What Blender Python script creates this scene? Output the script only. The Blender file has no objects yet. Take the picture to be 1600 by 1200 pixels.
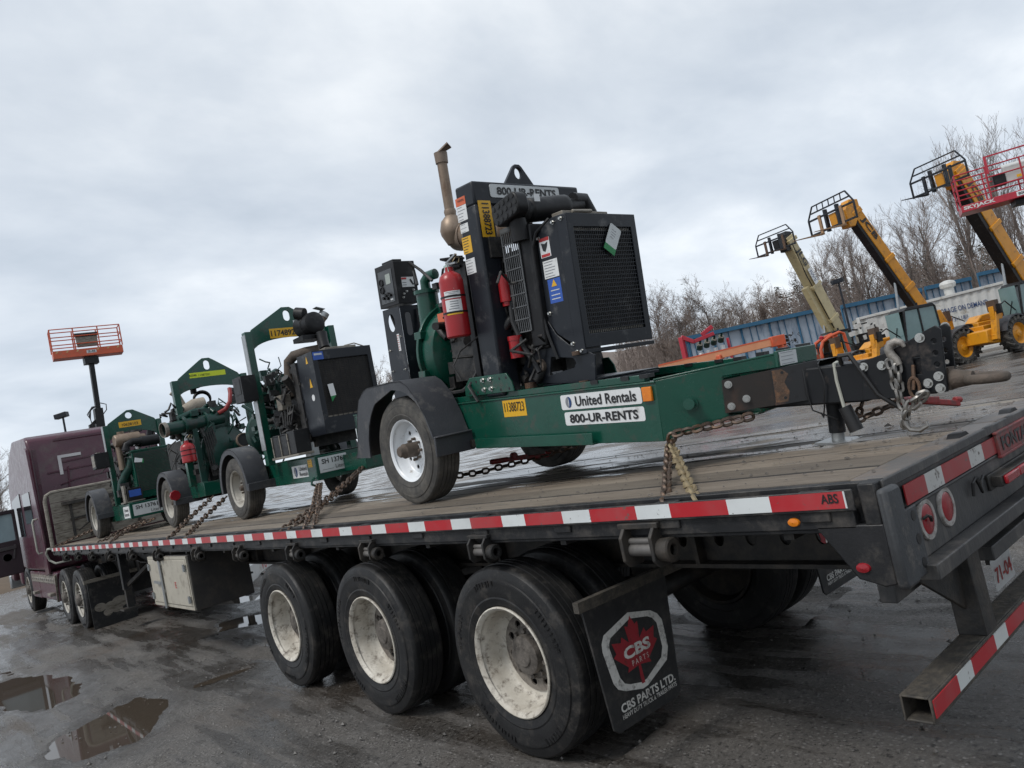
import bpy, bmesh, math, random
import numpy as np
from mathutils import Vector, Matrix
R = math.radians
S = bpy.context.scene
COL = S.collection
random.seed(7)
# ------------------------------------------------------------------ camera
CAM = Vector((-2.415, -1.127, 1.754)); F = 1160.3
YAW, PITCH, ROLL = 0.720, 0.054, -0.212
def cam_axes():
    cy, sy, cp, sp = math.cos(YAW), math.sin(YAW), math.cos(PITCH), math.sin(PITCH)
    fw = Vector((sy*cp, cy*cp, sp)); r = Vector((cy, -sy, 0)); u = r.cross(fw)
    c, s = math.cos(ROLL), math.sin(ROLL)
    return c*r+s*u, -s*r+c*u, fw
CR, CU, CF = cam_axes()
cd = bpy.data.cameras.new('camera'); co = bpy.data.objects.new('camera', cd); COL.objects.link(co)
cd.sensor_width = 36; cd.lens = F/1600*36; cd.clip_start = .05; cd.clip_end = 3000
mw = Matrix((CR, CU, -CF)).transposed().to_4x4(); mw.translation = CAM; co.matrix_world = mw
S.camera = co
def at(u, v, depth):            # a point of the photograph at a chosen distance in front of the camera
    return CAM + depth*(CF + CR*((u-800)/F) - CU*((v-600)/F))
# ------------------------------------------------------------------ light
SUN_EL, SUN_ROT = R(48), R(-60)
W = bpy.data.worlds.new('World'); S.world = W; W.use_nodes = True
def sky():
    nt = W.node_tree; N = nt.nodes; L = nt.links
    bg = N['Background']; bg.inputs[1].default_value = 0.094
    s = N.new('ShaderNodeTexSky'); s.sky_type = 'NISHITA'; s.sun_disc = False
    s.sun_elevation = SUN_EL; s.sun_rotation = SUN_ROT
    tc = N.new('ShaderNodeTexCoord'); sep = N.new('ShaderNodeSeparateXYZ'); L.new(tc.outputs['Generated'], sep.inputs[0])
    # project the direction on a cloud layer overhead
    ad = N.new('ShaderNodeMath'); ad.operation = 'ADD'; ad.inputs[1].default_value = .30; 
    ab = N.new('ShaderNodeMath'); ab.operation = 'MAXIMUM'; ab.inputs[1].default_value = 0
    L.new(sep.outputs[2], ab.inputs[0]); L.new(ab.outputs[0], ad.inputs[0])
    dv = N.new('ShaderNodeVectorMath'); dv.operation = 'DIVIDE'; L.new(tc.outputs['Generated'], dv.inputs[0]); L.new(ad.outputs[0], dv.inputs[1])
    def noise(sc, det, rough, off, dist=0.):
        m = N.new('ShaderNodeMapping'); m.inputs['Location'].default_value = off; m.inputs['Rotation'].default_value = (0, 0, .7)
        m.inputs['Scale'].default_value = (1, 1.5, 1)
        L.new(dv.outputs[0], m.inputs[0])
        n = N.new('ShaderNodeTexNoise'); n.inputs['Scale'].default_value = sc; n.inputs['Detail'].default_value = det
        n.inputs['Roughness'].default_value = rough; n.inputs['Distortion'].default_value = dist; L.new(m.outputs[0], n.inputs[0]); return n.outputs[0]
    a = noise(1.15, 7, .52, (3.1, 1.7, .4), .3); b = noise(3.2, 6, .55, (7.3, 2.2, 1.4), .2)
    mx = N.new('ShaderNodeMath'); mx.operation = 'MULTIPLY_ADD'; mx.inputs[1].default_value = .38; L.new(b, mx.inputs[0]); L.new(a, mx.inputs[2])
    cr = N.new('ShaderNodeValToRGB'); e = cr.color_ramp.elements
    e[0].position = .46; e[0].color = (4.2, 4.8, 5.5, 1)
    e[1].position = .92; e[1].color = (7.8, 8.15, 8.5, 1)
    x = e.new(.60); x.color = (5.05, 5.6, 6.3, 1); x = e.new(.74); x.color = (6.0, 6.5, 7.1, 1)
    L.new(mx.outputs[0], cr.inputs[0])
    # brighter band low over the horizon where the cover thins
    hz = N.new('ShaderNodeMapRange'); hz.inputs[1].default_value = 0.02; hz.inputs[2].default_value = .42; hz.inputs[3].default_value = 1.16; hz.inputs[4].default_value = .98
    L.new(sep.outputs[2], hz.inputs[0])
    ml = N.new('ShaderNodeVectorMath'); ml.operation = 'SCALE'; L.new(cr.outputs[0], ml.inputs[0]); L.new(hz.outputs[0], ml.inputs['Scale'])
    mix = N.new('ShaderNodeMix'); mix.data_type = 'RGBA'; mix.inputs[0].default_value = .94
    L.new(s.outputs[0], mix.inputs[6]); L.new(ml.outputs[0], mix.inputs[7]); L.new(mix.outputs[2], bg.inputs[0])
sky()
sl = bpy.data.lights.new('sun', 'SUN'); sl.energy = 1.5; sl.angle = R(16); sl.color = (1, .97, .93)
so = bpy.data.objects.new('sun', sl); COL.objects.link(so)
sd = Vector((-math.cos(SUN_EL)*.80, math.cos(SUN_EL)*.1, math.sin(SUN_EL)))
so.rotation_euler = sd.to_track_quat('Z', 'Y').to_euler()
S.view_settings.view_transform = 'Standard'; S.view_settings.look = 'None'; S.view_settings.exposure = 0.40; S.view_settings.gamma = 1
# ------------------------------------------------------------------ materials
def _m(name):
    m = bpy.data.materials.new(name); m.use_nodes = True
    return m, m.node_tree.nodes, m.node_tree.links, m.node_tree.nodes['Principled BSDF']
def nz(N, L, tc, sc, det=5, rough=.6, stretch=(1, 1, 1)):
    mp = N.new('ShaderNodeMapping'); mp.inputs['Scale'].default_value = stretch; L.new(tc, mp.inputs[0])
    n = N.new('ShaderNodeTexNoise'); n.inputs['Scale'].default_value = sc; n.inputs['Detail'].default_value = det
    n.inputs['Roughness'].default_value = rough; L.new(mp.outputs[0], n.inputs[0]); return n.outputs[0]
def ramp(N, L, src, p0, p1, c0=(0, 0, 0, 1), c1=(1, 1, 1, 1)):
    r = N.new('ShaderNodeValToRGB'); e = r.color_ramp.elements
    e[0].position = p0; e[1].position = p1; e[0].color = c0; e[1].color = c1; L.new(src, r.inputs[0]); return r.outputs[0]
def mixc(N, L, fac, a, b):
    m = N.new('ShaderNodeMix'); m.data_type = 'RGBA'
    for i, v in ((0, fac), (6, a), (7, b)):
        if isinstance(v, (int, float)): m.inputs[i].default_value = v
        elif isinstance(v, tuple): m.inputs[i].default_value = v if len(v) == 4 else v+(1,)
        else: L.new(v, m.inputs[i])
    return m.outputs[2]
def pm(name, c, c2=None, rough=.5, metal=0., sc=3., dirt=None, damt=.5, dsc=5., bump=0., bsc=60., stretch=(1, 1, 1), rvar=.15, spec=.5, alpha=1):
    m, N, L, B = _m(name); tc = N.new('ShaderNodeTexCoord').outputs['Object']
    oi = N.new('ShaderNodeObjectInfo'); ov = N.new('ShaderNodeVectorMath'); ov.operation = 'MULTIPLY_ADD'; ov.inputs[1].default_value = (37, 23, 51); L.new(oi.outputs['Random'], ov.inputs[0]); L.new(tc, ov.inputs[2]); tc = ov.outputs[0]
    c2 = c2 or tuple(v*.72 for v in c)
    col = mixc(N, L, ramp(N, L, nz(N, L, tc, sc, 6, .65, stretch), .3, .7), c, c2)
    dm = None
    if dirt:
        dm = ramp(N, L, nz(N, L, tc, dsc, 8, .72, stretch), .62-damt*.35, .72-damt*.12)
        col = mixc(N, L, dm, col, dirt)
    L.new(col, B.inputs['Base Color'])
    rr = N.new('ShaderNodeMapRange'); rr.inputs[3].default_value = max(.02, rough-rvar); rr.inputs[4].default_value = min(1, rough+rvar)
    L.new(nz(N, L, tc, sc*2.3, 6, .7), rr.inputs[0]); L.new(rr.outputs[0], B.inputs['Roughness'])
    B.inputs['Metallic'].default_value = metal; B.inputs['Specular IOR Level'].default_value = spec
    if bump:
        b = N.new('ShaderNodeBump'); b.inputs['Strength'].default_value = bump; b.inputs['Distance'].default_value = .01
        L.new(nz(N, L, tc, bsc, 4, .6, stretch), b.inputs['Height']); L.new(b.outputs[0], B.inputs['Normal'])
    return m
def flat(name, c, rough=.45, metal=0.):
    return pm(name, c, tuple(v*.88 for v in c), rough, metal, 8., rvar=.1)
MUD = (.055, .045, .035)
M = {}
M['rubber'] = pm('rubber', (.010, .010, .011), (.020, .020, .020), .48, sc=4, dirt=(.055, .05, .045), damt=.30, dsc=9, bump=.22, bsc=90, rvar=.2, spec=.3)
M['rubber_old'] = pm('rubber_old', (.035, .034, .033), (.055, .052, .048), .75, sc=5, dirt=(.10, .092, .08), damt=.55, dsc=8, bump=.2, bsc=90)
M['steel_black'] = pm('steel_black', (.010, .011, .012), (.022, .022, .024), .42, sc=4, dirt=(.07, .064, .058), damt=.35, dsc=6, bump=.12, bsc=80, spec=.3)
M['frame_dark'] = pm('frame_dark', (.010, .010, .010), (.024, .022, .02), .6, sc=5, dirt=MUD, damt=.5, dsc=6, bump=.25, bsc=50)
M['corner_grey'] = pm('corner_grey', (.055, .058, .062), (.035, .037, .04), .6, sc=6, dirt=(.12, .11, .1), damt=.25, dsc=12, bump=.2, bsc=60)
M['muddy'] = pm('muddy', (.03, .028, .025), (.055, .048, .04), .7, sc=8, dirt=(.10, .085, .065), damt=.5, dsc=20, bump=.6, bsc=40)
M['rim_dirty'] = pm('rim_dirty', (.64, .61, .54), (.36, .32, .26), .5, sc=5, dirt=(.085, .062, .045), damt=.32, dsc=17, bump=.2, bsc=50)
M['hub_dirty'] = pm('hub_dirty', (.17, .15, .13), (.09, .08, .07), .8, sc=9, dirt=(.035, .03, .026), damt=.6, dsc=12, bump=.4, bsc=40)
M['wheel_white'] = pm('wheel_white', (.78, .81, .83), (.72, .74, .76), .35, sc=4, dirt=(.25, .2, .15), damt=.12, dsc=9)
M['wheel_cream'] = pm('wheel_cream', (.42, .40, .35), (.33, .31, .27), .5, sc=4, dirt=(.12, .10, .08), damt=.3, dsc=9)
M['rust'] = pm('rust', (.11, .065, .04), (.06, .04, .03), .8, sc=12, dirt=(.2, .10, .05), damt=.3, dsc=14, bump=.4, bsc=90)
M['rust_hub'] = pm('rust_hub', (.12, .09, .07), (.06, .05, .04), .8, sc=20, bump=.4, bsc=90)
M['chain'] = pm('chain', (.13, .10, .08), (.07, .05, .04), .5, .6, sc=25, dirt=(.16, .09, .05), damt=.4, dsc=18)
M['chain_gold'] = pm('chain_gold', (.36, .29, .17), (.2, .15, .09), .5, .5, sc=25)
M['chain_steel'] = pm('chain_steel', (.30, .29, .27), (.16, .15, .14), .42, .8, sc=25)
M['hook_steel'] = pm('hook_steel', (.34, .32, .29), (.22, .20, .18), .55, .5, sc=25, bump=.3, bsc=120)
M['green'] = pm('green', (.004, .066, .042), (.004, .050, .032), .25, sc=3, dirt=(.05, .05, .04), damt=.20, dsc=7, rvar=.12, bump=.06, bsc=25)
M['green_deep'] = pm('green_machine', (.005, .046, .034), (.004, .030, .023), .34, sc=5, dirt=(.03, .035, .03), damt=.3, dsc=6, bump=.15, bsc=40)  # darker green for pump castings, pipes and lamp barrels
M['char'] = pm('charcoal', (.015, .018, .024), (.010, .012, .016), .36, sc=3, dirt=(.09, .09, .09), damt=.16, dsc=5, rvar=.1, spec=.3)
M['black'] = pm('black_plastic', (.007, .007, .008), (.013, .013, .014), .45, sc=6, dirt=(.04, .04, .04), damt=.2, dsc=8, spec=.3)
M['tongue'] = pm('tongue_black', (.007, .008, .010), (.011, .012, .014), .5, sc=4, dirt=(.06, .05, .045), damt=.15, dsc=6, spec=.3)
M['fender'] = pm('fender_plastic', (.030, .032, .038), (.05, .052, .058), .5, sc=3, dirt=(.11, .105, .1), damt=.22, dsc=5, bump=.2, bsc=70)
M['engine'] = pm('engine_block', (.008, .008, .009), (.03, .029, .028), .55, sc=12, dirt=(.055, .05, .045), damt=.4, dsc=14, bump=.3, bsc=40)
M['exhaust'] = pm('exhaust_bronze', (.29, .225, .17), (.20, .145, .105), .5, .55, sc=6, dirt=(.12, .07, .045), damt=.25, dsc=8, stretch=(1, 1, .5))
M['exhaust_dull'] = pm('exhaust_dull', (.25, .2, .16), (.15, .1, .07), .6, .4, sc=8)
M['galv'] = pm('galvanised', (.42, .43, .43), (.30, .31, .31), .38, .85, sc=14)
M['bolt'] = pm('bolt_zinc', (.52, .52, .50), (.4, .4, .38), .3, .9, sc=30)
M['alu'] = pm('aluminium', (.28, .255, .215), (.19, .17, .14), .5, .3, sc=5, dirt=(.08, .065, .05), damt=.4, dsc=7, stretch=(1, 1, 4))
M['red'] = pm('red_paint', (.36, .012, .016), (.28, .01, .013), .33, sc=5)
M['red_tool'] = pm('red_tool', (.30, .02, .02), (.16, .015, .015), .5, sc=15, dirt=(.05, .04, .035), damt=.4, dsc=20)
M['red_lens'] = pm('red_lens', (.30, .012, .02), (.22, .01, .015), .22, sc=30)
M['lens_ring'] = pm('lens_ring', (.40, .38, .36), (.25, .235, .22), .5, sc=15, dirt=(.1, .08, .06), damt=.4, dsc=30)
M['amber'] = pm('amber_lens', (.75, .22, .01), (.6, .16, .01), .25, sc=30)
M['white'] = pm('decal_white', (.72, .73, .73), (.66, .67, .67), .4, sc=6, dirt=(.4, .4, .38), damt=.12, dsc=8)
M['grey_sign'] = pm('sign_grey', (.60, .62, .62), (.53, .55, .55), .45, sc=6)
M['ink'] = flat('ink_black', (.012, .012, .013)); M['ink_grey'] = flat('ink_grey', (.22, .23, .25)); M['ink_white'] = flat('ink_white', (.62, .62, .60))
M['ink_red'] = flat('ink_red', (.45, .03, .03)); M['ink_navy'] = flat('ink_navy', (.015, .05, .16)); M['ink_blue'] = flat('ink_blue', (.03, .10, .42))
M['flap_white'] = pm('flap_white', (.66, .65, .61), (.52, .51, .48), .6, sc=9, dirt=(.12, .11, .10), damt=.3, dsc=22)
M['flap_red'] = pm('flap_red', (.33, .016, .026), (.25, .014, .02), .6, sc=10, dirt=(.06, .02, .02), damt=.2, dsc=25)
M['yellow'] = pm('decal_yellow', (.72, .40, .012), (.66, .36, .012), .4, sc=6)
M['lime'] = flat('decal_lime', (.62, .72, .02)); M['orange'] = flat('decal_orange', (.65, .13, .05)); M['tag_green'] = flat('tag_green', (.01, .22, .06))
M['maroon'] = pm('maroon_paint', (.080, .022, .038), (.06, .017, .03), .3, sc=3, dirt=(.085, .055, .055), damt=.3, dsc=4)
M['beige'] = pm('beige_paint', (.43, .40, .33), (.37, .34, .28), .45, sc=4, dirt=(.2, .17, .13), damt=.25, dsc=7)
M['mach_yellow'] = pm('machine_yellow', (.66, .28, .012), (.56, .23, .01), .4, sc=2, dirt=(.28, .13, .03), damt=.2, dsc=4)
M['mach_cream'] = pm('machine_cream', (.50, .42, .24), (.43, .35, .19), .45, sc=2, dirt=(.25, .2, .12), damt=.2, dsc=4)
M['mach_orange'] = pm('machine_orange', (.58, .10, .035), (.48, .08, .03), .42, sc=3, dirt=(.35, .12, .06), damt=.2, dsc=5)
M['mach_tan'] = pm('machine_tan', (.60, .27, .14), (.52, .22, .11), .45, sc=2)
M['mach_red'] = pm('machine_red', (.42, .02, .04), (.34, .016, .03), .36, sc=3)
M['cont_white'] = pm('container_white', (.56, .56, .54), (.48, .48, .46), .5, sc=1.5, dirt=(.3, .26, .2), damt=.2, dsc=3)
M['blue_rail'] = pm('blue_rail', (.02, .11, .20), (.018, .085, .16), .5, sc=2)
M['blue_panel'] = pm('blue_panel', (.33, .375, .43), (.27, .315, .375), .5, sc=1.2, stretch=(1, 1, .3), dirt=(.12, .16, .22), damt=.35, dsc=2)
M['bark'] = pm('bark', (.17, .145, .125), (.11, .095, .082), .85, sc=6, bump=.3, bsc=20)
M['twig'] = pm('twig', (.23, .185, .16), (.17, .135, .118), .85, sc=2)
M['leaf_brown'] = pm('leaf_brown', (.14, .09, .055), (.10, .07, .045), .8, sc=2)
M['brush'] = pm('brush', (.20, .16, .135), (.14, .115, .10), .9, sc=.3)
M['conifer'] = pm('conifer', (.030, .040, .026), (.042, .048, .032), 1, sc=.5, spec=.05, rvar=0)
M['wood'] = pm('fork_wood', (.36, .22, .12), (.28, .17, .09), .6, sc=6)
M['hose'] = flat('hose_black', (.012, .012, .013), .5)
M['hose_red'] = flat('hose_red', (.25, .02, .02), .5)
M['cable_white'] = flat('cable_white', (.38, .38, .33), .5)
M['heat_wrap'] = pm('heat_wrap', (.42, .37, .30), (.32, .27, .22), .85, sc=20, bump=.5, bsc=60)
def glassy(name, c, rough=.06):
    m = pm(name, c, tuple(v*.8 for v in c), rough, sc=2, rvar=.03); return m
M['door_glass_sky'] = glassy('door_glass_sky', (.33, .43, .46), .08); M['window'] = glassy('tinted_window', (.012, .014, .016)); M['cab_glass'] = glassy('cab_glass', (.16, .25, .25), .10)  # door pane: pale sky seen through the window painted into its colour
M['lcd'] = flat('lcd', (.34, .38, .34), .2)
# ------------------------------------------------------------------ mesh helpers
def V(*a): return Vector(a)
SPLIT = {'cab_frame', 'bolt', 'bolt_hole', 'air_duct', 'fender_bracket', 'rubber_mount', 'lens', 'core_edge', 'reflective_corner', 'door_frame', 'cab_window', 'boom_collar', 'pipe_bore', 'trim_light', 'stand', 'step_trim', 'strap', 'muffler_clamp', 'gauge', 'hazard_mark', 'stabilizer', 'reflective_tape', 'fan_shroud', 'hinge', 'axle', 'hose', 'cable', 'battery_strap', 'cart_frame', 'leg_brace', 'guard_upright', 'chain_rack', 'lock_rod', 'brake_cable', 'guide_strip', 'body', 'turntable'}
class MB:
    def __init__(s): s.v = []; s.f = []; s.mi = []; s.cur = 0
    def add(s, vs, fs):
        o = len(s.v); s.v += [tuple(p) for p in vs]; s.f += [tuple(i+o for i in f) for f in fs]; s.mi += [s.cur]*len(fs); return s
    def box(s, x0, x1, y0, y1, z0, z1, mtx=None):
        p = [V(x, y, z) for x in (x0, x1) for y in (y0, y1) for z in (z0, z1)]
        if mtx: p = [mtx @ q for q in p]
        return s.add(p, [(0, 1, 3, 2), (4, 6, 7, 5), (0, 4, 5, 1), (2, 3, 7, 6), (0, 2, 6, 4), (1, 5, 7, 3)])
    def bar(s, a, b, w, h, up=(0, 0, 1), over=0.):
        a, b = Vector(a), Vector(b); d = (b-a).normalized(); u = Vector(up)
        if abs(d.dot(u)) > .98: u = Vector((0, 1, 0))
        r = d.cross(u).normalized(); u = r.cross(d); a = a-d*over; b = b+d*over; o = []
        for p in (a, b):
            for i, j in ((-1, -1), (1, -1), (1, 1), (-1, 1)): o.append(p+r*(w/2*i)+u*(h/2*j))
        return s.add(o, [(3, 2, 1, 0), (4, 5, 6, 7), (0, 1, 5, 4), (1, 2, 6, 5), (2, 3, 7, 6), (3, 0, 4, 7)])
    def cyl(s, a, b, r0, r1=None, n=16, cap=True):
        a, b = Vector(a), Vector(b); r1 = r0 if r1 is None else r1
        d = (b-a).normalized(); x = d.orthogonal().normalized(); y = d.cross(x); o = []
        for p, r in ((a, r0), (b, r1)):
            for i in range(n): t = 2*math.pi*i/n; o.append(p+x*(r*math.cos(t))+y*(r*math.sin(t)))
        fs = [(i, (i+1) % n, n+(i+1) % n, n+i) for i in range(n)]
        if cap: fs += [tuple(range(n-1, -1, -1)), tuple(range(n, 2*n))]
        return s.add(o, fs)
    def lathe(s, prof, o, ax, n=32, closed=False):     # prof: (distance along axis, radius)
        o, d = Vector(o), Vector(ax).normalized(); x = d.orthogonal().normalized(); y = d.cross(x); vs = []; k = len(prof)
        for i in range(n):
            t = 2*math.pi*i/n; e = x*math.cos(t)+y*math.sin(t)
            for h, r in prof: vs.append(o+d*h+e*r)
        fs = []
        for i in range(n):
            j = (i+1) % n
            for q in range(k if closed else k-1):
                w = (q+1) % k; fs.append((i*k+q, j*k+q, j*k+w, i*k+w))
        return s.add(vs, fs)
    def tube(s, pts, r, n=8, cap=True, closed=False):
        pts = [Vector(p) for p in pts]; m = len(pts); rs = r if isinstance(r, (list, tuple)) else [r]*m
        vs = []; x = None
        for i, p in enumerate(pts):
            if closed: d = pts[(i+1) % m]-pts[i-1]
            else: d = pts[min(i+1, m-1)]-pts[max(i-1, 0)]
            d.normalize()
            if x is None: x = d.orthogonal().normalized()
            else: x = (x-d*x.dot(d)).normalized()
            y = d.cross(x)
            for k in range(n): t = 2*math.pi*k/n; vs.append(p+x*(rs[i]*math.cos(t))+y*(rs[i]*math.sin(t)))
        fs = []
        for i in range(m if closed else m-1):
            j = (i+1) % m
            for k in range(n): q = (k+1) % n; fs.append((i*n+k, i*n+q, j*n+q, j*n+k))
        if cap and not closed: fs += [tuple(range(n-1, -1, -1)), tuple(range((m-1)*n, m*n))]
        return s.add(vs, fs)
    def prism(s, poly, o, u, v, t):          # polygon in the plane (o; u, v), thickened by vector t
        o, u, v, t = Vector(o), Vector(u), Vector(v), Vector(t); n = len(poly)
        a = [o+u*p[0]+v*p[1] for p in poly]; 
        return s.add(a+[p+t for p in a], [tuple(range(n-1, -1, -1)), tuple(range(n, 2*n))]+[(i, (i+1) % n, n+(i+1) % n, n+i) for i in range(n)])
    def plate_holes(s, outer, holes, o, u, v, t):   # plate with see-through holes
        bm = bmesh.new(); o, u, v, t = Vector(o), Vector(u), Vector(v), Vector(t); es = []
        for loop in [outer]+holes:
            q = [bm.verts.new(o+u*p[0]+v*p[1]) for p in loop]
            es += [bm.edges.new((q[i], q[(i+1) % len(q)])) for i in range(len(q))]
        bmesh.ops.triangle_fill(bm, edges=es, use_beauty=True)
        r = bmesh.ops.extrude_face_region(bm, geom=bm.faces[:])
        for e in r['geom']:
            if isinstance(e, bmesh.types.BMVert): e.co += t
        bmesh.ops.recalc_face_normals(bm, faces=bm.faces[:])
        bm.verts.index_update(); s.add([w.co.copy() for w in bm.verts], [tuple(w.index for w in f.verts) for f in bm.faces]); bm.free(); return s
    def pieces(s, tol=.004):                 # separate solids of this builder, touching ones kept together
        n = len(s.v); par = list(range(n))
        def find(i):
            while par[i] != i: par[i] = par[par[i]]; i = par[i]
            return i
        for f in s.f:
            r0 = find(f[0])
            for k in f[1:]: par[find(k)] = r0
        g = {}
        for i in range(n): g.setdefault(find(i), []).append(i)
        bb = []
        for ids in g.values():
            P = [s.v[i] for i in ids]; bb.append([set(ids), [min(p[k] for p in P)-tol for k in range(3)], [max(p[k] for p in P)+tol for k in range(3)]])
        ch = True
        while ch:
            ch = False; out = []
            for b in bb:
                for o in out:
                    if all(b[1][k] <= o[2][k] and o[1][k] <= b[2][k] for k in range(3)): o[0] |= b[0]; o[1] = [min(o[1][k], b[1][k]) for k in range(3)]; o[2] = [max(o[2][k], b[2][k]) for k in range(3)]; ch = True; break
                else: out.append(b)
            bb = out
        r = []
        for ids, _, _ in bb:
            m = MB(); o = {}
            for i in sorted(ids): o[i] = len(m.v); m.v.append(s.v[i])
            m.f = [tuple(o[k] for k in f) for f in s.f if f[0] in ids]; m.mi = [0]*len(m.f); r.append(m)
        return r
    def build(s, name, mat, parent=None, bev=0., smooth=38, mats=None, loc=None):
        if name in SPLIT and parent:
            p = s.pieces(); obs = [m._build(name, mat, parent, bev, smooth, mats, loc) for m in sorted(p, key=lambda m: -len(m.v))]; return obs[0]
        return s._build(name, mat, parent, bev, smooth, mats, loc)
    def _build(s, name, mat, parent=None, bev=0., smooth=38, mats=None, loc=None):
        me = bpy.data.meshes.new(name); me.from_pydata(s.v, [], s.f)
        if loc is not None: me.transform(Matrix.Translation(-Vector(loc)))
        for m in (mats or [mat]): me.materials.append(M[m] if isinstance(m, str) else m)
        if mats: me.polygons.foreach_set('material_index', s.mi)
        if smooth: me.shade_smooth(); me.set_sharp_from_angle(angle=R(smooth))
        ob = bpy.data.objects.new(name, me); COL.objects.link(ob)
        if parent: ob.parent = parent
        if loc is not None: ob.location = loc
        if bev:
            b = ob.modifiers.new('bevel', 'BEVEL'); b.width = bev; b.segments = 2; b.limit_method = 'ANGLE'; b.angle_limit = R(40); b.harden_normals = False
        return ob
def each(name, mat, parent, fn, items, **k):
    for q in items:
        b = MB(); fn(b, q); b.build(name, mat, parent, **k)
def circ(cx, cy, rx, ry=None, n=14, a0=0): 
    ry = ry or rx; return [(cx+rx*math.cos(a0+2*math.pi*i/n), cy+ry*math.sin(a0+2*math.pi*i/n)) for i in range(n)]
def slot(cx, cy, w, h, n=6):          # upright stadium outline
    r = w/2; k = h/2-r
    return [(cx+r*math.cos(t), cy+k+r*math.sin(t)) for t in [math.pi*i/n for i in range(n+1)]]+[(cx+r*math.cos(t), cy-k+r*math.sin(t)) for t in [math.pi+math.pi*i/n for i in range(n+1)]]
def rrect(x0, x1, y0, y1, r, n=4):
    o = []
    for cx, cy, a in ((x1-r, y1-r, 0), (x0+r, y1-r, 90), (x0+r, y0+r, 180), (x1-r, y0+r, 270)):
        for i in range(n+1): t = R(a+90*i/n); o.append((cx+r*math.cos(t), cy+r*math.sin(t)))
    return o
def tag(o, label, cat, group=None, kind=None):
    if label: o['label'] = label
    if cat: o['category'] = cat
    if group: o['group'] = group
    if kind: o['kind'] = kind
    return o
def empty(name, label, cat, loc=(0, 0, 0), mtx=None, group=None):
    o = bpy.data.objects.new(name, None); COL.objects.link(o); o.empty_display_size = .3
    if mtx is not None: o.matrix_world = mtx
    else: o.location = loc
    return tag(o, label, cat, group)
def copy_tree(o, parent=None, mtx=None):
    c = o.copy(); COL.objects.link(c)
    if parent: c.parent = parent
    if mtx is not None: c.matrix_local = mtx
    for ch in list(o.children): copy_tree(ch, c)
    return c
_tc = {}
def text(s, w, h, c, xd, ud, mat, parent, name='lettering', bold=.02, lift=.002, align=None):
    key = (s, bold)
    if key not in _tc:
        cu = bpy.data.curves.new('t', 'FONT'); cu.body = s; cu.size = 1; cu.offset = bold; cu.align_x = 'CENTER'; cu.resolution_u = 3; cu.space_line = .9
        t = bpy.data.objects.new('t', cu); COL.objects.link(t); bpy.context.view_layer.update()
        me = bpy.data.meshes.new_from_object(t.evaluated_get(bpy.context.evaluated_depsgraph_get())); vs = [v.co.copy() for v in me.vertices]; fs = [tuple(p.vertices) for p in me.polygons]
        bpy.data.objects.remove(t); bpy.data.curves.remove(cu); bpy.data.meshes.remove(me); _tc[key] = (vs, fs)
    vs, fs = _tc[key]
    x0 = min(v.x for v in vs); x1 = max(v.x for v in vs); y0 = min(v.y for v in vs); y1 = max(v.y for v in vs)
    xd, ud, c = Vector(xd).normalized(), Vector(ud).normalized(), Vector(c); n = xd.cross(ud)
    b = MB(); b.add([c+xd*((v.x-(x0+x1)/2)/(x1-x0)*w)+ud*((v.y-(y0+y1)/2)/(y1-y0)*h)+n*lift for v in vs], fs)
    return b.build(name, mat, parent, smooth=0)
FX = ((0, -1, 0), (0, 0, 1)); FY = ((1, 0, 0), (0, 0, 1))     # text axes on a face looking left (-x) / backwards (-y)
def decal(name, c, w, h, face, mat, parent, r=.0, t=.002, lines=0, lmat='ink_grey', rot=0., label=None):
    xd, ud = Vector(face[0]), Vector(face[1]); n = xd.cross(ud); c = Vector(c)
    if rot: q = Matrix.Rotation(rot, 3, n); xd = q @ xd; ud = q @ ud
    poly = rrect(-w/2, w/2, -h/2, h/2, r) if r else [(-w/2, -h/2), (w/2, -h/2), (w/2, h/2), (-w/2, h/2)]
    o = MB().prism(poly, c-n*.001, xd, ud, n*t).build(name, mat, parent, smooth=0)
    if lines:
        b = MB()
        for i in range(lines):
            y = h*(.40-.8*i/max(1, lines-1)) if lines > 1 else 0; ww = w*random.uniform(.45, .8); x = -w*.42
            b.prism([(x, y-h*.018), (x+ww, y-h*.018), (x+ww, y+h*.018), (x, y+h*.018)], c+n*(t+.0005-.001), xd, ud, n*.0006)
        b.build('print', lmat, o, smooth=0)
    if label: o['label'] = label
    return o
def gz(x, y): return .018*min(x, 90)-.011*(min(y, 90)-2.5)
LINK = {}
def chain(name, pts, mat, label, group=None, L=.085, wr=.0095, hw=.03, parent=None):
    pts = [Vector(p) for p in pts]; d = [0]
    for i in range(len(pts)-1): d.append(d[-1]+(pts[i+1]-pts[i]).length)
    pitch = L-2*wr-.004; n = max(2, int(d[-1]/pitch)); b = MB(); flip = 0
    def P(s):
        for i in range(len(d)-1):
            if s <= d[i+1] or i == len(d)-2: return pts[i].lerp(pts[i+1], (s-d[i])/(d[i+1]-d[i]))
    for k in range(n):
        a = P(d[-1]*k/n); c = P(d[-1]*(k+1)/n); t = (c-a).normalized(); m = (a+c)/2
        u = t.cross(V(.31, .22, .93)).normalized(); u = Matrix.Rotation((math.pi/2 if k % 2 else 0)+random.uniform(-.25, .25)+.5, 3, t) @ u
        hl = L/2-wr; path = []
        for i in range(12):
            q = 2*math.pi*i/12; cx = math.cos(q); path.append(m+t*((hl-hw+wr)*(1 if cx > 0 else -1)+(hw-wr)*cx)+u*((hw-wr)*math.sin(q)))
        b.tube(path, wr, 5, closed=True)
    o = b.build(name, mat, parent, smooth=60, loc=None if parent else tuple(pts[-1]))
    return tag(o, label, 'chain', group) if not parent else o
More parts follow.
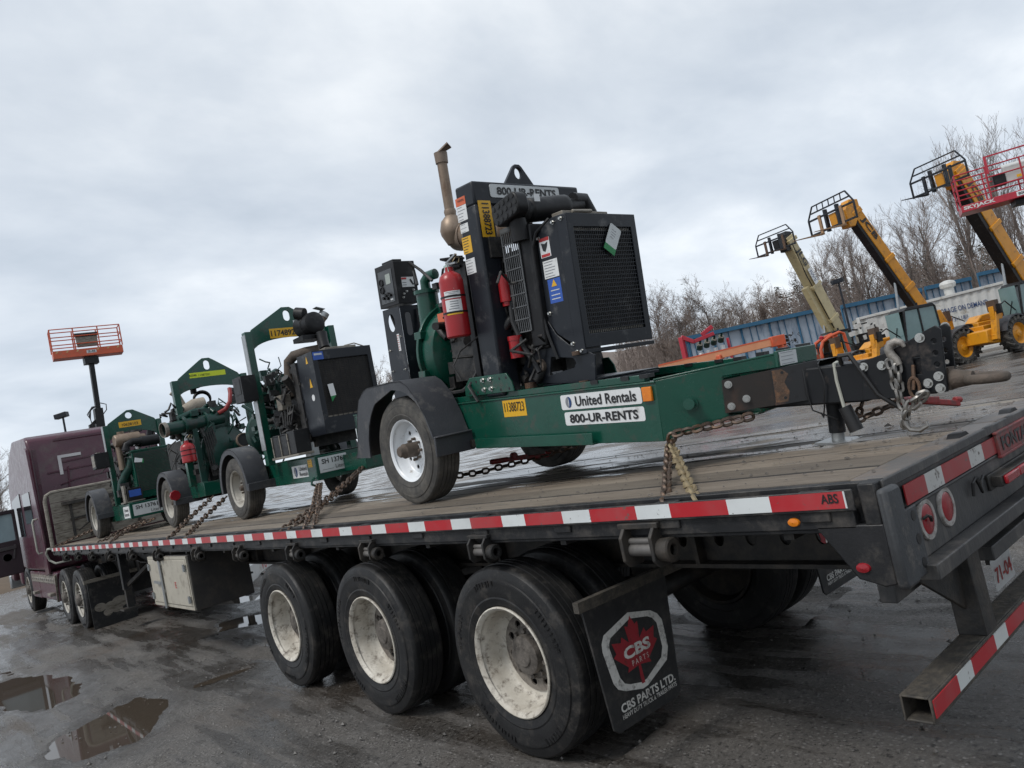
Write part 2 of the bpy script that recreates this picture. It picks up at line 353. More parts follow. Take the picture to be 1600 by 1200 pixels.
# ------------------------------------------------------------------ special materials
def tape_mat(name, axis, start, period, wfrac, red=(.42, .012, .02), white=(.66, .69, .69), wear=.2):
    m, N, L, B = _m(name); tc = N.new('ShaderNodeTexCoord').outputs['Object']
    sp = N.new('ShaderNodeSeparateXYZ'); L.new(tc, sp.inputs[0])
    a = N.new('ShaderNodeMath'); a.operation = 'SUBTRACT'; a.inputs[1].default_value = start-50*period; L.new(sp.outputs[axis], a.inputs[0])
    b = N.new('ShaderNodeMath'); b.operation = 'MODULO'; b.inputs[1].default_value = period; L.new(a.outputs[0], b.inputs[0])
    c = N.new('ShaderNodeMath'); c.operation = 'LESS_THAN'; c.inputs[1].default_value = period*wfrac; L.new(b.outputs[0], c.inputs[0])
    col = mixc(N, L, c.outputs[0], red, white)
    w = ramp(N, L, nz(N, L, tc, 22, 8, .75), .66-wear*.22, .70-wear*.18)
    col = mixc(N, L, w, col, (.10, .085, .075)); w2 = ramp(N, L, nz(N, L, tc, 3, 4, .6), .4, .8)
    mm = N.new('ShaderNodeMath'); mm.operation = 'MULTIPLY'; mm.inputs[1].default_value = .35; L.new(w2, mm.inputs[0])
    L.new(mixc(N, L, mm.outputs[0], col, (.22, .2, .19)), B.inputs['Base Color']); B.inputs['Roughness'].default_value = .35
    return m
M['tape_side'] = tape_mat('reflective_tape_side', 1, .375, .457, .40, wear=.25)
M['tape_rear'] = tape_mat('reflective_tape_rear', 0, .385, .457, .36, (.30, .018, .022), (.5, .5, .48), wear=.45)
M['tape_guard'] = tape_mat('reflective_tape_guard', 0, .28, .40, .36, (.40, .012, .02), (.6, .62, .6), wear=.15)
def deck_mat():
    m, N, L, B = _m('deck_wood'); tc = N.new('ShaderNodeTexCoord').outputs['Object']
    sp = N.new('ShaderNodeSeparateXYZ'); L.new(tc, sp.inputs[0])
    g = nz(N, L, tc, 5, 8, .7, (7, .35, 1)); big = nz(N, L, tc, 1.3, 5, .6, (1.2, .5, 1)); fine = nz(N, L, tc, 30, 5, .7, (5, .25, 1))
    col = mixc(N, L, ramp(N, L, g, .3, .7), (.115, .09, .066), (.225, .185, .142))
    col = mixc(N, L, ramp(N, L, big, .45, .68), col, (.26, .22, .172))
    col = mixc(N, L, ramp(N, L, fine, .57, .66), col, (.04, .032, .026))
    pl = N.new('ShaderNodeMath'); pl.operation = 'MULTIPLY'; pl.inputs[1].default_value = 1/.2667; of = N.new('ShaderNodeMath'); of.operation = 'SUBTRACT'; of.inputs[1].default_value = .1; L.new(sp.outputs[0], of.inputs[0]); L.new(of.outputs[0], pl.inputs[0])
    fl = N.new('ShaderNodeMath'); fl.operation = 'FLOOR'; L.new(pl.outputs[0], fl.inputs[0])
    wn = N.new('ShaderNodeTexWhiteNoise'); wn.noise_dimensions = '1D'; L.new(fl.outputs[0], wn.inputs['W'])
    mr = N.new('ShaderNodeMapRange'); mr.inputs[3].default_value = .55; mr.inputs[4].default_value = 1.1; L.new(wn.outputs[0], mr.inputs[0])
    fr_ = N.new('ShaderNodeMath'); fr_.operation = 'FRACT'; L.new(pl.outputs[0], fr_.inputs[0])
    e1 = N.new('ShaderNodeMath'); e1.operation = 'SUBTRACT'; e1.inputs[1].default_value = .5; L.new(fr_.outputs[0], e1.inputs[0]); e2 = N.new('ShaderNodeMath'); e2.operation = 'ABSOLUTE'; L.new(e1.outputs[0], e2.inputs[0])
    e3 = N.new('ShaderNodeMath'); e3.operation = 'MULTIPLY_ADD'; e3.inputs[1].default_value = .10; L.new(nz(N, L, tc, 3, 5, .7, (3, .8, 1)), e3.inputs[0]); L.new(e2.outputs[0], e3.inputs[2])
    col = mixc(N, L, ramp(N, L, e3.outputs[0], .495, .53), col, (.022, .018, .015))
    sc = N.new('ShaderNodeVectorMath'); sc.operation = 'SCALE'; L.new(col, sc.inputs[0]); L.new(mr.outputs[0], sc.inputs['Scale'])
    # rain water lying on the boards: more towards the far side
    wx = N.new('ShaderNodeMapRange'); wx.inputs[1].default_value = .55; wx.inputs[2].default_value = 1.75; wx.inputs[3].default_value = -.17; wx.inputs[4].default_value = .085; L.new(sp.outputs[0], wx.inputs[0])
    wa = N.new('ShaderNodeMath'); wa.operation = 'ADD'; L.new(nz(N, L, tc, 2.1, 6, .62, (2.6, .45, 1)), wa.inputs[0]); L.new(wx.outputs[0], wa.inputs[1])
    wet = ramp(N, L, wa.outputs[0], .47, .56)
    dk = N.new('ShaderNodeVectorMath'); dk.operation = 'SCALE'; dk.inputs['Scale'].default_value = .55; L.new(sc.outputs[0], dk.inputs[0])
    L.new(mixc(N, L, wet, sc.outputs[0], dk.outputs[0]), B.inputs['Base Color'])
    rr = N.new('ShaderNodeMapRange'); rr.inputs[3].default_value = .68; rr.inputs[4].default_value = .20; L.new(wet, rr.inputs[0]); L.new(rr.outputs[0], B.inputs['Roughness'])
    bp = N.new('ShaderNodeBump'); bp.inputs['Distance'].default_value = .006; L.new(g, bp.inputs['Height'])
    bs = N.new('ShaderNodeMapRange'); bs.inputs[3].default_value = .55; bs.inputs[4].default_value = .07; L.new(wet, bs.inputs[0]); L.new(bs.outputs[0], bp.inputs['Strength'])
    L.new(bp.outputs[0], B.inputs['Normal']); return m
M['deck'] = deck_mat()
# ------------------------------------------------------------------ flatbed trailer
H = 1.322; LEN = 15.69; WID = 2.6
tr = empty('flatbed_trailer', 'long black flatbed trailer with wooden deck, tri axles and red white tape', 'trailer')
def tyre_prof(R0, w, rim, ribs=5):
    p = [(w*.16, rim*.99), (w*.06, rim*1.03), (w*.02, rim+(R0-rim)*.22), (w*.03, rim+(R0-rim)*.26), (0, rim+(R0-rim)*.46), (.004, rim+(R0-rim)*.60), (w*.012, rim+(R0-rim)*.61), (w*.02, rim+(R0-rim)*.68), (w*.045, rim+(R0-rim)*.70), (w*.05, rim+(R0-rim)*.78), (w*.085, R0*.965), (w*.13, R0*.987)]
    a, b = w*.17, w*.83; g = (b-a)/(ribs*6)
    for i in range(ribs):
        x0 = a+(b-a)*i/ribs; x1 = a+(b-a)*(i+1)/ribs
        p += [(x0+g*.5, R0*(.999 if 0 < i < ribs-1 else .994)), (x1-g, R0*(.999 if 0 < i < ribs-1 else .994))]
        if i < ribs-1: p += [(x1-g*.6, R0*.978), (x1, R0*.978)]
    p += [(w-q[0], q[1]) for q in p[11::-1]]
    return p
def truck_wheel(name, hubstyle='deep', tyre='rubber', rimm='rim_dirty'):
    b = MB()
    if hubstyle == 'deep':
        b.lathe([(.050, .276), (.034, .284), (.026, .296), (.030, .303), (.040, .303), (.052, .289), (.075, .276), (.13, .268), (.185, .262), (.198, .245), (.198, .208)][::-1], (0, 0, 0), (1, 0, 0), 48)
    else:
        b.lathe([(.05, .276), (.03, .290), (.026, .298), (.034, .303), (.05, .290), (.09, .272), (.14, .262), (.15, .23), (.10, .19), (.05, .16), (.045, .0)][::-1], (0, 0, 0), (1, 0, 0), 40)
    w = b.build(name, rimm, None, smooth=50)
    if hubstyle == 'deep':
        disc = [(.214*math.cos(2*math.pi*i/40), .214*math.sin(2*math.pi*i/40)) for i in range(40)]
        MB().plate_holes(disc, [circ(.165*math.cos(R(k*36+20)), .165*math.sin(R(k*36+20)), .024, n=12) for k in range(10)], (.190, 0, 0), (0, 1, 0), (0, 0, 1), (.010, 0, 0)).build('wheel_disc', 'disc_dirty', w, smooth=50)
    t = MB().lathe(tyre_prof(.522, .28, .300), (.02, 0, 0), (1, 0, 0), 72, closed=True); rt = random.Random(9)
    for a0, n_ in ((20, 9), (110, 6), (165, 12), (250, 8), (310, 7)):         # raised moulding on the sidewall
        for k in range(n_):
            a = R(a0+k*3.6); h_ = rt.uniform(.012, .017); e = V(0, math.cos(a), math.sin(a)); s_ = V(0, -math.sin(a), math.cos(a)); rr_ = .432+rt.uniform(-.002, .002)
            for q in range(rt.randint(1, 2)):
                c_ = e*(rr_)+s_*(.008*q); t.bar(V(.0205, 0, 0)+c_-e*h_, V(.0205, 0, 0)+c_+e*h_, .005, .005, (1, 0, 0))
            if rt.random() < .6: c_ = e*(rr_+rt.choice((-h_, 0, h_))); t.bar(V(.0205, 0, 0)+c_-s_*.006, V(.0205, 0, 0)+c_+s_*.008, .005, .005, (1, 0, 0))
    t.build('tyre', tyre, w, smooth=28)
    h = MB()
    if hubstyle == 'deep':
        h.lathe([(.2, .16), (.178, .13), (.176, .112), (.135, .105), (.128, .09), (.126, .062), (.118, .055), (.116, 0.001)][::-1], (0, 0, 0), (1, 0, 0), 28)
        for k in range(10): a = R(36*k+8); h.cyl((.16, .125*math.cos(a), .125*math.sin(a)), (.19, .125*math.cos(a), .125*math.sin(a)), .013, n=6)
    else:
        h.lathe([(.06, .11), (.0, .10), (-.02, .08), (-.03, .001)][::-1], (0, 0, 0), (1, 0, 0), 24)
        for k in range(10): a = R(36*k); h.cyl((.02, .14*math.cos(a), .14*math.sin(a)), (.06, .14*math.cos(a), .14*math.sin(a)), .014, n=6)
    h.build('hub', 'hub_dirty', w)
    return w
def inner_wheel(name='wheel'):
    w = MB().lathe([(.0, .285), (.0, .3), (.05, .29), (.25, .29), (.28, .3), (.28, .28), (.2, .26), (.19, .001)], (0, 0, 0), (1, 0, 0), 32).build(name, 'frame_dark', None, smooth=50)
    MB().lathe(tyre_prof(.522, .28, .300), (0, 0, 0), (1, 0, 0), 64, closed=True).build('tyre', 'rubber', w, smooth=28); return w
AX = (2.156, 3.675, 5.171)
M['disc_dirty'] = pm('disc_dirty', (.26, .235, .20), (.12, .10, .085), .75, sc=8, dirt=(.05, .04, .033), damt=.5, dsc=14, bump=.3, bsc=50)
pw = truck_wheel('wheel'); pi_ = inner_wheel(); first = True
for y in AX:
    for side in (0, 1):
        for kind, proto, xo in ((0, pw, 0.0), (1, pi_, .36)):
            mt = Matrix.Translation((xo if not side else WID-xo, y, .504)) @ Matrix.Rotation(math.pi*side, 4, 'Z') @ Matrix.Rotation(random.uniform(0, 6.28), 4, 'X')
            if y == AX[0] and side == 0: proto.parent = tr; proto.matrix_local = mt
            else: copy_tree(proto, tr, mt)
# deck boards, rails
b = MB(); n = 9
for i in range(n):
    x0 = .10+i*(WID-.2)/n; dz = random.uniform(-.003, .002)
    b.box(x0+.005, x0+(WID-.2)/n-.005, .125, LEN-.05, H-.035, H+dz)
b.build('deck', 'deck', tr, bev=.004)
b = MB()
for i in range(4): b.box(.1+i*.6+.002, .1+(i+1)*.6-.002, .0, .121, H-.03, H+.002)
b.build('rear_sill', pm('sill_steel', (.13, .115, .105), (.085, .08, .075), .5, sc=5, dirt=(.16, .12, .09), damt=.45, dsc=6, bump=.2), tr, bev=.008)
for s in (0, 1):
    X = lambda x: x if not s else WID-x
    def bx(b, x0, x1, *a): b.box(min(X(x0), X(x1)), max(X(x0), X(x1)), *a)
    b = MB(); bx(b, .06, .098, .0, LEN, H-.16, H-.002); bx(b, .03, .062, .02, LEN, H-.165, H-.15); bx(b, .02, .06, .09, LEN, 1.172, 1.236)
    bx(b, .0, .010, .07, LEN, 1.236, 1.310)
    for k in range(25): bx(b, .009, .062, .17+k*.64, .28+k*.64, 1.20, 1.306+.004*(k % 2))
    b.build('side_rail', 'steel_black', tr, bev=.004)
    b = MB(); bx(b, -.003, .001, .095, LEN-.03, 1.2475, 1.305); b.build('reflective_tape', 'tape_side', tr)
text('ABS', .062, .033, (-.0035, .15, 1.283), *FX, 'ink', tr)
b = MB()
for s in (0, 1):       # main beams
    xc = .75 if not s else WID-.75
    holes = [circ(y, .975, .030, .042) for y in (.45, .62, .80, .985, 1.17, 1.40, 1.58)]
    b.plate_holes([(.30, .855), (12.2, .855), (12.9, 1.0), (15.5, 1.0), (15.5, 1.15), (.16, 1.15), (.16, 1.02)], holes, (xc-.008, 0, 0), (0, 1, 0), (0, 0, 1), (.016, 0, 0))
    b.box(xc-.08, xc+.08, .16, 15.5, 1.14, 1.16); b.bar((xc, .3, .852), (xc, 12.2, .852), .16, .02); b.bar((xc, 12.2, .852), (xc, 12.9, .99), .16, .02); b.box(xc-.08, xc+.08, 12.9, 15.5, .98, 1.0)
    for y in (1.28, 2.9, 4.42, 5.95, 7.2): b.box(xc-.075, xc+.075, y-.012, y+.012, .86, 1.14)
b.build('main_beam', 'frame_dark', tr)
b = MB()
for k in range(26): b.box(.06, WID-.06, .35+k*.6, .39+k*.6, 1.13, H-.036)
b.build('cross_member', 'frame_dark', tr)
b = MB()
for y in AX:
    b.cyl((.3, y, .504), (WID-.3, y, .504), .065)
    for xc in (.75, WID-.75):
        b.box(xc-.06, xc+.06, y+.42, y+.62, .42, .86); b.bar((xc, y+.55, .46), (xc, y-.1, .55), .08, .12); b.lathe([(0, .001), (0, .12), (.04, .15), (.12, .15), (.18, .13), (.2, .001)], (xc, y-.32, .56), (0, 0, 1), 16)
        b.bar((xc, y-.4, .53), (xc, y+.1, .52), .09, .07); b.cyl((xc-.2, y+.1, .6), (xc-.1, y+.3, .64), .08)
b.build('suspension', 'frame_dark', tr)
# winches under the left rail, one per stake
def winch():
    w = MB()
    for y in (-.075, .055): w.prism([(.03, .09), (-.02, .09), (-.055, .05), (-.055, -.03), (-.03, -.055), (.04, -.055)], (0, y, 0), (1, 0, 0), (0, 0, 1), (0, .014, 0))
    w.box(-.03, .06, -.09, .085, .075, .095)
    o = w.build('winch', 'frame_dark', tr, bev=.003)
    MB().cyl((-.01, -.075, -.0), (-.01, .06, 0), .022).cyl((-.01, -.06, .03), (-.01, .06, .03), .012).build('winch_drum', 'galv_dirty', o)
    MB().lathe([(0, .012), (.0, .038), (.045, .042), (.05, .036), (.05, .02), (.035, .018)], (-.01, -.075, 0), (0, -1, 0), 16).build('ratchet_cap', 'frame_dark', o)
    return o
M['galv_dirty'] = pm('galv_dirty', (.20, .19, .18), (.10, .095, .09), .55, .4, sc=10)
w0 = winch()
for i, y in enumerate((1.02, 2.17, 3.41, 4.62, 5.82, 7.03, 8.5, 9.75, 11.0, 12.2, 13.3, 14.4)):
    mt = Matrix.Translation((.02, y, 1.115)) @ Matrix.Scale(1.25 if i == 0 else 1, 4)
    if i == 0: w0.matrix_local = mt
    else: copy_tree(w0, tr, mt)
# rear end
b = MB(); b.box(.13, WID-.13, .0, .02, 1.0, H-.002); b.box(.06, WID-.06, -.012, .0, 1.285, H); b.box(.2, WID-.2, -.010, .0, 1.185, 1.198)
b.box(.2, WID-.2, -.06, .06, .945, 1.0); b.box(.2, WID-.2, .10, .16, .86, .93); b.box(.95, WID-.95, .02, .30, .80, .86)
for x in (1.15, 1.45): b.box(x-.05, x+.05, -.012, .0, 1.315, H+.004)
b.build('rear_panel', pm('rear_panel_steel', (.05, .05, .05), (.03, .03, .031), .5, sc=6, dirt=(.12, .11, .1), damt=.35, dsc=5, bump=.2, stretch=(1, 1, .4)), tr, bev=.005)
MB().box(.2, WID-.2, -.014, -.009, 1.204, 1.272).build('reflective_tape', 'tape_rear', tr)
for x in (.42, 1.1, 1.9):
    MB().prism([(-.06, 0), (-.03, .018), (.03, .018), (.06, 0)], (x+.5, .01, H), (1, 0, 0), (0, 0, 1), (0, .05, 0)).build('strap_slot', 'black', tr)
for s in (0, 1):
    x0 = .0 if not s else WID
    k = 1 if not s else -1
    X = lambda x: x0+k*x
    b = MB(); b.prism([(.24, 1.185), (-.0, 1.185), (-.0, .985), (.04, .975), (.125, 1.0)], (X(.02), 0, 0), (0, 1, 0), (0, 0, 1), (.10*k, 0, 0)); b.box(min(X(.02), X(.12)), max(X(.02), X(.12)), .002, .06, 1.18, H-.001)
    b.build('corner_post', 'steel_black', tr, bev=.006)
    b = MB(); b.prism([(.0, .985), (.015, .965), (.105, .965), (.125, .985), (.125, 1.28), (.105, 1.30), (.0, 1.30)], (X(.005), 0, 0), (k, 0, 0), (0, 0, 1), (0, -.036, 0))
    bp = b.build('corner_bumper', 'corner_grey', tr, bev=.02)
    b = MB(); b.box(min(X(.131), X(.235)), max(X(.131), X(.235)), -.024, -.0125, .97, 1.20); b.build('bumper_flange', 'corner_grey', bp, bev=.004)
    b = MB()
    for z in (1.01, 1.09, 1.17): b.cyl((X(.195), -.0255, z), (X(.195), -.0235, z), .018)
    b.build('bolt_hole', 'ink', bp)  # black discs stand in for the shade inside the flange holes
    for xx in (.342, .535):
        l = MB().lathe([(0, .074), (-.006, .074), (-.010, .071), (-.010, .055), (-.004, .053), (0, .053)], (X(xx), 0, 1.122), (0, 1, 0), 32).build('tail_light', 'lens_ring', tr)
        b = MB().lathe([(-.003, .0545), (-.008, .053), (-.011, .045), (-.012, .001)], (X(xx), 0, 1.122), (0, 1, 0), 32); b.build('lens', 'red_lens', l)
    l = MB().lathe([(0, .016), (.008, .014), (.012, .001)], (0, 0, 0), (0, 0, 1), 16).build('marker_light', 'amber', tr); l.matrix_local = Matrix.Translation((X(.02), .312, 1.203)) @ Matrix.Rotation(-k*math.pi/2, 4, 'Y') @ Matrix.Scale(1.5, 4, (0, 1, 0)); l['label'] = 'small oval amber side marker light'
    l = MB().lathe([(0, .017), (.008, .015), (.013, .001)], (0, 0, 0), (0, 0, 1), 16).build('marker_light', 'red_lens', tr); l.matrix_local = Matrix.Translation((X(.02), .10, 1.04)) @ Matrix.Rotation(-k*math.pi/2, 4, 'Y') @ Matrix.Scale(1.5, 4, (0, 1, 0)); l['label'] = 'small oval red side marker light'
    # under-ride guard uprights
    b = MB(); b.bar((X(.71), .06, .955), (X(.69), .05, .60), .12, .10, (0, 1, 0)); b.prism([(.24, .945), (.66, .945), (.64, .70)], (x0, .05, 0), (k, 0, 0), (0, 0, 1), (0, .016, 0)); b.build('guard_upright', 'frame_dark', tr, bev=.004)
b = MB(); b.box(.05, WID-.05, .0, .008, .517, .603).box(.05, WID-.05, .092, .10, .517, .603).box(.05, WID-.05, .008, .092, .596, .604).box(.05, WID-.05, .008, .092, .516, .524)
b.build('underride_guard', 'muddy', tr, bev=.003)
MB().box(.06, WID-.06, -.004, .0015, .535, .592).build('reflective_tape', 'tape_guard', tr)
s = MB().box(1.17, 1.75, -.026, -.013, 1.185, 1.285).box(1.165, 1.755, -.03, -.012, 1.18, 1.19).box(1.165, 1.755, -.03, -.012, 1.28, 1.29).build('maker_plate', pm('plate_red', (.24, .035, .035), (.15, .03, .03), .5, sc=9, dirt=(.06, .05, .045), damt=.4, dsc=15), tr, bev=.002)
text('FONTAINE', .50, .06, (1.46, -.0265, 1.235), *FY, 'ink', s, bold=.03)
s = MB().box(1.03, 1.57, -.05, .0, 1.085, 1.13).box(1.0, 1.6, -.012, .0, 1.075, 1.14).build('light_bar', 'frame_dark', tr, bev=.004)
MB().box(1.05, 1.22, -.066, -.05, 1.09, 1.127).box(1.225, 1.38, -.066, -.05, 1.09, 1.127).box(1.385, 1.55, -.066, -.05, 1.09, 1.127).build('lens', 'red_lens', s, bev=.006)
b = MB()
for pts in ([(.80, -.012, 1.10), (.80, -.02, 1.15), (.83, -.022, 1.165), (.86, -.02, 1.13), (.87, -.022, 1.10), (.89, -.02, 1.14), (.92, -.02, 1.155), (.95, -.012, 1.14)], [(.285, -.014, 1.135), (.292, -.03, 1.145), (.315, -.03, 1.135), (.335, -.022, 1.118)]): b.tube(pts, .006, 6)
b.build('wiring', 'hose', tr)
pl = MB().prism(rrect(0, .30, 0, .155, .012), (1.70, .30, .43), (1, 0, .0), (0, 0, 1), (0, .003, 0)).build('license_plate', 'white', tr)
text('71-04', .25, .075, (1.85, .2995, .50), *FY, 'ink_red', pl); MB().box(1.72, 1.98, .303, .33, .56, .82).build('plate_bracket', 'frame_dark', pl)
# mud flaps
LEAF = [(0, 1), (.10, .80), (.19, .84), (.15, .50), (.33, .66), (.37, .56), (.62, .62), (.55, .40), (.64, .34), (.30, .06), (.34, -.03), (.03, .02), (.05, -.35)]
for s in (0, 1):
    k = 2.09 if s else 0
    fl = MB().prism([(-.03, .853), (.605, .838), (.53, .255), (.505, .232), (.045, .238), (.015, .262)], (k, 1.45, 0), (1, 0, 0), (0, 0, 1), (0, .012, 0)).build('mud_flap', pm('flap_rubber', (.010, .010, .011), (.02, .02, .02), .6, sc=7, dirt=(.05, .045, .04), damt=.35, dsc=9, bump=.15), tr, bev=.003)
    MB().bar((k-.05, 1.463, .858), (k+.75, 1.463, .842), .035, .05).build('flap_hanger', 'muddy', fl)
    o_ = [(.267, .737), (.43, .695), (.475, .665), (.502, .625), (.504, .489), (.473, .429), (.30, .368), (.26, .366), (.14, .401), (.095, .425), (.072, .46), (.045, .619), (.05, .655), (.075, .69)]
    i_ = [(.269, .706), (.40, .675), (.435, .655), (.459, .622), (.463, .50), (.439, .455), (.30, .398), (.265, .396), (.18, .418), (.145, .435), (.122, .47), (.093, .618), (.097, .64), (.115, .664)]
    MB().plate_holes(o_, [i_], (k, 1.448, 0), (1, 0, 0), (0, 0, 1), (0, .0015, 0)).build('emblem_ring', 'flap_white', fl, smooth=0)
    lf = [(x*.255, z*.245) for x, z in LEAF]; lf = lf+[(-x, z) for x, z in lf[::-1][:-1]]
    MB().prism(lf, (k+.272, 1.4478, .475), (1, 0, -.05), (0, 0, 1), (0, .0015, 0)).build('leaf_emblem', 'flap_red', fl, smooth=0)
    text('CBS', .20, .058, (k+.278, 1.4468, .558), *FY, 'flap_white', fl, bold=.04, lift=0); text('P A R T S', .125, .026, (k+.286, 1.4468, .502), *FY, 'flap_white', fl, bold=.0, lift=0)
    text('CBS PARTS LTD.', .42, .042, (k+.295, 1.4475, .335), *FY, 'flap_white', fl, bold=.03, lift=0); text('HEAVY DUTY TRUCK & TRAILER PARTS', .42, .022, (k+.295, 1.4475, .297), *FY, 'flap_white', fl, bold=.015, lift=0)
# tool box, landing legs, headboard
tb = MB().box(.05, .70, 7.54, 9.11, .50, 1.115).build('tool_box', pm('tool_box_dark', (.045, .042, .04), (.03, .028, .027), .6, sc=3, dirt=(.07, .06, .05), damt=.4, dsc=4), tr, bev=.008)
b = MB(); b.box(.035, .05, 7.55, 9.10, .51, .545).box(.035, .05, 7.55, 9.10, 1.07, 1.105).box(.035, .05, 7.55, 7.58, .545, 1.07).box(.035, .05, 9.07, 9.10, .545, 1.07); b.build('door_frame', 'beige', tb)
for y0, y1 in ((7.585, 8.50), (8.515, 9.065)):
    d = MB().box(.028, .049, y0, y1, .55, 1.065).build('door', 'beige', tb, bev=.006)
    ye = y0+.03 if y0 < 8 else y1-.03
    each('hinge', 'galv', d, lambda b, z: b.box(.016, .03, ye-.035, ye+.035, z-.03, z+.03).cyl((.014, ye, z-.04), (.014, ye, z+.04), .012), (.63, .98))
b = MB(); b.cyl((.012, 8.53, .50), (.012, 8.53, 1.11), .016); b.box(.005, .03, 8.50, 8.56, .68, .72).box(.005, .03, 8.50, 8.56, 1.0, 1.04).bar((.0, 8.53, .80), (-.005, 8.80, .81), .015, .03)
b.build('lock_rod', 'galv', tb)
dc = decal('decal', (.027, 8.05, .78), .12, .12, FX, 'beige', tb, .05, .001); text('E', .05, .07, (.0255, 8.05, .78), *FX, 'ink_red', dc)
for x in (.40, WID-.40):
    l = MB().box(x-.06, x+.06, 12.05, 12.17, .50, 1.14).build('landing_leg', 'steel_black', tr, bev=.005)
    MB().box(x-.045, x+.045, 12.065, 12.155, .22, .52).box(x-.13, x+.13, 11.98, 12.24, .19, .22).build('leg_foot', 'frame_dark', l); MB().bar((x, 12.1, .55), (.75 if x < 1 else WID-.75, 11.2, 1.0), .05, .05).bar((x, 12.1, .62), (WID/2, 12.1, .9), .04, .04).build('leg_brace', 'frame_dark', l)
hb = MB(); z = H
for k in range(5): hb.box(.12, WID-.12, 15.72, 15.76, H+.02+k*.20, H+.215+k*.20)
hb = hb.build('headboard', 'alu', tr, bev=.006)
MB().tube([(.04, 15.74, H-.05), (.04, 15.74, H+.88), (.07, 15.74, H+.98), (.16, 15.74, H+1.03), (WID-.16, 15.74, H+1.03), (WID-.07, 15.74, H+.98), (WID-.04, 15.74, H+.88), (WID-.04, 15.74, H-.05)], .035, 8).build('headboard_frame', 'alu', hb)
b = MB()
for x in (.42, 1.02, 1.6): b.box(x, x+.04, 15.66, 15.72, H+.1, H+.75)
b.box(.3, 1.3, 15.60, 15.72, H+.74, H+.80).bar((.4, 15.68, H+.45), (1.2, 15.68, H+.50), .03, .03); b.tube([(.7, 15.65, H+.05), (.75, 15.62, H+.3), (.9, 15.62, H+.42), (1.05, 15.62, H+.3), (1.1, 15.65, H+.05)], .018, 6); b.bar((.5, 15.64, H+.2), (1.15, 15.64, H+.6), .025, .025)
b.build('chain_rack', 'frame_dark', hb)
MB().tube([(-.02, 15.62, 1.30), (-.05, 15.75, 1.30), (-.07, 15.85, 1.22), (-.03, 15.88, 1.08), (.05, 15.8, 1.0), (.3, 15.7, 1.0)], .02, 8).build('nose_pipe', 'cable_white', tr)
# ------------------------------------------------------------------ pump trailers on the deck
def rotm(h, p): return Matrix.Rotation(h, 4, 'Z') @ Matrix.Rotation(p, 4, 'X')
def pump_wheel(Rt, wid, rim, mat, style, root, side, W, tyre='rubber_old', y=0., cap=True):
    b = MB(); r = rim
    b.lathe([(.012, r-.022), (.0, r-.012), (-.004, r-.002), (.006, r), (.02, r-.016), (.05, r-.028), (.085, r-.035), (.10, r-.05), (.098, r-.062)][::-1], (0, 0, 0), (1, 0, 0), 40)
    R1 = r-.061
    if style == 'holes': holes = [circ((R1-.035)*math.cos(R(45*k+12)), (R1-.035)*math.sin(R(45*k+12)), .018, .018, 12) for k in range(8)]
    else: holes = [[(q*math.cos(R(72*k+a)), q*math.sin(R(72*k+a))) for q, a in ((R1-.055, -9), (R1-.055, 9), (R1-.012, 14), (R1-.012, -14))] for k in range(5)]
    b.plate_holes(circ(0, 0, R1+.002, n=40), holes, (.092, 0, 0), (0, 1, 0), (0, 0, 1), (.008, 0, 0))
    if style == 'holes': b.lathe([(.0, .045), (.0, .095), (-.012, .09), (-.014, .05)], (.092, 0, 0), (1, 0, 0), 28)
    w = b.build('wheel', mat, root, smooth=50)
    MB().lathe(tyre_prof(Rt, wid, r-.004, 5), (-.02, 0, 0), (1, 0, 0), 64, closed=True).build('tyre', tyre, w, smooth=26)
    h = MB(); q = .055 if style == 'holes' else .045; ex = -.10 if style == 'holes' else .0
    h.lathe([(.09, q), (ex+.09, q*.98), (ex+.075, q*1.02), (ex+.06, q*.8), (ex+.04, q*.75), (ex+.03, q*.6), (ex+.03, .001)][::-1], (0, 0, 0), (1, 0, 0), 20)
    for k in range(8 if style == 'holes' else 5):
        a = R(k*(45 if style == 'holes' else 72)+5); rr = .078 if style == 'holes' else .062; h.cyl((.05, rr*math.cos(a), rr*math.sin(a)), (.092, rr*math.cos(a), rr*math.sin(a)), .011, n=6)
    h.build('hub', 'rust_hub', w)
    w.matrix_local = Matrix.Translation((.02 if not side else W-.02, y, 0)) @ Matrix.Rotation(math.pi*side, 4, 'Z'); return w
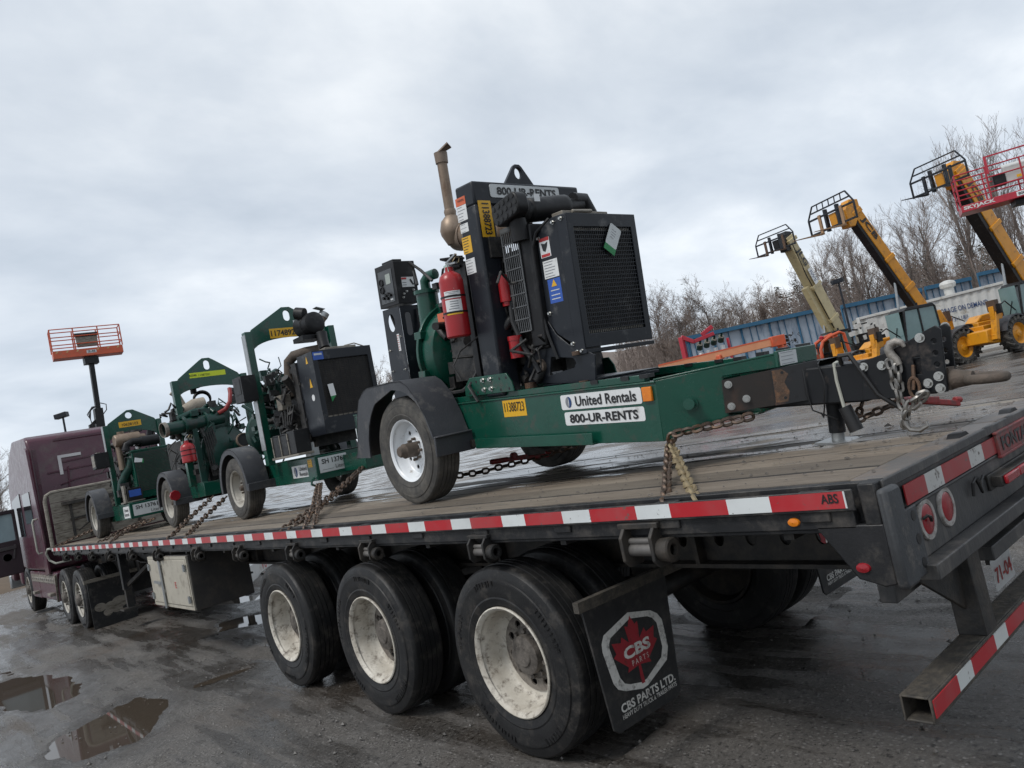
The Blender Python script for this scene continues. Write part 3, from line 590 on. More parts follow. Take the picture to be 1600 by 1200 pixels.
def fender(name, prof, rin, cz, x0, x1, side, W, root, mat='fender_plastic', lip=True):
    # prof: outer outline (y,z) from the rear over the top to the front; rin: wheel arch radius of the outer cheek
    M.setdefault('fender_plastic', M['fender'])
    X = (lambda x: x) if not side else (lambda x: W-x)
    t = .012; n = len(prof); b = MB(); inn = []
    for i, (y, z) in enumerate(prof):
        a = Vector((prof[min(i+1, n-1)][0]-prof[max(i-1, 0)][0], prof[min(i+1, n-1)][1]-prof[max(i-1, 0)][1])).normalized(); inn.append((y+a.y*t, z-a.x*t) if a.x < 0 or True else 0)
    inn = [(y-(Vector((prof[min(i+1, n-1)][0]-prof[max(i-1, 0)][0], prof[min(i+1, n-1)][1]-prof[max(i-1, 0)][1])).normalized()).y*t, z+(Vector((prof[min(i+1, n-1)][0]-prof[max(i-1, 0)][0], prof[min(i+1, n-1)][1]-prof[max(i-1, 0)][1])).normalized()).x*t) for i, (y, z) in enumerate(prof)]
    vs = []; fs = []
    for i in range(n):
        for P in (prof, inn):
            for x in (x0, x1): vs.append((X(x), P[i][0], P[i][1]))
    for i in range(n-1):
        o = 4*i; fs += [(o, o+4, o+5, o+1), (o+2, o+3, o+7, o+6), (o, o+2, o+6, o+4), (o+1, o+5, o+7, o+3)]
    fs += [(0, 1, 3, 2), (4*n-4, 4*n-2, 4*n-1, 4*n-3)]
    b.add(vs, fs)
    if lip:
        lo = []
        for y, z in prof:
            a = math.atan2(z-cz, y); lo.append((max(min(rin*math.cos(a), y+.2), y-.2) if z > cz else (rin if y > 0 else -rin), max(min(rin*math.sin(a)+cz, z), z-.2) if z > cz else z))
        vs = []; fs = []
        for (y, z), (ly, lz) in zip(prof, lo): vs += [(X(x0), y, z), (X(x0), ly, lz), (X(x0+t), y, z), (X(x0+t), ly, lz)]
        for i in range(n-1): o = 4*i; fs += [(o, o+1, o+5, o+4), (o+2, o+6, o+7, o+3), (o+1, o+3, o+7, o+5)]
        b.add(vs, fs)
    return b.build(name, mat, root, smooth=50, bev=0)
def extinguisher(mtx, label, r=.085, h=.46, sticker=True):
    o = empty('fire_extinguisher', label, 'fire extinguisher', mtx=mtx)
    MB().lathe([(0, .001), (0, r*.9), (.01, r), (h-.07, r), (h-.03, r*.85), (h-.005, r*.45), (h, .03), (h+.03, .028), (h+.03, .001)][::-1], (0, 0, 0), (0, 0, 1), 32).build('cylinder', 'red', o)
    if sticker:
        for z0, z1, m in ((h*.38, h*.56, 'white'), (h*.58, h*.69, 'white'), (h*.335, h*.38, 'yellow')):
            b = MB(); n = 10; vs = []
            for i in range(n+1):
                a = R(190+80*i/n); vs += [((r+.001)*math.cos(a), (r+.001)*math.sin(a), z) for z in (z0, z1)]
            b.add(vs, [(2*i, 2*i+2, 2*i+3, 2*i+1) for i in range(n)]); s_ = b.build('decal', m, o)
            if m == 'white':
                b = MB()
                for q in range(4):
                    zz = z0+(z1-z0)*(.2+.2*q); i0 = random.randint(1, 3); vs = []
                    for i in range(i0, n-random.randint(0, 2)): a = R(190+80*i/n); vs += [((r+.0016)*math.cos(a), (r+.0016)*math.sin(a), z) for z in (zz, zz+(z1-z0)*.07)]
                    b.add(vs, [(2*i, 2*i+2, 2*i+3, 2*i+1) for i in range(len(vs)//2-1)])
                b.build('print', 'ink_grey', s_)
    b = MB()
    for z in (h*.36, h*.60): b.lathe([(0, r+.003), (.012, r+.003)], (0, 0, z), (0, 0, 1), 28)
    b.build('strap', 'black', o)
    MB().cyl((0, 0, h+.02), (0, 0, h+.06), .02).bar((0, .02, h+.06), (0, -.10, h+.10), .02, .012).bar((0, .02, h+.05), (0, -.09, h+.045), .02, .012).build('valve_handle', 'galv', o)
    MB().tube([(.02, -.02, h+.06), (.05, -.03, h+.10), (.08, -.03, h+.09), (.07, -.03, h+.06), (.03, -.02, h+.05)], .004, 5).build('pull_ring', 'chain_gold', o)
    MB().tube([(0, .02, h+.04), (0, .07, h+.03), (0, r+.03, h-.06), (0, r+.025, h*.4), (0, r+.02, h*.25)], .009, 6).build('hose', 'hose', o)
    return o
def clutter(b, n, x, y, z, rnd):          # pipes, cables and small castings packed round an engine
    for i in range(n):
        c = Vector((rnd.uniform(*x), rnd.uniform(*y), rnd.uniform(*z))); k = rnd.random()
        if k < .35: s = [rnd.uniform(.02, .07) for _ in range(3)]; b.box(c.x-s[0], c.x+s[0], c.y-s[1], c.y+s[1], c.z-s[2], c.z+s[2])
        elif k < .7:
            d = Vector((rnd.uniform(-1, 1), rnd.uniform(-1, 1), rnd.uniform(-1, 1))).normalized()*rnd.uniform(.03, .12); b.cyl(c-d, c+d, rnd.uniform(.012, .045), n=10)
        else:
            p = [c]; 
            for _ in range(4): p.append(p[-1]+Vector((rnd.uniform(-.1, .1), rnd.uniform(-.12, .12), rnd.uniform(-.14, .12))))
            b.tube(p, rnd.uniform(.006, .016), 6)
def bolts(pts, ax, parent, r=.016, name='bolt', mat='bolt'):
    b = MB(); ax = Vector(ax)
    for p in pts: p = Vector(p); b.cyl(p, p+ax*.004, r*1.35, n=14); b.cyl(p+ax*.004, p+ax*.018, r, r*.9, n=6)
    return b.build(name, mat, parent)
def grille(name, x0, x1, z0, z1, y, nx, nz, parent, mat='black', th=.004, core='radiator_core'):
    b = MB()
    for i in range(1, nx): x = x0+(x1-x0)*i/nx; b.box(x-th/2, x+th/2, y, y+th, z0, z1)
    for i in range(1, nz): z = z0+(z1-z0)*i/nz; b.box(x0, x1, y-th*.6, y-.0002, z-th/2, z+th/2)
    return b.build(name, mat, parent, smooth=0)
def core_mat():
    m, N, L, B = _m('radiator_core'); tc = N.new('ShaderNodeTexCoord').outputs['Object']
    w = N.new('ShaderNodeTexWave'); w.wave_type = 'BANDS'; w.bands_direction = 'X'; w.inputs['Scale'].default_value = 26; w.inputs['Distortion'].default_value = .6; w.inputs['Detail'].default_value = 3; L.new(tc, w.inputs[0])
    c = mixc(N, L, w.outputs[0], (.012, .011, .010), (.038, .033, .03)); c = mixc(N, L, ramp(N, L, nz(N, L, tc, 9, 6, .7), .5, .75), c, (.06, .05, .042)); L.new(c, B.inputs['Base Color']); B.inputs['Roughness'].default_value = .7; return m
M['core'] = core_mat()
# ---- nearest pump: charcoal lift frame
Rt = .409; q = (.5638, 3.6092, -.0207, .0923)
rot = rotm(q[2], q[3])
PM1 = Matrix.Translation((q[0], q[1], H+Rt)) @ rot @ Matrix.Translation((0, 0, -Rt))
p1 = empty('pump_trailer', 'towable pump with charcoal lift frame, tall bronze exhaust and white wheel', 'pump trailer', mtx=PM1, group='pump trailers on the flatbed')
PA = PM1 @ Matrix.Translation((0, 0, Rt))        # axle frame of the nearest pump
W1 = 1.6
for s in (0, 1):
    pump_wheel(Rt-.003, .235, .237, 'wheel_white', 'holes', p1, s, W1)
    f_ = fender('fender', [(.70, -.04), (.66, .02), (.62, .16), (.585, .30), (.52, .42), (.42, .49), (.36, .508), (.0, .525), (-.14, .52), (-.22, .48), (-.32, .38), (-.40, .24), (-.445, .12), (-.46, .09)], .465, .0, -.035, .275, s, W1, p1)
    X = (lambda x: x) if not s else (lambda x: W1-x)
    MB().box(min(X(-.035), X(.30)), max(X(-.035), X(.30)), -.475, -.455, -.045, .10).box(min(X(-.03), X(.275)), max(X(-.03), X(.275)), -.50, -.45, .088, .10).build('fender_step', 'fender', f_, bev=.008)
    MB().bar((X(.26), -.47, .0), (X(.33), -.49, .0), .09, .05).bar((X(.2), -.44, -.02), (X(.3), -.44, -.02), .05, .05).bar((X(.1), .3, .2), (X(.3), .3, .2), .05, .05).build('fender_bracket', 'frame_dark', f_)
MB().cyl((.15, 0, 0), (W1-.15, 0, 0), .05, n=12).build('axle', 'frame_dark', p1)
def nose(k, s, z, off): t = V(.39, -.675, 0).normalized(); p_ = V(.29, -2.185, z)+t*s+V(-.675, -.39, 0).normalized()*off; return V(p_.x if k > 0 else W1-p_.x, p_.y, p_.z)
b = MB()
for s in (0, 1):
    X = (lambda x: x) if not s else (lambda x: W1-x)
    k = 1 if not s else -1
    def bx(*a): b.box(min(X(a[0]), X(a[1])), max(X(a[0]), X(a[1])), *a[2:])
    bx(.29, .31, -2.19, 1.25, -.028, .293); bx(.282, .36, -2.19, 1.25, .285, .297); bx(.315, .36, -2.10, 1.2, .297, .336)
    bx(.245, .30, -1.70, -.55, -.036, -.026); bx(.245, .252, -1.70, -.55, -.03, .035); bx(.29, .36, -2.19, 1.25, -.035, -.023)
    # front: cheeks drawn in towards the drawbar
    b.prism([(-2.185, -.033), (-2.30, .0), (-2.62, .07), (-3.0, .16), (-3.0, .345), (-2.62, .318), (-2.185, .30)], (X(.29), 0, 0), (.0, 1, 0), (0, 0, 1), (.02*k, 0, 0)) if False else None
    q = [nose(k, s_, z_, 0) for s_, z_ in ((0, -.033), (.16, .0), (.36, .06), (.36, .272), (.63, .277), (.63, .345), (0, .297))]; n_ = len(q); w2 = [nose(k, s_, z_, -.02) for s_, z_ in ((0, -.033), (.16, .0), (.36, .06), (.36, .272), (.63, .277), (.63, .345), (0, .297))]
    b.add(q+w2, [tuple(range(n_))[::-1], tuple(range(n_, 2*n_))]+[(i, (i+1) % n_, n_+(i+1) % n_, n_+i) for i in range(n_)])
b.add([(.285, -2.18, .297), (1.315, -2.18, .297), (.995, -2.735, .343), (.605, -2.735, .343)]+[(.285, -2.18, .309), (1.315, -2.18, .309), (.995, -2.735, .355), (.605, -2.735, .355)], [(0, 1, 2, 3), (7, 6, 5, 4), (0, 4, 5, 1), (1, 5, 6, 2), (2, 6, 7, 3), (3, 7, 4, 0)])
b.box(.29, 1.31, 1.21, 1.25, -.02, .29); b.box(.36, 1.24, -2.1, 1.2, .20, .23); b.box(.60, 1.0, -2.745, -2.725, .278, .362)
ch = b.build('chassis', 'green', p1, bev=.006)
each('pocket', 'ink', ch, lambda b, q: b.box(q[0]-.03, q[0]+.03, q[1]-.03, q[1]+.03, .318, .3385), [(x, y) for y in (-1.72, -1.96, -2.1) for x in (.338, W1-.338)])  # black blocks, here and below, stand in for shaded open pockets
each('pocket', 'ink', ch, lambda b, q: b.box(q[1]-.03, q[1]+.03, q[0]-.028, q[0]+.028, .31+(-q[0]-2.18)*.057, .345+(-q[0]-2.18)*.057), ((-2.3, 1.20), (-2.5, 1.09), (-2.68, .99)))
MB().cyl((.38, -2.33, .15), (.30, -2.38, .155), .03, n=14).cyl((.42, -2.31, .15), (.36, -2.345, .15), .042, n=14).build('drain_pipe', 'green', ch)
for x in (.2895, ):
    MPOLY = [(-.47, .334), (-1.015, .334), (-1.0, .40), (-.955, .462), (-.545, .465), (-.475, .40)]
    mp = MB().prism(MPOLY, (.284, 0, 0), (0, 1, 0), (0, 0, 1), (.014, 0, 0)).build('mount_plate', 'green', p1, bev=.004); MB().prism(MPOLY, (W1-.298, 0, 0), (0, 1, 0), (0, 0, 1), (.014, 0, 0)).build('mount_plate', 'green', p1, bev=.004)
    bolts([(.284, y, z) for y in (-.70, -.78) for z in (.435, .37)], (-1, 0, 0), mp, .013)
    b = MB()
    for y, z in ((-.56, .43), (-.62, .43), (-.88, .43), (-.95, .43), (-.53, .355), (-.62, .355), (-.88, .355), (-.97, .355)): b.cyl((.2835, y, z), (.29, y, z), .010, n=10)
    b.build('bolt_hole', 'ink', mp)  # holes drawn as black discs, their inner shade put into the colour
# drawbar, coupler, jack
db = MB().box(.66, .90, -3.14, -2.55, .065, .255).box(.662, .745, -3.45, -3.135, .08, .25).build('drawbar', 'tongue', p1, bev=.010)
def nose_plate(b, q, k=1, t=.008):
    P = [nose(k, s_, z_, .004) for s_, z_ in q]; n_ = len(P); Q = [nose(k, s_, z_, .004+t) for s_, z_ in q]
    b.add(P+Q, [tuple(range(n_)), tuple(range(2*n_-1, n_-1, -1))]+[(i, (i+1) % n_, n_+(i+1) % n_, n_+i) for i in range(n_)])
b = MB(); nose_plate(b, [(.60, .09), (.82, .10), (.82, .285), (.60, .270)]); nose_plate(b, [(.60, .09), (.82, .10), (.82, .285), (.60, .270)], -1); b.add([nose(1, .345, .268, .01), nose(-1, .345, .268, .01), nose(-1, .83, .284, .01), nose(1, .83, .284, .01)], [(0, 1, 2, 3)])
b.add([(.30, -2.52, .296), (1.30, -2.52, .296), (.95, -3.0, .276), (.65, -3.0, .276)], [(0, 1, 2, 3)]) if False else None
sk = b.build('drawbar_sleeve', pm('sleeve', (.010, .011, .013), (.014, .015, .017), .5, sc=4, dirt=(.12, .06, .04), damt=.16, dsc=3.2), db, bev=.003)
b = MB(); nose_plate(b, [(.345, .078), (.60, .088), (.60, .272), (.35, .252)], 1, .004); rc = b.build('recess_shade', pm('recess_rust_shade', (.012, .010, .009), (.022, .015, .012), .6, sc=6, dirt=(.05, .027, .018), damt=.3, dsc=6), db)  # raised dark plate; the open channel's shade and rust put into its colour
bolts([nose(1, .38, .225, .008), nose(1, .38, .11, .008), nose(1, .46, .14, .008)], (-.866, -.5, 0), sk, .015)
b = MB()
for s_, z_ in ((.65, .25), (.70, .25), (.76, .255), (.65, .12), (.70, .12), (.76, .125)): p_ = nose(1, s_, z_, .0125); b.cyl(p_, p_+V(-.001, -.0006, 0), .008, n=10)  # black discs paint the dark inside the sleeve holes
b.build('bolt_hole', 'ink', sk); b = MB(); nose_plate(b, [(.602, .10), (.66, .10), (.675, .15), (.655, .2), (.68, .24), (.65, .268), (.602, .266)], 1, .0092); b.build('rust_stain', 'rust', sk)
b = MB()
CP = [(-3.195, .075), (-3.286, .075), (-3.41, .085), (-3.50, .088), (-3.505, .365), (-3.485, .383), (-3.455, .372), (-3.36, .327), (-3.266, .289), (-3.20, .272), (-3.14, .262), (-3.13, .075)]
for x, s in ((.655, -1), (.752, 1)):
    b.plate_holes(CP, [circ(y, z, .011, n=10) for y, z in ((-3.472, .315), (-3.472, .262), (-3.472, .211))]+[[(-3.375, .175), (-3.405, .175), (-3.405, .255), (-3.375, .255)]], (x, 0, 0), (0, 1, 0), (0, 0, 1), (.014*s, 0, 0))
cp = b.build('coupler_plate', 'tongue', p1, bev=.003)
bolts([(.641, y, z) for y, z in ((-3.418, .337), (-3.473, .159), (-3.425, .132), (-3.473, .106), (-3.237, .232), (-3.154, .233))], (-1, 0, 0), cp, .016)
bolts([(.766, y, z) for y, z in ((-3.48, .37), (-3.48, .12))], (1, 0, 0), cp, .014)
t = [(.705+.055*math.sin(2*math.pi*i/20), -3.635-.07*math.cos(2*math.pi*i/20), .13) for i in range(20)]
MB().tube(t, .022, 10, closed=True).cyl((.705, -3.585, .135), (.705, -3.50, .137), .030, .046, n=14).box(.67, .74, -3.505, -3.44, .09, .19).build('lunette_ring', 'rust_hub', cp)
jk = MB().cyl((.79, -2.91, .20), (.79, -2.905, -.095), .040, n=20).build('jack', 'tongue', p1)
MB().cyl((.79, -2.905, -.09), (.79, -2.903, -.135), .032, n=18).box(.70, .88, -2.99, -2.82, -.146, -.134).build('jack_foot', 'galv', jk)
b = MB(); b.tube([(.72, -2.9, .285), (.66, -2.92, .27), (.64, -2.95, .18), (.645, -2.93, .05), (.68, -2.9, .0), (.7, -2.88, .02)], .004, 5).tube([(.70, -2.83, .29), (.655, -2.84, .25), (.645, -2.85, .12), (.66, -2.86, .04), (.72, -2.95, -.02)], .004, 5)
b.build('brake_cable', 'hose', db)
MB().tube([(.72, -2.99, .265), (.665, -3.0, .262), (.658, -3.005, .18), (.657, -3.02, .07), (.65, -3.03, .03)], .0085, 7).build('light_cord', 'cable_white', db)
MB().cyl((.65, -3.03, .05), (.655, -3.07, -.07), .030, .034, n=16).build('connector_plug', 'hose', db)
MB().tube([(.66, -3.04, .26), (.63, -3.05, .30), (.625, -3.10, .30), (.63, -3.14, .22), (.64, -3.2, .10), (.66, -3.28, .03), (.67, -3.30, .02)], .012, 8).build('air_hose', 'hose', db)
# lift frame
b = MB(); b.box(.29, .45, -.90, -.70, .31, 1.62).box(W1-.45, W1-.29, -.90, -.70, .31, 1.62)
b.box(.29, W1-.29, -.90, -.70, 1.61, 1.775)
fr = b.build('lift_frame', 'char', p1, bev=.016)
MB().plate_holes([(.635, 1.77), (.665, 1.80), (.76, 1.925), (.78, 1.94), (.82, 1.94), (.84, 1.925), (.935, 1.80), (.965, 1.77)], [circ(.80, 1.875, .035, .042, 16)], (0, -.82, 0), (1, 0, 0), (0, 0, 1), (0, .03, 0)).build('lifting_eye', 'char', fr, bev=.004)
sg = decal('sign', (.765, -.901, 1.71), .66, .092, FY, 'grey_sign', fr, .018, .006); text('800-UR-RENTS', .565, .055, (.775, -.908, 1.71), *FY, 'ink', sg, bold=.03)
d = decal('decal', (.37, -.901, 1.515), .11, .25, FY, 'yellow', fr, 0, .002); text('11388723', .215, .062, (.372, -.9035, 1.515), (0, 0, -1), (1, 0, 0), 'ink', d, bold=.02)
d = decal('decal', (.2895, -.748, 1.672), .11, .055, FX, 'orange', fr, 0, .002); text('WARNING', .07, .016, (.287, -.753, 1.678), *FX, 'ink', d, bold=.01)
decal('decal', (.2895, -.748, 1.59), .11, .105, FX, 'white', fr, 0, .002, 5); decal('decal', (.2895, -.748, 1.488), .09, .06, FX, 'white', fr, 0, .002, 3)
d = decal('decal', (.2895, -.75, 1.37), .10, .115, FX, 'yellow', fr, 0, .002, 6, 'ink'); d = decal('decal', (.2895, -.755, 1.222), .105, .105, FX, 'white', fr, 0, .002, 5)
# exhaust and muffler
mf = MB().lathe([(0, .03), (.04, .07), (.09, .105), (.13, .112), (.72, .112), (.76, .10), (.82, .05), (.95, .045)], (.80, .10, 1.615), (0, -1, -.13), 32).build('muffler', 'exhaust', p1)
b = MB()
for k in (.22, .48, .66): b.lathe([(k, .113), (k, .118), (k+.02, .118), (k+.02, .113)], (.80, .10, 1.615), (0, -1, -.13), 32)
b.build('muffler_clamp', 'exhaust_dull', mf)
b = MB(); b.lathe([(-.02, .06), (.06, .10), (.10, .105), (.17, .085), (.21, .045), (.24, .05), (.26, .045)], (.74, -.03, 1.56), (-.02, 0, 1), 26); b.cyl((.735, -.03, 1.78), (.73, -.03, 2.20), .041, n=24)
st = b.build('exhaust_stack', 'exhaust', mf)
MB().lathe([(0, .042), (0, .05), (.085, .054), (.085, .043)], (.73, -.03, 2.19), (0, 0, 1), 22).prism([(-.07, .0), (.06, .0), (.03, .07), (-.02, .05)], (.70, -.10, 2.285), (.3, -.9, .42), (1, .1, -.1), (0, .005, .012)).build('rain_cap', 'exhaust_dull', st)
# radiator housing
sp_ = [(-1.53, .54), (-1.53, 1.392), (-1.41, 1.392), (-1.25, 1.33), (-1.24, .76), (-1.31, .66), (-1.40, .60)]
rd = MB().prism(sp_, (.472, 0, 0), (0, 1, 0), (0, 0, 1), (.012, 0, 0)).prism(sp_, (1.116, 0, 0), (0, 1, 0), (0, 0, 1), (.012, 0, 0)).box(.474, 1.126, -1.53, -1.40, 1.380, 1.394).add([(.474, -1.41, 1.385), (1.126, -1.41, 1.385), (1.126, -1.25, 1.33), (.474, -1.25, 1.33)], [(0, 1, 2, 3)]).box(.484, 1.116, -1.50, -1.42, .56, .60)
rd = rd.build('radiator_housing', 'char', p1, bev=.004)
b = MB(); x0, x1, z0, z1 = .472, 1.128, .54, 1.392; gx0, gx1, gz0, gz1 = .525, 1.075, .625, 1.305
b.plate_holes([(x0, z0), (x1, z0), (x1, z1), (x0, z1)], [[(gx0, gz0), (gx1, gz0), (gx1, gz1), (gx0, gz1)]], (0, -1.543, 0), (1, 0, 0), (0, 0, 1), (0, .012, 0)); b.box(.466, .472, -1.543, -1.455, .50, 1.385); gf = b.build('grille_frame', 'char', rd, bev=.003)
grille('grille_mesh', gx0, gx1, gz0, gz1, -1.536, 30, 26, gf, 'char', .0042)
MB().box(.50, 1.10, -1.50, -1.43, .60, 1.33).build('radiator_core', 'core', rd); MB().box(.53, 1.07, -1.525, -1.51, gz0+.004, gz0+.022).box(.53, 1.07, -1.525, -1.51, gz1-.022, gz1-.004).build('core_edge', 'alu', rd)
bolts([(.466, -1.515, .525), (.466, -1.47, .525), (.472, -1.44, .58), (.472, -1.42, 1.36), (.466, -1.50, 1.365), (.472, -1.27, 1.29), (.472, -1.27, .80)], (-1, 0, 0), rd, .010)
d = decal('decal', (.472, -1.315, 1.222), .095, .125, FX, 'white', rd, 0, .0015); decal('print', (.4702, -1.315, 1.275), .09, .022, FX, 'ink_red', d, 0, .0008); decal('print', (.4702, -1.315, 1.172), .08, .018, FX, 'ink_red', d, 0, .0008); MB().prism([(-.02, -.02), (.0, -.03), (.02, .0), (.03, .03), (.0, .02), (-.03, .03)], (.4702, -1.315, 1.225), (0, -1, 0), (0, 0, 1), (-.0008, 0, 0)).build('print', 'ink', d, smooth=0)
decal('decal', (.472, -1.34, 1.08), .135, .115, FX, 'white', rd, 0, .0015, 6); d = decal('decal', (.472, -1.35, .937), .118, .155, FX, 'ink_blue', rd, 0, .0015, 0)
MB().prism([(-.025, -.02), (.025, -.02), (0, .025)], (.4702, -1.35, .985), (0, -1, 0), (0, 0, 1), (-.001, 0, 0)).build('print', 'yellow', d, smooth=0)
for z in (.94, .91, .885): decal('print', (.4702, -1.35, z), .08, .006, FX, 'grey_sign', d, 0, .0008)
tg = MB().prism(rrect(-.055, .055, -.055, .10, .012), (.86, -1.552, 1.22), (.82, 0, -.52), (.52, 0, .82), (0, -.002, 0)).build('inspection_tag', 'grey_sign', rd, smooth=0)
MB().prism([(-.055, -.10), (.055, -.10), (.055, -.055), (-.055, -.055)], (.86, -1.552, 1.22), (.82, 0, -.52), (.52, 0, .82), (0, -.002, 0)).build('tag_end', 'tag_green', tg, smooth=0)
decal('print', (.875, -1.555, 1.25), .06, .07, ((.82, 0, -.52), (.52, 0, .82)), 'grey_sign', tg, 0, .0006, 4)
MB().box(.60, 1.0, -1.46, -1.36, 1.392, 1.40).box(.55, .98, -1.44, -1.34, 1.40, 1.435).cyl((.62, -1.46, 1.425), (.80, -1.46, 1.43), .012).build('header_tank', 'alu', rd, bev=.006)
# fan guard and air cleaner
b = MB(); y0, y1, z0, z1 = -.965, -1.125, .715, 1.392
for i in range(9): y = y0+(y1-y0)*i/8; b.box(.418, .424, y-.003 if i not in (0, 8) else y-.006, y+.003 if i not in (0, 8) else y+.006, z0, z1)
for i in range(9): z = z0+(z1-z0)*i/8; b.box(.415, .4179, y1, y0, z-.004, z+.004)
b.box(.415, .428, y1-.004, y0+.004, z1, z1+.03)
b.build('fan_guard', pm('guard_grey', (.12, .125, .13), (.08, .085, .09), .5), p1)
MB().box(.43, .70, -1.24, -1.10, .60, 1.40).box(.45, 1.1, -1.235, -1.12, .58, 1.37).build('fan_shroud', 'black', p1, bev=.01)
ac = MB().lathe([(.0, .001), (.0, .07), (.02, .078), (.05, .08), (.06, .072), (.08, .072), (.09, .082), (.40, .082), (.44, .08), (.47, .055), (.60, .05)], (.42, -1.17, 1.495), (1, 0, .10), 28).build('air_cleaner', 'black', p1)
b = MB(); b.prism(rrect(-.135, .135, -.075, .075, .055), (.40, -1.17, 1.505), (0, -1, .22), (0, .2, 1), (-.095, 0, 0)); ai = b.build('air_intake', 'black', ac, bev=.012)
b = MB()
for i in range(5):
    for j in range(3):
        p = Vector((.3052, -1.17, 1.505))+Vector((0, -1, .22))*(-.10+i*.05+(.012 if j % 2 else 0))*.98+Vector((0, .2, 1))*(-.045+j*.045); b.cyl(p, p+V(-.004, 0, 0), .0165, n=10); b.cyl(p+V(-.004, 0, 0), p+V(-.0045, 0, 0), .010, n=10)
b.build('intake_louver', pm('louver', (.004, .004, .004), (.008, .008, .008), .5), ai)
MB().cyl((.40, -1.17, 1.44), (.41, -1.17, 1.30), .06, n=18).tube([(.95, -1.17, 1.585), (1.05, -1.17, 1.59), (1.10, -1.17, 1.5), (1.10, -1.17, 1.3)], .055, 12).build('air_duct', 'black', ac); decal('decal', (.52, -1.262, 1.565), .05, .05, FY, 'white', ac, 0, .001)
# engine, brackets, filters
rnd = random.Random(3)
b = MB().box(.55, 1.05, -1.12, -.05, .42, 1.0).box(.60, 1.0, -1.05, -.1, 1.0, 1.30).box(.42, .60, -.65, -.2, .45, .8); clutter(b, 130, (.40, .75), (-1.15, -.05), (.38, 1.36), rnd)
for k in range(5): b.tube([(.5, -.95+.1*k, 1.3), (.44, -.98+.09*k, 1.15), (.42, -1.0+.1*k, .9), (.45, -.97+.12*k, .55)], .011, 6)
en = b.build('engine', 'engine', p1, smooth=40)
MB().cyl((.41, -.93, .94), (.41, -.93, 1.09), .042, n=20).cyl((.41, -.93, 1.09), (.41, -.93, 1.12), .036).cyl((.41, -.93, .91), (.41, -.93, .94), .03).build('oil_filter', 'red', en); MB().cyl((.40, -.97, .55), (.40, -.97, .67), .047, n=20).cyl((.40, -.97, .67), (.40, -.97, .70), .051).build('fuel_filter', 'red', en)
b = MB(); b.plate_holes([(-.84, .372), (-.90, .37), (-1.585, .315), (-1.61, .49), (-1.50, .55), (-1.40, .58), (-1.30, .66), (-1.24, .76), (-1.13, .72)], [[(-1.18, .40), (-1.42, .43), (-1.44, .46), (-1.42, .49), (-1.22, .52)], circ(-1.12, .47, .03, .04)], (.468, 0, 0), (0, 1, 0), (0, 0, 1), (.012, 0, 0)); b.box(.44, 1.1, -1.58, -.85, .31, .33).box(.455, 1.12, -1.56, -1.42, .505, .53).box(.47, 1.1, -1.58, -1.1, .335, .345)
bk = b.build('engine_bracket', 'char', p1, bev=.003); bolts([(.468, -1.07, .61), (.468, -1.11, .585), (.468, -1.06, .575), (.468, -1.06, .38)], (-1, 0, 0), bk, .011)
MB().lathe([(0, .03), (0, .046), (.03, .046), (.03, .03)], (.44, -1.12, .47), (1, 0, 0), 20).build('bush', 'rust_hub', bk); MB().cyl((.455, -1.47, .505), (.455, -1.47, .53), .03).cyl((.45, -1.0, .335), (.45, -1.0, .372), .04).cyl((.45, -1.5, .31), (.45, -1.5, .34), .03).build('rubber_mount', 'rust', bk)
MB().tube([(.46, -.93, 1.2), (.43, -.945, 1.0), (.41, -.96, .8), (.41, -1.03, .62), (.42, -1.12, .47), (.42, -1.14, .43)], .018, 8).tube([(.50, -1.36, 1.40), (.455, -1.27, 1.33), (.44, -1.21, 1.2), (.44, -1.21, .9), (.45, -1.25, .65), (.46, -1.29, .5)], .011, 7).build('hose', 'hose', en)
MB().box(.34, .40, -.62, -.56, .32, 1.27).bar((.37, -.55, 1.26), (.30, -.46, 1.27), .12, .02).bar((.36, -.58, 1.32), (.28, -.45, 1.33), .10, .016).cyl((.33, -.5, 1.26), (.33, -.5, 1.36), .014).build('extinguisher_bracket', 'black', p1, bev=.003)
# pump end
pv = MB().lathe([(-.02, .001), (-.02, .12), (.02, .20), (.05, .33), (.10, .375), (.19, .385), (.27, .36), (.31, .28), (.33, .20), (.45, .17), (.47, .001)], (.72, .24, .68), (0, -1, 0), 40)
pv.lathe([(0, .385), (0, .42), (.03, .42), (.03, .385)], (.72, .11, .68), (0, -1, 0), 40)
for k in range(8): a = R(45*k+20); c = V(.72+.40*math.cos(a), .09, .68+.40*math.sin(a)); pv.box(c.x-.03, c.x+.03, .05, .14, c.z-.03, c.z+.03)
pv.cyl((.72, .2, .68), (.72, .62, .72), .11).cyl((.72, .6, .72), (.72, .64, .72), .17); pv.box(.5, .95, .05, .3, .28, .40)
pv = pv.build('pump_volute', 'green', p1, bev=.004)
MB().cyl((.55, .20, .85), (.55, .20, 1.21), .09, n=24).cyl((.55, .20, 1.19), (.55, .20, 1.22), .105, n=24).tube([(.55, .20, 1.22), (.55, .20, 1.29), (.56, .16, 1.325), (.58, .08, 1.33)], .042, 12).build('priming_tank', 'green', pv)
decal('decal', (.44, -.10, .955), .09, .07, FX, 'orange', pv, 0, .001)
bolts([(.56, -.24, .60), (.60, -.24, .50), (.82, -.24, .85), (.56, -.24, .74)], (0, -1, 0), pv, .015)
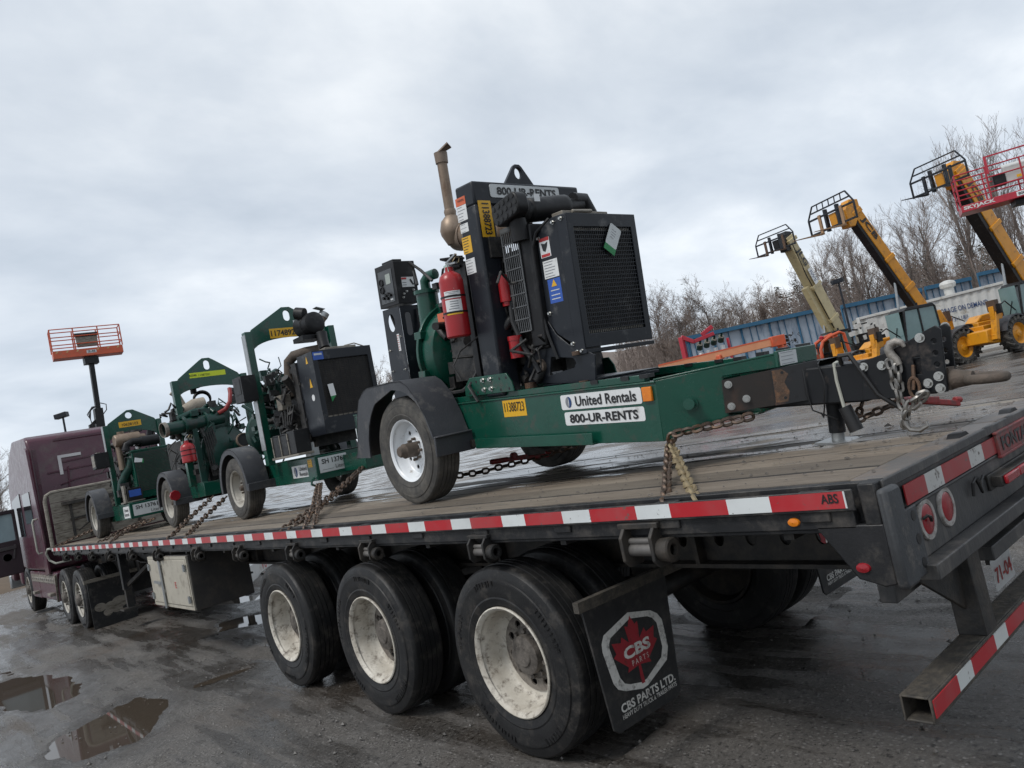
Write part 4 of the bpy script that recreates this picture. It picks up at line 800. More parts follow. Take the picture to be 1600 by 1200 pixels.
# control panel
pn = MB().box(.50, .70, .56, .84, .30, 1.16) if False else MB()
pn.plate_holes([(.85, .30), (.56, .30), (.56, 1.155), (.83, 1.155)], [circ(.71, 1.03, .052, .075, 20)], (.495, 0, 0), (0, 1, 0), (0, 0, 1), (.006, 0, 0))
pn.plate_holes([(.50, .30), (.70, .30), (.70, 1.155), (.50, 1.155)], [slot(.57, 1.0, .055, .20), slot(.62, .72, .05, .16)], (0, .555, 0), (1, 0, 0), (0, 0, 1), (0, .006, 0)); pn.box(.69, .70, .57, .80, .3, 1.15)
pn = pn.build('panel_post', 'char', p1, bev=.003)
MB().tube([(.52, .74, 1.15), (.53, .74, 1.08), (.54, .72, 1.0), (.56, .7, .9)], .016, 7).tube([(.66, .54, 1.12), (.655, .52, .95), (.66, .52, .8), (.65, .5, .62)], .012, 7).tube([(.70, .53, 1.10), (.72, .5, .9), (.71, .5, .7)], .016, 7).build('cable', 'hose', pn)
decal('decal', (.4945, .64, .855), .035, .145, FX, 'white', pn, 0, .001, 7, 'ink_red', label='red printed warning strip'); bolts([(.495, .8, .62), (.495, .6, .62), (.495, .8, .8), (.495, .6, .9)], (-1, 0, 0), pn, .006)
bxx = MB().box(.49, .70, .535, .845, 1.17, 1.53).box(.53, .62, .60, .78, 1.53, 1.56).build('control_box', 'black', p1, bev=.004)
fc = MB().box(.486, .492, .58, .80, 1.20, 1.48).build('control_face', pm('face_grey', (.07, .075, .08), (.05, .055, .06), .4), bxx, bev=.002)
decal('lcd_screen', (.486, .645, 1.40), .075, .085, FX, 'lcd', fc, .008, .004)
b = MB()
for z in (1.385, 1.32): b.lathe([(0, .03), (-.01, .032), (-.012, .026), (-.006, .024), (-.006, .001)], (.486, .755, z), (1, 0, 0), 20)
for y, z in ((.70, 1.27), (.66, 1.275), (.63, 1.26), (.68, 1.24), (.74, 1.25)): b.cyl((.486, y, z), (.465, y, z), .013, n=12)
b.build('gauge', 'black', fc); d = decal('decal', (.607, .534, 1.35), .12, .085, FY, 'white', bxx, 0, .001, 0); decal('print', (.572, .5325, 1.38), .05, .016, FY, 'ink_red', d, 0, .0006); MB().prism([(-.02, .02), (-.005, .025), (.02, -.02), (.01, -.03), (-.01, -.005)], (.645, .5325, 1.35), (1, 0, 0), (0, 0, 1), (0, -.001, 0)).build('print', 'ink', d, smooth=0)
for z in (1.345, 1.325): decal('print', (.572, .5325, z), .04, .006, FY, 'ink_grey', d, 0, .0006)
decal('decal', (.4855, .63, 1.225), .04, .014, FX, 'white', fc, 0, .001); bolts([(.55, .535, 1.25), (.58, .535, 1.27), (.65, .535, 1.28), (.66, .535, 1.24), (.54, .535, 1.22)], (0, -1, 0), bxx, .007)
# decals on the beam
d = decal('decal', (.2895, -.985, .222), .235, .112, FX, 'yellow', ch, 0, .002); text('11388723', .20, .062, (.287, -.985, .232), *FX, 'ink', d, bold=.0)
d = decal('decal', (.2895, -1.76, .226), .645, .092, FX, 'white', ch, .014, .002); text('United Rentals', .48, .062, (.2868, -1.805, .228), *FX, 'ink', d, bold=.02)
def ur_logo(x, y, z, r, parent):
    L_ = [(r*.75*math.cos(R(90+180*i/10)), r*math.sin(R(90+180*i/10))) for i in range(11)]+[(-r*.12*math.cos(R(-90+18*i))-.0, r*.86*math.sin(R(-90+18*i))) for i in range(11)]
    MB().prism(L_, (x, y, z), (0, -1, 0), (0, 0, 1), (-.001, 0, 0)).build('logo', 'ink_grey', parent, smooth=0)
    L2 = [(-p, q_) for p, q_ in L_]; MB().prism(L2, (x, y, z), (0, -1, 0), (0, 0, 1), (-.0012, 0, 0)).build('logo', 'ink_navy', parent, smooth=0)
ur_logo(.2872, -1.505, .226, .034, d)
d = decal('decal', (.2895, -1.77, .124), .635, .082, FX, 'white', ch, .014, .002); text('800-UR-RENTS', .545, .054, (.2868, -1.77, .124), *FX, 'ink', d, bold=.03)
MB().box(.272, .29, -2.165, -2.10, .19, .27).build('marker_light', 'amber', p1, bev=.004); d = decal('decal', (.70, -2.747, .32), .17, .07, FY, 'grey_sign', ch, .0, .002, 4)
for o in p1.children: o.location.z += Rt
extinguisher(PA @ Matrix.Translation((.20, -.62, .755)), 'red fire extinguisher with paper tag strapped upright beside the charcoal lift frame')
b = MB()
for g in ([0],): b.prism([(0, 0), (.075, .01), (.085, .17), (.0, .19)], (0, 0, 0), (.25, .9, .1), (-.1, -.35, -.95), (-.002, 0, 0))
tgo = b.build('paper_tag', pm('tag_pale', (.42, .56, .50), (.36, .5, .44), .6), None, smooth=0); tgo.parent = [o for o in bpy.data.objects if o.name.startswith('fire_extinguisher')][0]; tgo.location = (-.02, -.01, .51)
# ------------------------------------------------------------------ smaller pump trailers
def small_pump(name, label, X, Y, h, p, Rt, W, xb, z0, z1, yf, yb, wr=.215):
    m = Matrix.Translation((X, Y, H+Rt)) @ rotm(h, p) @ Matrix.Translation((0, 0, -Rt))
    o = empty(name, label, 'pump trailer', mtx=m, group='pump trailers on the flatbed')
    o['_r'] = Rt
    for s in (0, 1):
        pump_wheel(Rt-.002, .21, Rt*.6, 'wheel_cream', 'slots', o, s, W)
        a = [R(t) for t in range(-8, 189, 14)]; Rf = Rt+.085
        pr = [(-Rf*math.cos(t)*1.0, Rf*math.sin(t)+.03) for t in a][::-1]
        f_ = fender('fender', pr, Rt+.02, .03, -.02, .235, s, W, o)
        Xf = (lambda x: x) if not s else (lambda x: W-x)
        MB().box(min(Xf(-.02), Xf(.36)), max(Xf(-.02), Xf(.36)), -Rf-.02, -Rf+.01, -.045, .045).build('fender_bracket', 'fender', f_, bev=.005)
    b = MB()
    for x in (xb, W-xb-.02): b.box(x, x+.02, yf, yb, z0, z1)
    b.box(xb-.002, W-xb+.002, yf-.015, yf, z0, z1); b.box(xb, W-xb, yb, yb+.015, z0, z1)
    b.box(xb-.003, xb+.07, yf+.002, yb-.002, z1, z1+.012).box(W-xb-.07, W-xb+.003, yf+.002, yb-.002, z1, z1+.012).box(xb+.02, W-xb-.02, yf, yb, z0+.04, z0+.06)
    o['_c'] = 1; ch = b.build('chassis', 'green', o, bev=.006); MB().cyl((.12, 0, 0), (W-.12, 0, 0), .04, n=10).build('axle', 'frame_dark', o)
    return o, ch
def gable(o, x0, x1, y, zb, zs, za, w, arch, hole, mat='green', t=.025, flat_top=0.):
    cx = (x0+x1)/2; n = 16
    out = [(x0+w*.9, zs-.02), (x0+w*1.3, zs+.03), (cx-.10-flat_top, za-.03), (cx-.05-flat_top, za), (cx+.05+flat_top, za), (cx+.10+flat_top, za-.03), (x1-w*1.3, zs+.03), (x1-w*.9, zs-.02)]
    a = [(x1-w*.9, arch[0])]+[(cx+(x1-x0-w*1.8)/2*math.cos(math.pi*i/n), arch[0]+(arch[1]-arch[0])*math.sin(math.pi*i/n)**.75) for i in range(1, n)]+[(x0+w*.9, arch[0])]
    b = MB().plate_holes(out+a, [hole], (0, y, 0), (1, 0, 0), (0, 0, 1), (0, t, 0))
    for x in (x0, x1-w): b.box(x, x+w, y-.05, y+.05, zb, zs)
    return b.build('lift_frame', mat, o, bev=.004)
def finish(o):
    for c in o.children: c.location.z += o['_r']
    del o['_r'], o['_c']
# second pump: black radiator, round air cleaner
o2, ch = small_pump('pump_trailer', 'towable pump with green gable lift frame, black radiator and round air cleaner', .818, 7.845, -.01, .02, .374, 1.47, .30, -.055, .205, -1.60, 1.1)
fr = gable(o2, .17, 1.30, -.66, .20, 1.755, 2.03, .08, (1.47, 1.665), slot(.735, 1.925, .085, .13))
d = decal('decal', (.665, -.661, 1.72), .36, .115, FY, 'yellow', fr); text('11748921', .33, .07, (.665, -.6635, 1.72), *FY, 'ink', d, bold=.02); decal('decal', (.86, -.661, 1.83), .12, .06, FY, 'grey_sign', fr, 0, .002, 2)
MB().box(.163, .17, -.72, -.60, .38, .95).box(.162, .17, -.71, -.61, 1.0, 1.72).build('guide_strip', 'galv', fr)
MB().box(.0, .17, -.78, -.52, .96, 1.25).box(-.004, .0, -.74, -.56, 1.05, 1.22).build('control_box', 'black', o2, bev=.006)
sp2 = [(-1.76, .41), (-1.76, 1.30), (-1.40, 1.30), (-1.36, 1.2), (-1.36, .5), (-1.42, .41)]
rd = MB().prism(sp2, (.416, 0, 0), (0, 1, 0), (0, 0, 1), (.012, 0, 0)).prism(sp2, (1.11, 0, 0), (0, 1, 0), (0, 0, 1), (.012, 0, 0)).box(.418, 1.12, -1.76, -1.38, 1.29, 1.302).build('radiator_housing', 'char', o2, bev=.004)
gf = MB().plate_holes([(.412, .41), (1.124, .41), (1.124, 1.304), (.412, 1.304)], [[(.47, .58), (1.07, .58), (1.07, 1.20), (.47, 1.20)]], (0, -1.772, 0), (1, 0, 0), (0, 0, 1), (0, .012, 0)).build('grille_frame', 'char', rd, bev=.003)
grille('grille_mesh', .47, 1.07, .58, 1.20, -1.765, 10, 30, gf, 'black', .0045); MB().box(.45, 1.09, -1.74, -1.70, .55, 1.25).build('radiator_core', 'core', rd); MB().box(.47, 1.07, -1.757, -1.75, .583, .60).build('core_edge', 'alu', rd)
d = decal('decal', (.48, -1.773, 1.245), .12, .085, FY, 'ink_blue', gf, 0, .002); decal('print', (.48, -1.7755, 1.262), .09, .02, FY, 'grey_sign', d, 0, .0006); MB().prism([(-.03, -.05), (.03, -.05), (0, .05)], (.4155, -1.62, .98), (0, -1, 0), (0, 0, 1), (-.0015, 0, 0)).build('decal', 'yellow', rd, smooth=0); MB().prism([(-.025, -.04), (.025, -.04), (0, .04)], (.4155, -1.62, 1.23), (0, -1, 0), (0, 0, 1), (-.0015, 0, 0)).build('decal', 'yellow', rd, smooth=0)
MB().prism(circ(0, 0, .035, n=18), (.4155, -1.62, .82), (0, -1, 0), (0, 0, 1), (-.0015, 0, 0)).build('decal', 'white', rd, smooth=0)
tg = MB().prism([(-.03, -.06), (.035, -.06), (.035, .07), (-.03, .07)], (.56, -1.778, .86), (1, 0, .1), (-.1, 0, 1), (0, -.002, 0)).build('inspection_tag', 'white', rd, smooth=0); MB().prism([(-.03, -.12), (.035, -.06), (-.03, -.06)], (.56, -1.778, .86), (1, 0, .1), (-.1, 0, 1), (0, -.002, 0)).build('tag_end', 'tag_green', tg, smooth=0)
MB().box(.62, 1.0, -1.68, -1.45, 1.302, 1.34).tube([(.9, -1.6, 1.35), (1.0, -1.65, 1.36), (1.08, -1.7, 1.31)], .008, 6).build('header_tank', 'alu', rd, bev=.006)
ac = MB().lathe([(0, .001), (0, .05), (.004, .10), (.02, .122), (.10, .128), (.11, .12), (.13, .12), (.14, .13), (.30, .13), (.34, .10), (.36, .001)], (.72, -1.40, 1.68), (-.05, 1, 0), 28).build('air_cleaner', 'black', o2); MB().cyl((.66, -1.28, 1.80), (.60, -1.2, 1.83), .07, .07, n=16).tube([(.75, -1.42, 1.55), (.74, -1.44, 1.45), (.73, -1.48, 1.36)], .06, 12).box(.55, .80, -1.36, -1.1, 1.50, 1.55).build('air_duct', 'black', ac)
ex = MB().tube([(.90, -1.08, 1.30), (.90, -1.08, 1.52), (.90, -1.08, 1.66), (.93, -1.1, 1.74), (.98, -1.12, 1.80)], .05, 14).lathe([(0, .05), (0, .068), (.025, .068), (.025, .05)], (.90, -1.08, 1.56), (0, 0, 1), 20).build('exhaust_stack', 'exhaust_dull', o2)
MB().lathe([(0, .05), (0, .06), (.06, .06)], (.96, -1.11, 1.785), (.35, -.1, .5), 18).prism([(-.07, -.05), (.05, -.05), (.05, .05), (-.07, .05)], (.93, -1.14, 1.875), (.9, 0, -.25), (0, 1, 0), (0, 0, .006)).build('rain_cap', 'galv', ex)
MB().tube([(.50, -.95, .92), (.50, -.95, 1.20), (.51, -.97, 1.32), (.55, -1.05, 1.375), (.62, -1.2, 1.38), (.75, -1.3, 1.38)], .058, 14).lathe([(0, .06), (0, .075), (.02, .075), (.02, .06)], (.50, -.95, 1.0), (0, 0, 1), 18).build('exhaust_elbow', 'rust_hub', ex)
rnd = random.Random(11)
b = MB().box(.48, .98, -1.35, -.45, .30, .95); clutter(b, 170, (.36, .95), (-1.35, -.3), (.28, 1.28), rnd)
for k in range(5): b.tube([(.44, -.9-.08*k, .95-.08*k), (.34, -.95-.08*k, .8), (.30, -1.0-.05*k, .6), (.40, -1.1, .48)], .010, 6)
b.box(.40, .44, -1.36, -1.24, .45, 1.25).box(.405, .44, -1.38, -1.22, .6, .63).box(.405, .44, -1.38, -1.22, .8, .83).box(.405, .44, -1.38, -1.22, 1.0, 1.03)
en = b.build('engine', 'engine', o2); MB().box(.30, .42, -1.05, -.92, .78, .95).build('relay_box', 'alu', en, bev=.006)
b = MB().box(.50, 1.0, -.45, .2, .25, 1.05).lathe([(0, .001), (0, .20), (.05, .30), (.22, .32), (.3, .2), (.36, .15), (.5, .13)], (.72, .55, .62), (0, -1, 0), 28).cyl((.55, -.35, .8), (.55, -.35, 1.15), .09, n=18).cyl((.36, -.25, .85), (.72, -.25, .85), .08, n=18).cyl((.8, -.5, 1.0), (.8, -.5, 1.3), .05, n=14).cyl((.42, -.5, 1.18), (.42, -.5, 1.25), .05, n=12).cyl((.42, -.5, 1.0), (.42, -.5, 1.2), .012, n=8)
clutter(b, 60, (.33, .95), (-.65, .2), (.5, 1.32), rnd); b.build('pump_body', 'green_deep', o2)
bt = MB().box(.14, .32, -1.60, -.90, .245, .27).build('battery_tray', 'alu', o2, bev=.004)
for k in range(3):
    q_ = MB().box(.15, .32, -1.14-.21*k, -.95-.21*k, .272, .49 if k < 2 else .52).box(.16, .31, -1.12-.21*k, -.97-.21*k, .49, .51).build('battery', 'black', bt, bev=.006); MB().box(.142, .152, -.975-.21*k, -.955-.21*k, .27, .50).build('battery_strap', 'alu', q_)
d = decal('sign', (.50, -1.616, .10), .33, .165, FY, 'grey_sign', ch, 0, .003); text('SH 13761', .27, .055, (.505, -1.6195, .135), *FY, 'ink', d, bold=.02); text('Liters', .12, .042, (.58, -1.6195, .062), *FY, 'ink', d, bold=0); decal('print', (.43, -1.619, .045), .13, .004, FY, 'ink', d, 0, .0006)
d = decal('decal', (.299, -1.20, .072), .40, .135, FX, 'white', ch, 0, .002); text('United', .19, .045, (.2965, -1.29, .10), *FX, 'ink', d, bold=.01); text('Rentals', .21, .045, (.2965, -1.29, .042), *FX, 'ink', d, bold=.01); ur_logo(.2965, -1.09, .07, .055, d)
decal('decal', (.299, -1.48, .14), .10, .085, FX, 'yellow', ch, .01, .002, 4, 'ink'); MB().box(.30, .40, -1.55, -1.42, .218, .30).cyl((.34, -1.5, .30), (.34, -1.5, .36), .04, n=14).build('valve', 'galv', ch)
MB().tube([(.29, -1.55, -.02), (.25, -1.56, -.04), (.24, -1.56, -.08), (.28, -1.55, -.10)], .013, 8).cyl((1.35, -1.35, .05), (1.4, -1.35, .05), .03).build('tie_ring', 'green', ch)
MB().box(.62, .85, -2.1, -1.61, -.02, .16).build('drawbar', 'green', o2, bev=.006)
finish(o2)
# third pump: faces the other way, wet end towards us
o3, ch = small_pump('pump_trailer', 'towable pump with green gable frame, open round discharge pipe and lime sticker', .80, 10.6, -.01, 0, .36, 1.36, .22, .0, .19, -1.05, 1.15)
fr = gable(o3, .14, 1.22, -.72, .17, 1.69, 1.985, .085, (1.42, 1.57), slot(.68, 1.88, .085, .14))
d = decal('decal', (.67, -.721, 1.745), .52, .075, FY, 'lime', fr, 0, .002, 0); text('11487201', .16, .03, (.62, -.7235, 1.74), *FY, 'ink', d, bold=0); text('K2540', .10, .03, (.46, -.7235, 1.745), *FY, 'ink', d, bold=.02)
b = MB()
for i, x in enumerate((.17, 1.0)): bolts([(x+.05, -.722, 1.60), (x+.05, -.722, 1.52)], (0, -1, 0), fr, .012)
b = MB().lathe([(0, .001), (0, .12), (.03, .2), (.05, .29), (.16, .30), (.2, .26), (.22, .2), (.24, .27), (.40, .30), (.44, .2), (.5, .001)], (.80, -1.05, .62), (0, 1, 0), 32).lathe([(0, .30), (0, .33), (.03, .33), (.03, .30)], (.80, -.95, .62), (0, 1, 0), 32)
b.prism([(-.16, 0), (.17, 0), (.22, .38), (-.20, .38)], (.75, -.95, .84), (1, 0, 0), (0, 0, 1), (0, .32, 0)); b.tube([(.98, -.8, .30), (.98, -.95, .45), (.97, -1.08, .62), (.96, -1.2, .66), (.955, -1.30, .665)], .085, 18, cap=False)
b.cyl((.04, -1.0, 1.0), (.35, -.95, 1.02), .09, n=22, cap=False).cyl((.30, -.95, 1.02), (.85, -.9, 1.06), .10, n=22).lathe([(0, .10), (0, .135), (.03, .135), (.03, .1)], (.28, -.955, 1.02), (1, .1, .04), 24).lathe([(0, .10), (0, .14), (.03, .14), (.03, .1)], (.58, -.925, 1.04), (1, .1, .04), 24)
b.tube([(.25, -.9, 1.13), (.5, -.9, 1.2), (.7, -.85, 1.2), (.8, -.8, 1.15)], .05, 12).cyl((.62, -.8, 1.2), (.85, -.8, 1.22), .06)
clutter(b, 45, (.30, 1.2), (-1.0, -.6), (.35, 1.3), random.Random(31)); pb = b.build('pump_body', 'green_deep', o3, bev=.003); pb.location.x = -.16
MB().lathe([(0, .088), (0, .10), (.06, .10), (.06, .088)], (.955, -1.31, .665), (0, 1, 0), 28).build('discharge_pipe', 'exhaust_dull', pb); MB().lathe([(0, .093), (0, .105), (.05, .105), (.05, .09)], (.0, -1.0, 1.0), (1, .16, .05), 28).build('suction_pipe', 'alu', pb)
MB().cyl((.953, -1.28, .664), (.955, -1.24, .665), .086, n=24).cyl((.06, -.99, 1.0), (.12, -.98, 1.0), .09, n=24).build('pipe_bore', 'ink', pb)  # black plugs paint the dark inside the open pipes
b = MB().bar((.26, -.98, .18), (.26, -.98, 1.0), .07, .05).bar((.55, -.98, .18), (.50, -.98, 1.0), .07, .05).bar((.30, -.9, .18), (.42, -.9, .7), .06, .05).build('stand', 'green_deep', o3, bev=.004)
rnd = random.Random(5); b = MB().box(.35, .95, -.6, .8, .2, .9); clutter(b, 170, (.26, 1.05), (-.95, .3), (.2, 1.28), rnd); clutter(b, 25, (.05, .3), (-.75, -.55), (.9, 1.3), rnd)
for k in range(6): b.tube([(.34+.03*k, -1.0, .95), (.36+.03*k, -1.03, .7), (.38+.03*k, -1.0, .45), (.40+.02*k, -.98, .25)], .011, 6)
en = b.build('engine', 'engine', o3)
MB().tube([(.30, -.5, 1.18), (.34, -.55, 1.28), (.45, -.55, 1.33), (.6, -.55, 1.34)], .095, 16).tube([(.33, -.5, 1.30), (.29, -.5, 1.42), (.26, -.48, 1.52), (.2, -.48, 1.58)], .05, 12).build('exhaust_wrap', 'heat_wrap', en)
ac = MB().lathe([(0, .11), (.02, .13), (.22, .13), (.24, .10)], (.60, -.50, 1.42), (.3, 1, 0), 22).cyl((.53, -.4, 1.52), (.53, -.4, 1.60), .045).lathe([(0, .10), (.03, .09), (.05, .04), (.052, .001)], (.53, -.4, 1.60), (0, 0, 1), 20).build('air_cleaner', 'black', en)
MB().tube([(.62, -1.0, 1.12), (.72, -1.02, 1.16), (.80, -1.03, 1.26), (.84, -1.0, 1.38), (.86, -.95, 1.46)], .03, 10).build('red_hose', 'hose_red', en); MB().bar((.84, -.95, 1.30), (1.0, -.9, 1.34), .06, .08).cyl((.90, -.9, 1.38), (.93, -.9, 1.46), .05).tube([(1.0, -.9, 1.34), (1.15, -.85, 1.36), (1.3, -.8, 1.36)], .02, 7).build('linkage', 'engine', en)
MB().cyl((-.02, -.53, .10), (-.02, -.485, .10), .075, n=8).build('tail_light', 'red_lens', o3, bev=.006)
decal('decal', (.60, -1.066, .12), .08, .12, FY, 'red', ch, 0, .002)
finish(o3)
PA3 = Matrix.Translation((.80, 10.6, H+.36)) @ rotm(-.01, 0)
extinguisher(PA3 @ Matrix.Translation((.08, -1.12, .50)), 'red fire extinguisher under the open suction pipe of the lime stickered pump', .095, .27, False)
# farthest pump
o4, ch = small_pump('pump_trailer', 'towable pump with green slatted radiator and bronze muffler, standing before the maroon cab', .456, 13.935, -.01, 0, .378, 1.38, .235, -.14, .115, -1.66, 1.0)
fr = gable(o4, .215, 1.165, -.86, .12, 1.505, 1.735, .075, (1.15, 1.36), circ(.66, 1.64, .055), flat_top=.0)
d = decal('decal', (.66, -.861, 1.49), .36, .10, FY, 'yellow', fr); text('10628103', .26, .05, (.66, -.8635, 1.485), *FY, 'ink', d, bold=.01); MB().box(.208, .215, -.92, -.80, .8, 1.5).build('guide_strip', 'galv', fr)
MB().box(.0, .215, -.98, -.70, .80, 1.06).build('control_box', 'black', o4, bev=.006); MB().box(-.005, .0, -.95, -.73, .84, 1.03).box(.05, .1, -.95, -.8, 1.062, 1.075).build('control_face', 'alu', o4)
rd = MB().box(.48, 1.10, -1.34, -.98, .16, .96).box(.47, 1.11, -1.36, -.97, .955, .985).build('radiator_housing', 'green', o4, bev=.006)
b = MB()
for k in range(26): b.box(.52, 1.07, -1.352, -1.341, .30+k*.024, .308+k*.024)
b.build('louver', 'green', rd); MB().box(.51, 1.08, -1.347, -1.3405, .28, .93).build('radiator_core', 'core', rd)
tg = MB().prism([(-.06, -.03), (.06, -.03), (.07, .03), (-.05, .05)], (.56, -1.362, .80), (1, 0, -.15), (.15, 0, 1), (0, -.002, 0)).build('inspection_tag', 'white', rd, smooth=0); MB().prism([(.06, -.04), (.085, -.04), (.085, .02), (.07, .03)], (.56, -1.362, .80), (1, 0, -.15), (.15, 0, 1), (0, -.002, 0)).build('tag_end', 'tag_green', tg, smooth=0)
MB().lathe([(0, .001), (0, .09), (.02, .105), (.40, .105), (.42, .06), (.5, .05)], (.30, -1.15, 1.20), (1, .1, .02), 24).cyl((.45, -1.0, 1.2), (.45, -1.0, 1.36), .06).cyl((.36, -1.1, .7), (.36, -1.1, 1.12), .05).build('muffler', 'exhaust', o4)
MB().tube([(.42, -1.25, 1.0), (.45, -1.25, 1.1), (.55, -1.25, 1.14), (.7, -1.25, 1.13)], .06, 12).lathe([(0, .001), (0, .09), (.3, .09), (.32, .05)], (.68, -1.2, 1.12), (1, .05, 0), 22).lathe([(0, .11), (.03, .10), (.05, .001)], (.70, -.95, 1.32), (0, 0, 1), 18).cyl((.70, -.95, 1.2), (.70, -.95, 1.32), .05).cyl((.95, -.8, 1.2), (1.0, -.8, 1.38), .06).build('air_cleaner', 'black', o4)
rnd = random.Random(8); b = MB().box(.45, 1.0, -.95, .2, .1, .9); clutter(b, 110, (.28, .9), (-1.2, -.4), (.15, 1.25), rnd); b.build('engine', 'engine', o4)
MB().tube([(.36, -1.05, .50), (.40, -1.1, .62), (.47, -1.2, .72), (.50, -1.25, .84)], .075, 12).tube([(.30, -1.0, .35), (.32, -1.05, .5), (.40, -1.1, .62)], .06, 12).build('green_pipe', 'green_deep', o4)
bt = MB().box(.20, .50, -1.62, -1.30, .13, .15).build('battery_tray', 'alu', o4); q_ = MB().box(.26, .48, -1.60, -1.42, .152, .36).build('battery', 'black', bt, bev=.006); decal('decal', (.37, -1.601, .27), .18, .11, FY, 'ink_blue', q_, 0, .002); MB().box(.22, .25, -1.55, -1.4, .15, .42).build('battery_strap', 'alu', bt)
d = decal('sign', (.50, -1.676, -.01), .44, .185, FY, 'grey_sign', ch, 0, .003); text('SH 13761', .34, .065, (.49, -1.6795, .03), *FY, 'ink', d, bold=.02); text('Liters', .15, .05, (.62, -1.6795, -.06), *FY, 'ink', d, bold=0)
d = decal('decal', (.234, -1.42, -.02), .40, .19, FX, 'white', ch, 0, .002); text('United\nRentals', .30, .13, (.2315, -1.42, -.02), *FX, 'ink', d, bold=.01)
finish(o4)
# ------------------------------------------------------------------ tie-down chains
PL = lambda x, y, z: PA @ V(x, y, z)
hk = V(.62, 1.38, 1.44); hk = PL(.30, -2.22, -.06)
chain('tie_down_chain', [PL(.50, -2.62, .05), PL(.40, -2.47, .03), PL(.292, -2.24, .0), hk, hk+V(-.02, .0, -.02)], 'chain', 'short rusty chain wrapped round the green pump nose above the gold hook', L=.075)
chain('tie_down_chain', [hk+V(-.01, 0, -.0), hk.lerp(V(.035, .90, 1.30), .5)+V(0, 0, -.015), V(.035, .88, 1.295)], 'chain', 'brown chain strand hanging from the gold hook to the deck edge', 'chains at the gold hook', L=.075)
chain('tie_down_chain', [hk+V(.0, 0, -.0), hk.lerp(V(.035, .715, 1.30), .5), V(.035, .72, 1.295)], 'chain_gold', 'pale gold chain strand slanting from the hook to the deck edge', 'chains at the gold hook', L=.075)
b = MB(); b.tube([hk+V(.02*math.cos(a)-.01, -.02+.045*math.sin(a), -.02+.045*math.cos(a)) for a in [R(20*k) for k in range(14)]], [.012]*12+[.008, .005], 8).tube([hk+V(-.01, .02, -.02), hk+V(-.02, -.02, -.05), hk+V(-.03, -.06, -.10), hk+V(-.035, -.075, -.12)], .015, 8)
tag(b.build('grab_hook', 'chain_gold', None, loc=tuple(hk)), 'gold grab hook joining two chains below the green pump nose', 'hook')
M2 = Matrix.Translation((.818, 7.845, H+.374)) @ rotm(-.01, .02); P2 = lambda x, y, z: M2 @ V(x, y, z)
CG = 'chains fanning to the deck edge by the second pump'
for i, (a, e) in enumerate(((P2(.72, -1.95, .02), V(.04, 4.90, 1.30)), (P2(.66, -1.95, .0), V(.04, 4.70, 1.30)), (P2(.30, -1.58, -.09), V(.04, 4.42, 1.30)), (P2(.32, -1.6, -.09), V(.04, 4.25, 1.30)))):
    chain('tie_down_chain', [a, a.lerp(e, .5)+V(0, 0, -.03), e], 'chain', ('rusty chain from behind the pump wheel to the deck edge, lowest of its fan', 'rusty chain beside the lowest one of the fan', 'short rusty chain dropping steeply below the white chassis sign corner', 'short rusty chain beside the steep one under the white chassis sign')[i], CG, L=.085)
M4 = Matrix.Translation((.456, 13.935, H+.378)) @ rotm(-.01, 0)
for i, (pts, lb) in enumerate((([V(.95, 9.1, 1.66), V(.5, 8.65, 1.48), V(.04, 8.1, 1.30)], 'rusty chain from under the red tail lamp fender to the deck edge'), ([V(1.0, 8.75, 1.62), V(.5, 8.2, 1.44), V(.04, 7.45, 1.30)], 'rusty chain from behind the round air cleaner pump wheel to the deck edge'),
        ([V(.95, 12.0, 1.50), V(.6, 12.0, 1.42), V(.3, 11.7, 1.36), V(.04, 11.0, 1.30)], 'dark chain slack under the bronze muffler pump sign, nearer of the two'), ([V(.85, 12.2, 1.50), V(.5, 12.3, 1.42), V(.04, 12.0, 1.30)], 'dark chain slack under the bronze muffler pump sign, farther of the two'), ([V(.7, 14.6, 1.52), V(.35, 15.2, 1.42), V(.02, 15.62, 1.30)], 'pale chain stretched from the bronze muffler pump to the headboard corner'))):
    chain('tie_down_chain', pts, 'chain', lb, 'chains at the far pumps', L=.095, wr=.011, hw=.035)
# safety chains and hook on the coupler
b = MB(); a = PL(.62, -3.30, .29)
b.tube([a+(rot @ V(0, y, z)) for y, z in ((-.022, -.062), (-.012, -.035), (.008, -.012), (.014, .012), (.003, .036), (-.022, .046), (-.046, .036), (-.056, .016))], [.015, .017, .020, .021, .020, .018, .014, .008], 12)
sh = tag(b.build('safety_hook', 'hook_steel', None, loc=tuple(a)), 'big grey steel hook hooked over the black coupler plate', 'hook')
for i, (pts, lb) in enumerate((([(.615, -3.318, .235), (.61, -3.315, .14), (.61, -3.315, .04), (.61, -3.315, -.06)], 'grey chain hanging straight down from the big coupler hook'), ([(.60, -3.325, -.02), (.59, -3.345, .03), (.595, -3.365, .075), (.60, -3.40, .085), (.605, -3.43, .10), (.60, -3.40, .06), (.60, -3.36, .03)], 'grey chain looped in a bunch below the coupler plate'), ([(.61, -3.285, .26), (.60, -3.295, .16), (.60, -3.31, .07), (.60, -3.335, -.02)], 'grey chain strand beside the straight one under the coupler hook'))):
    chain('safety_chain', [PL(*p_) for p_ in pts], 'chain_steel', lb, 'coupler safety chains', L=.062, wr=.0085, hw=.022)
b = MB(); a = PL(.60, -3.34, -.0); b.tube([a+(rot @ V(0, y, z)) for y, z in ((.02, .0), (.02, -.04), (.0, -.065), (-.04, -.07), (-.075, -.05), (-.07, -.03))], [.012, .013, .013, .012, .009, .006], 8)
tag(b.build('slip_hook', 'chain_steel', None, loc=tuple(a)), 'small curved steel hook dangling at the end of the coupler chain', 'hook')
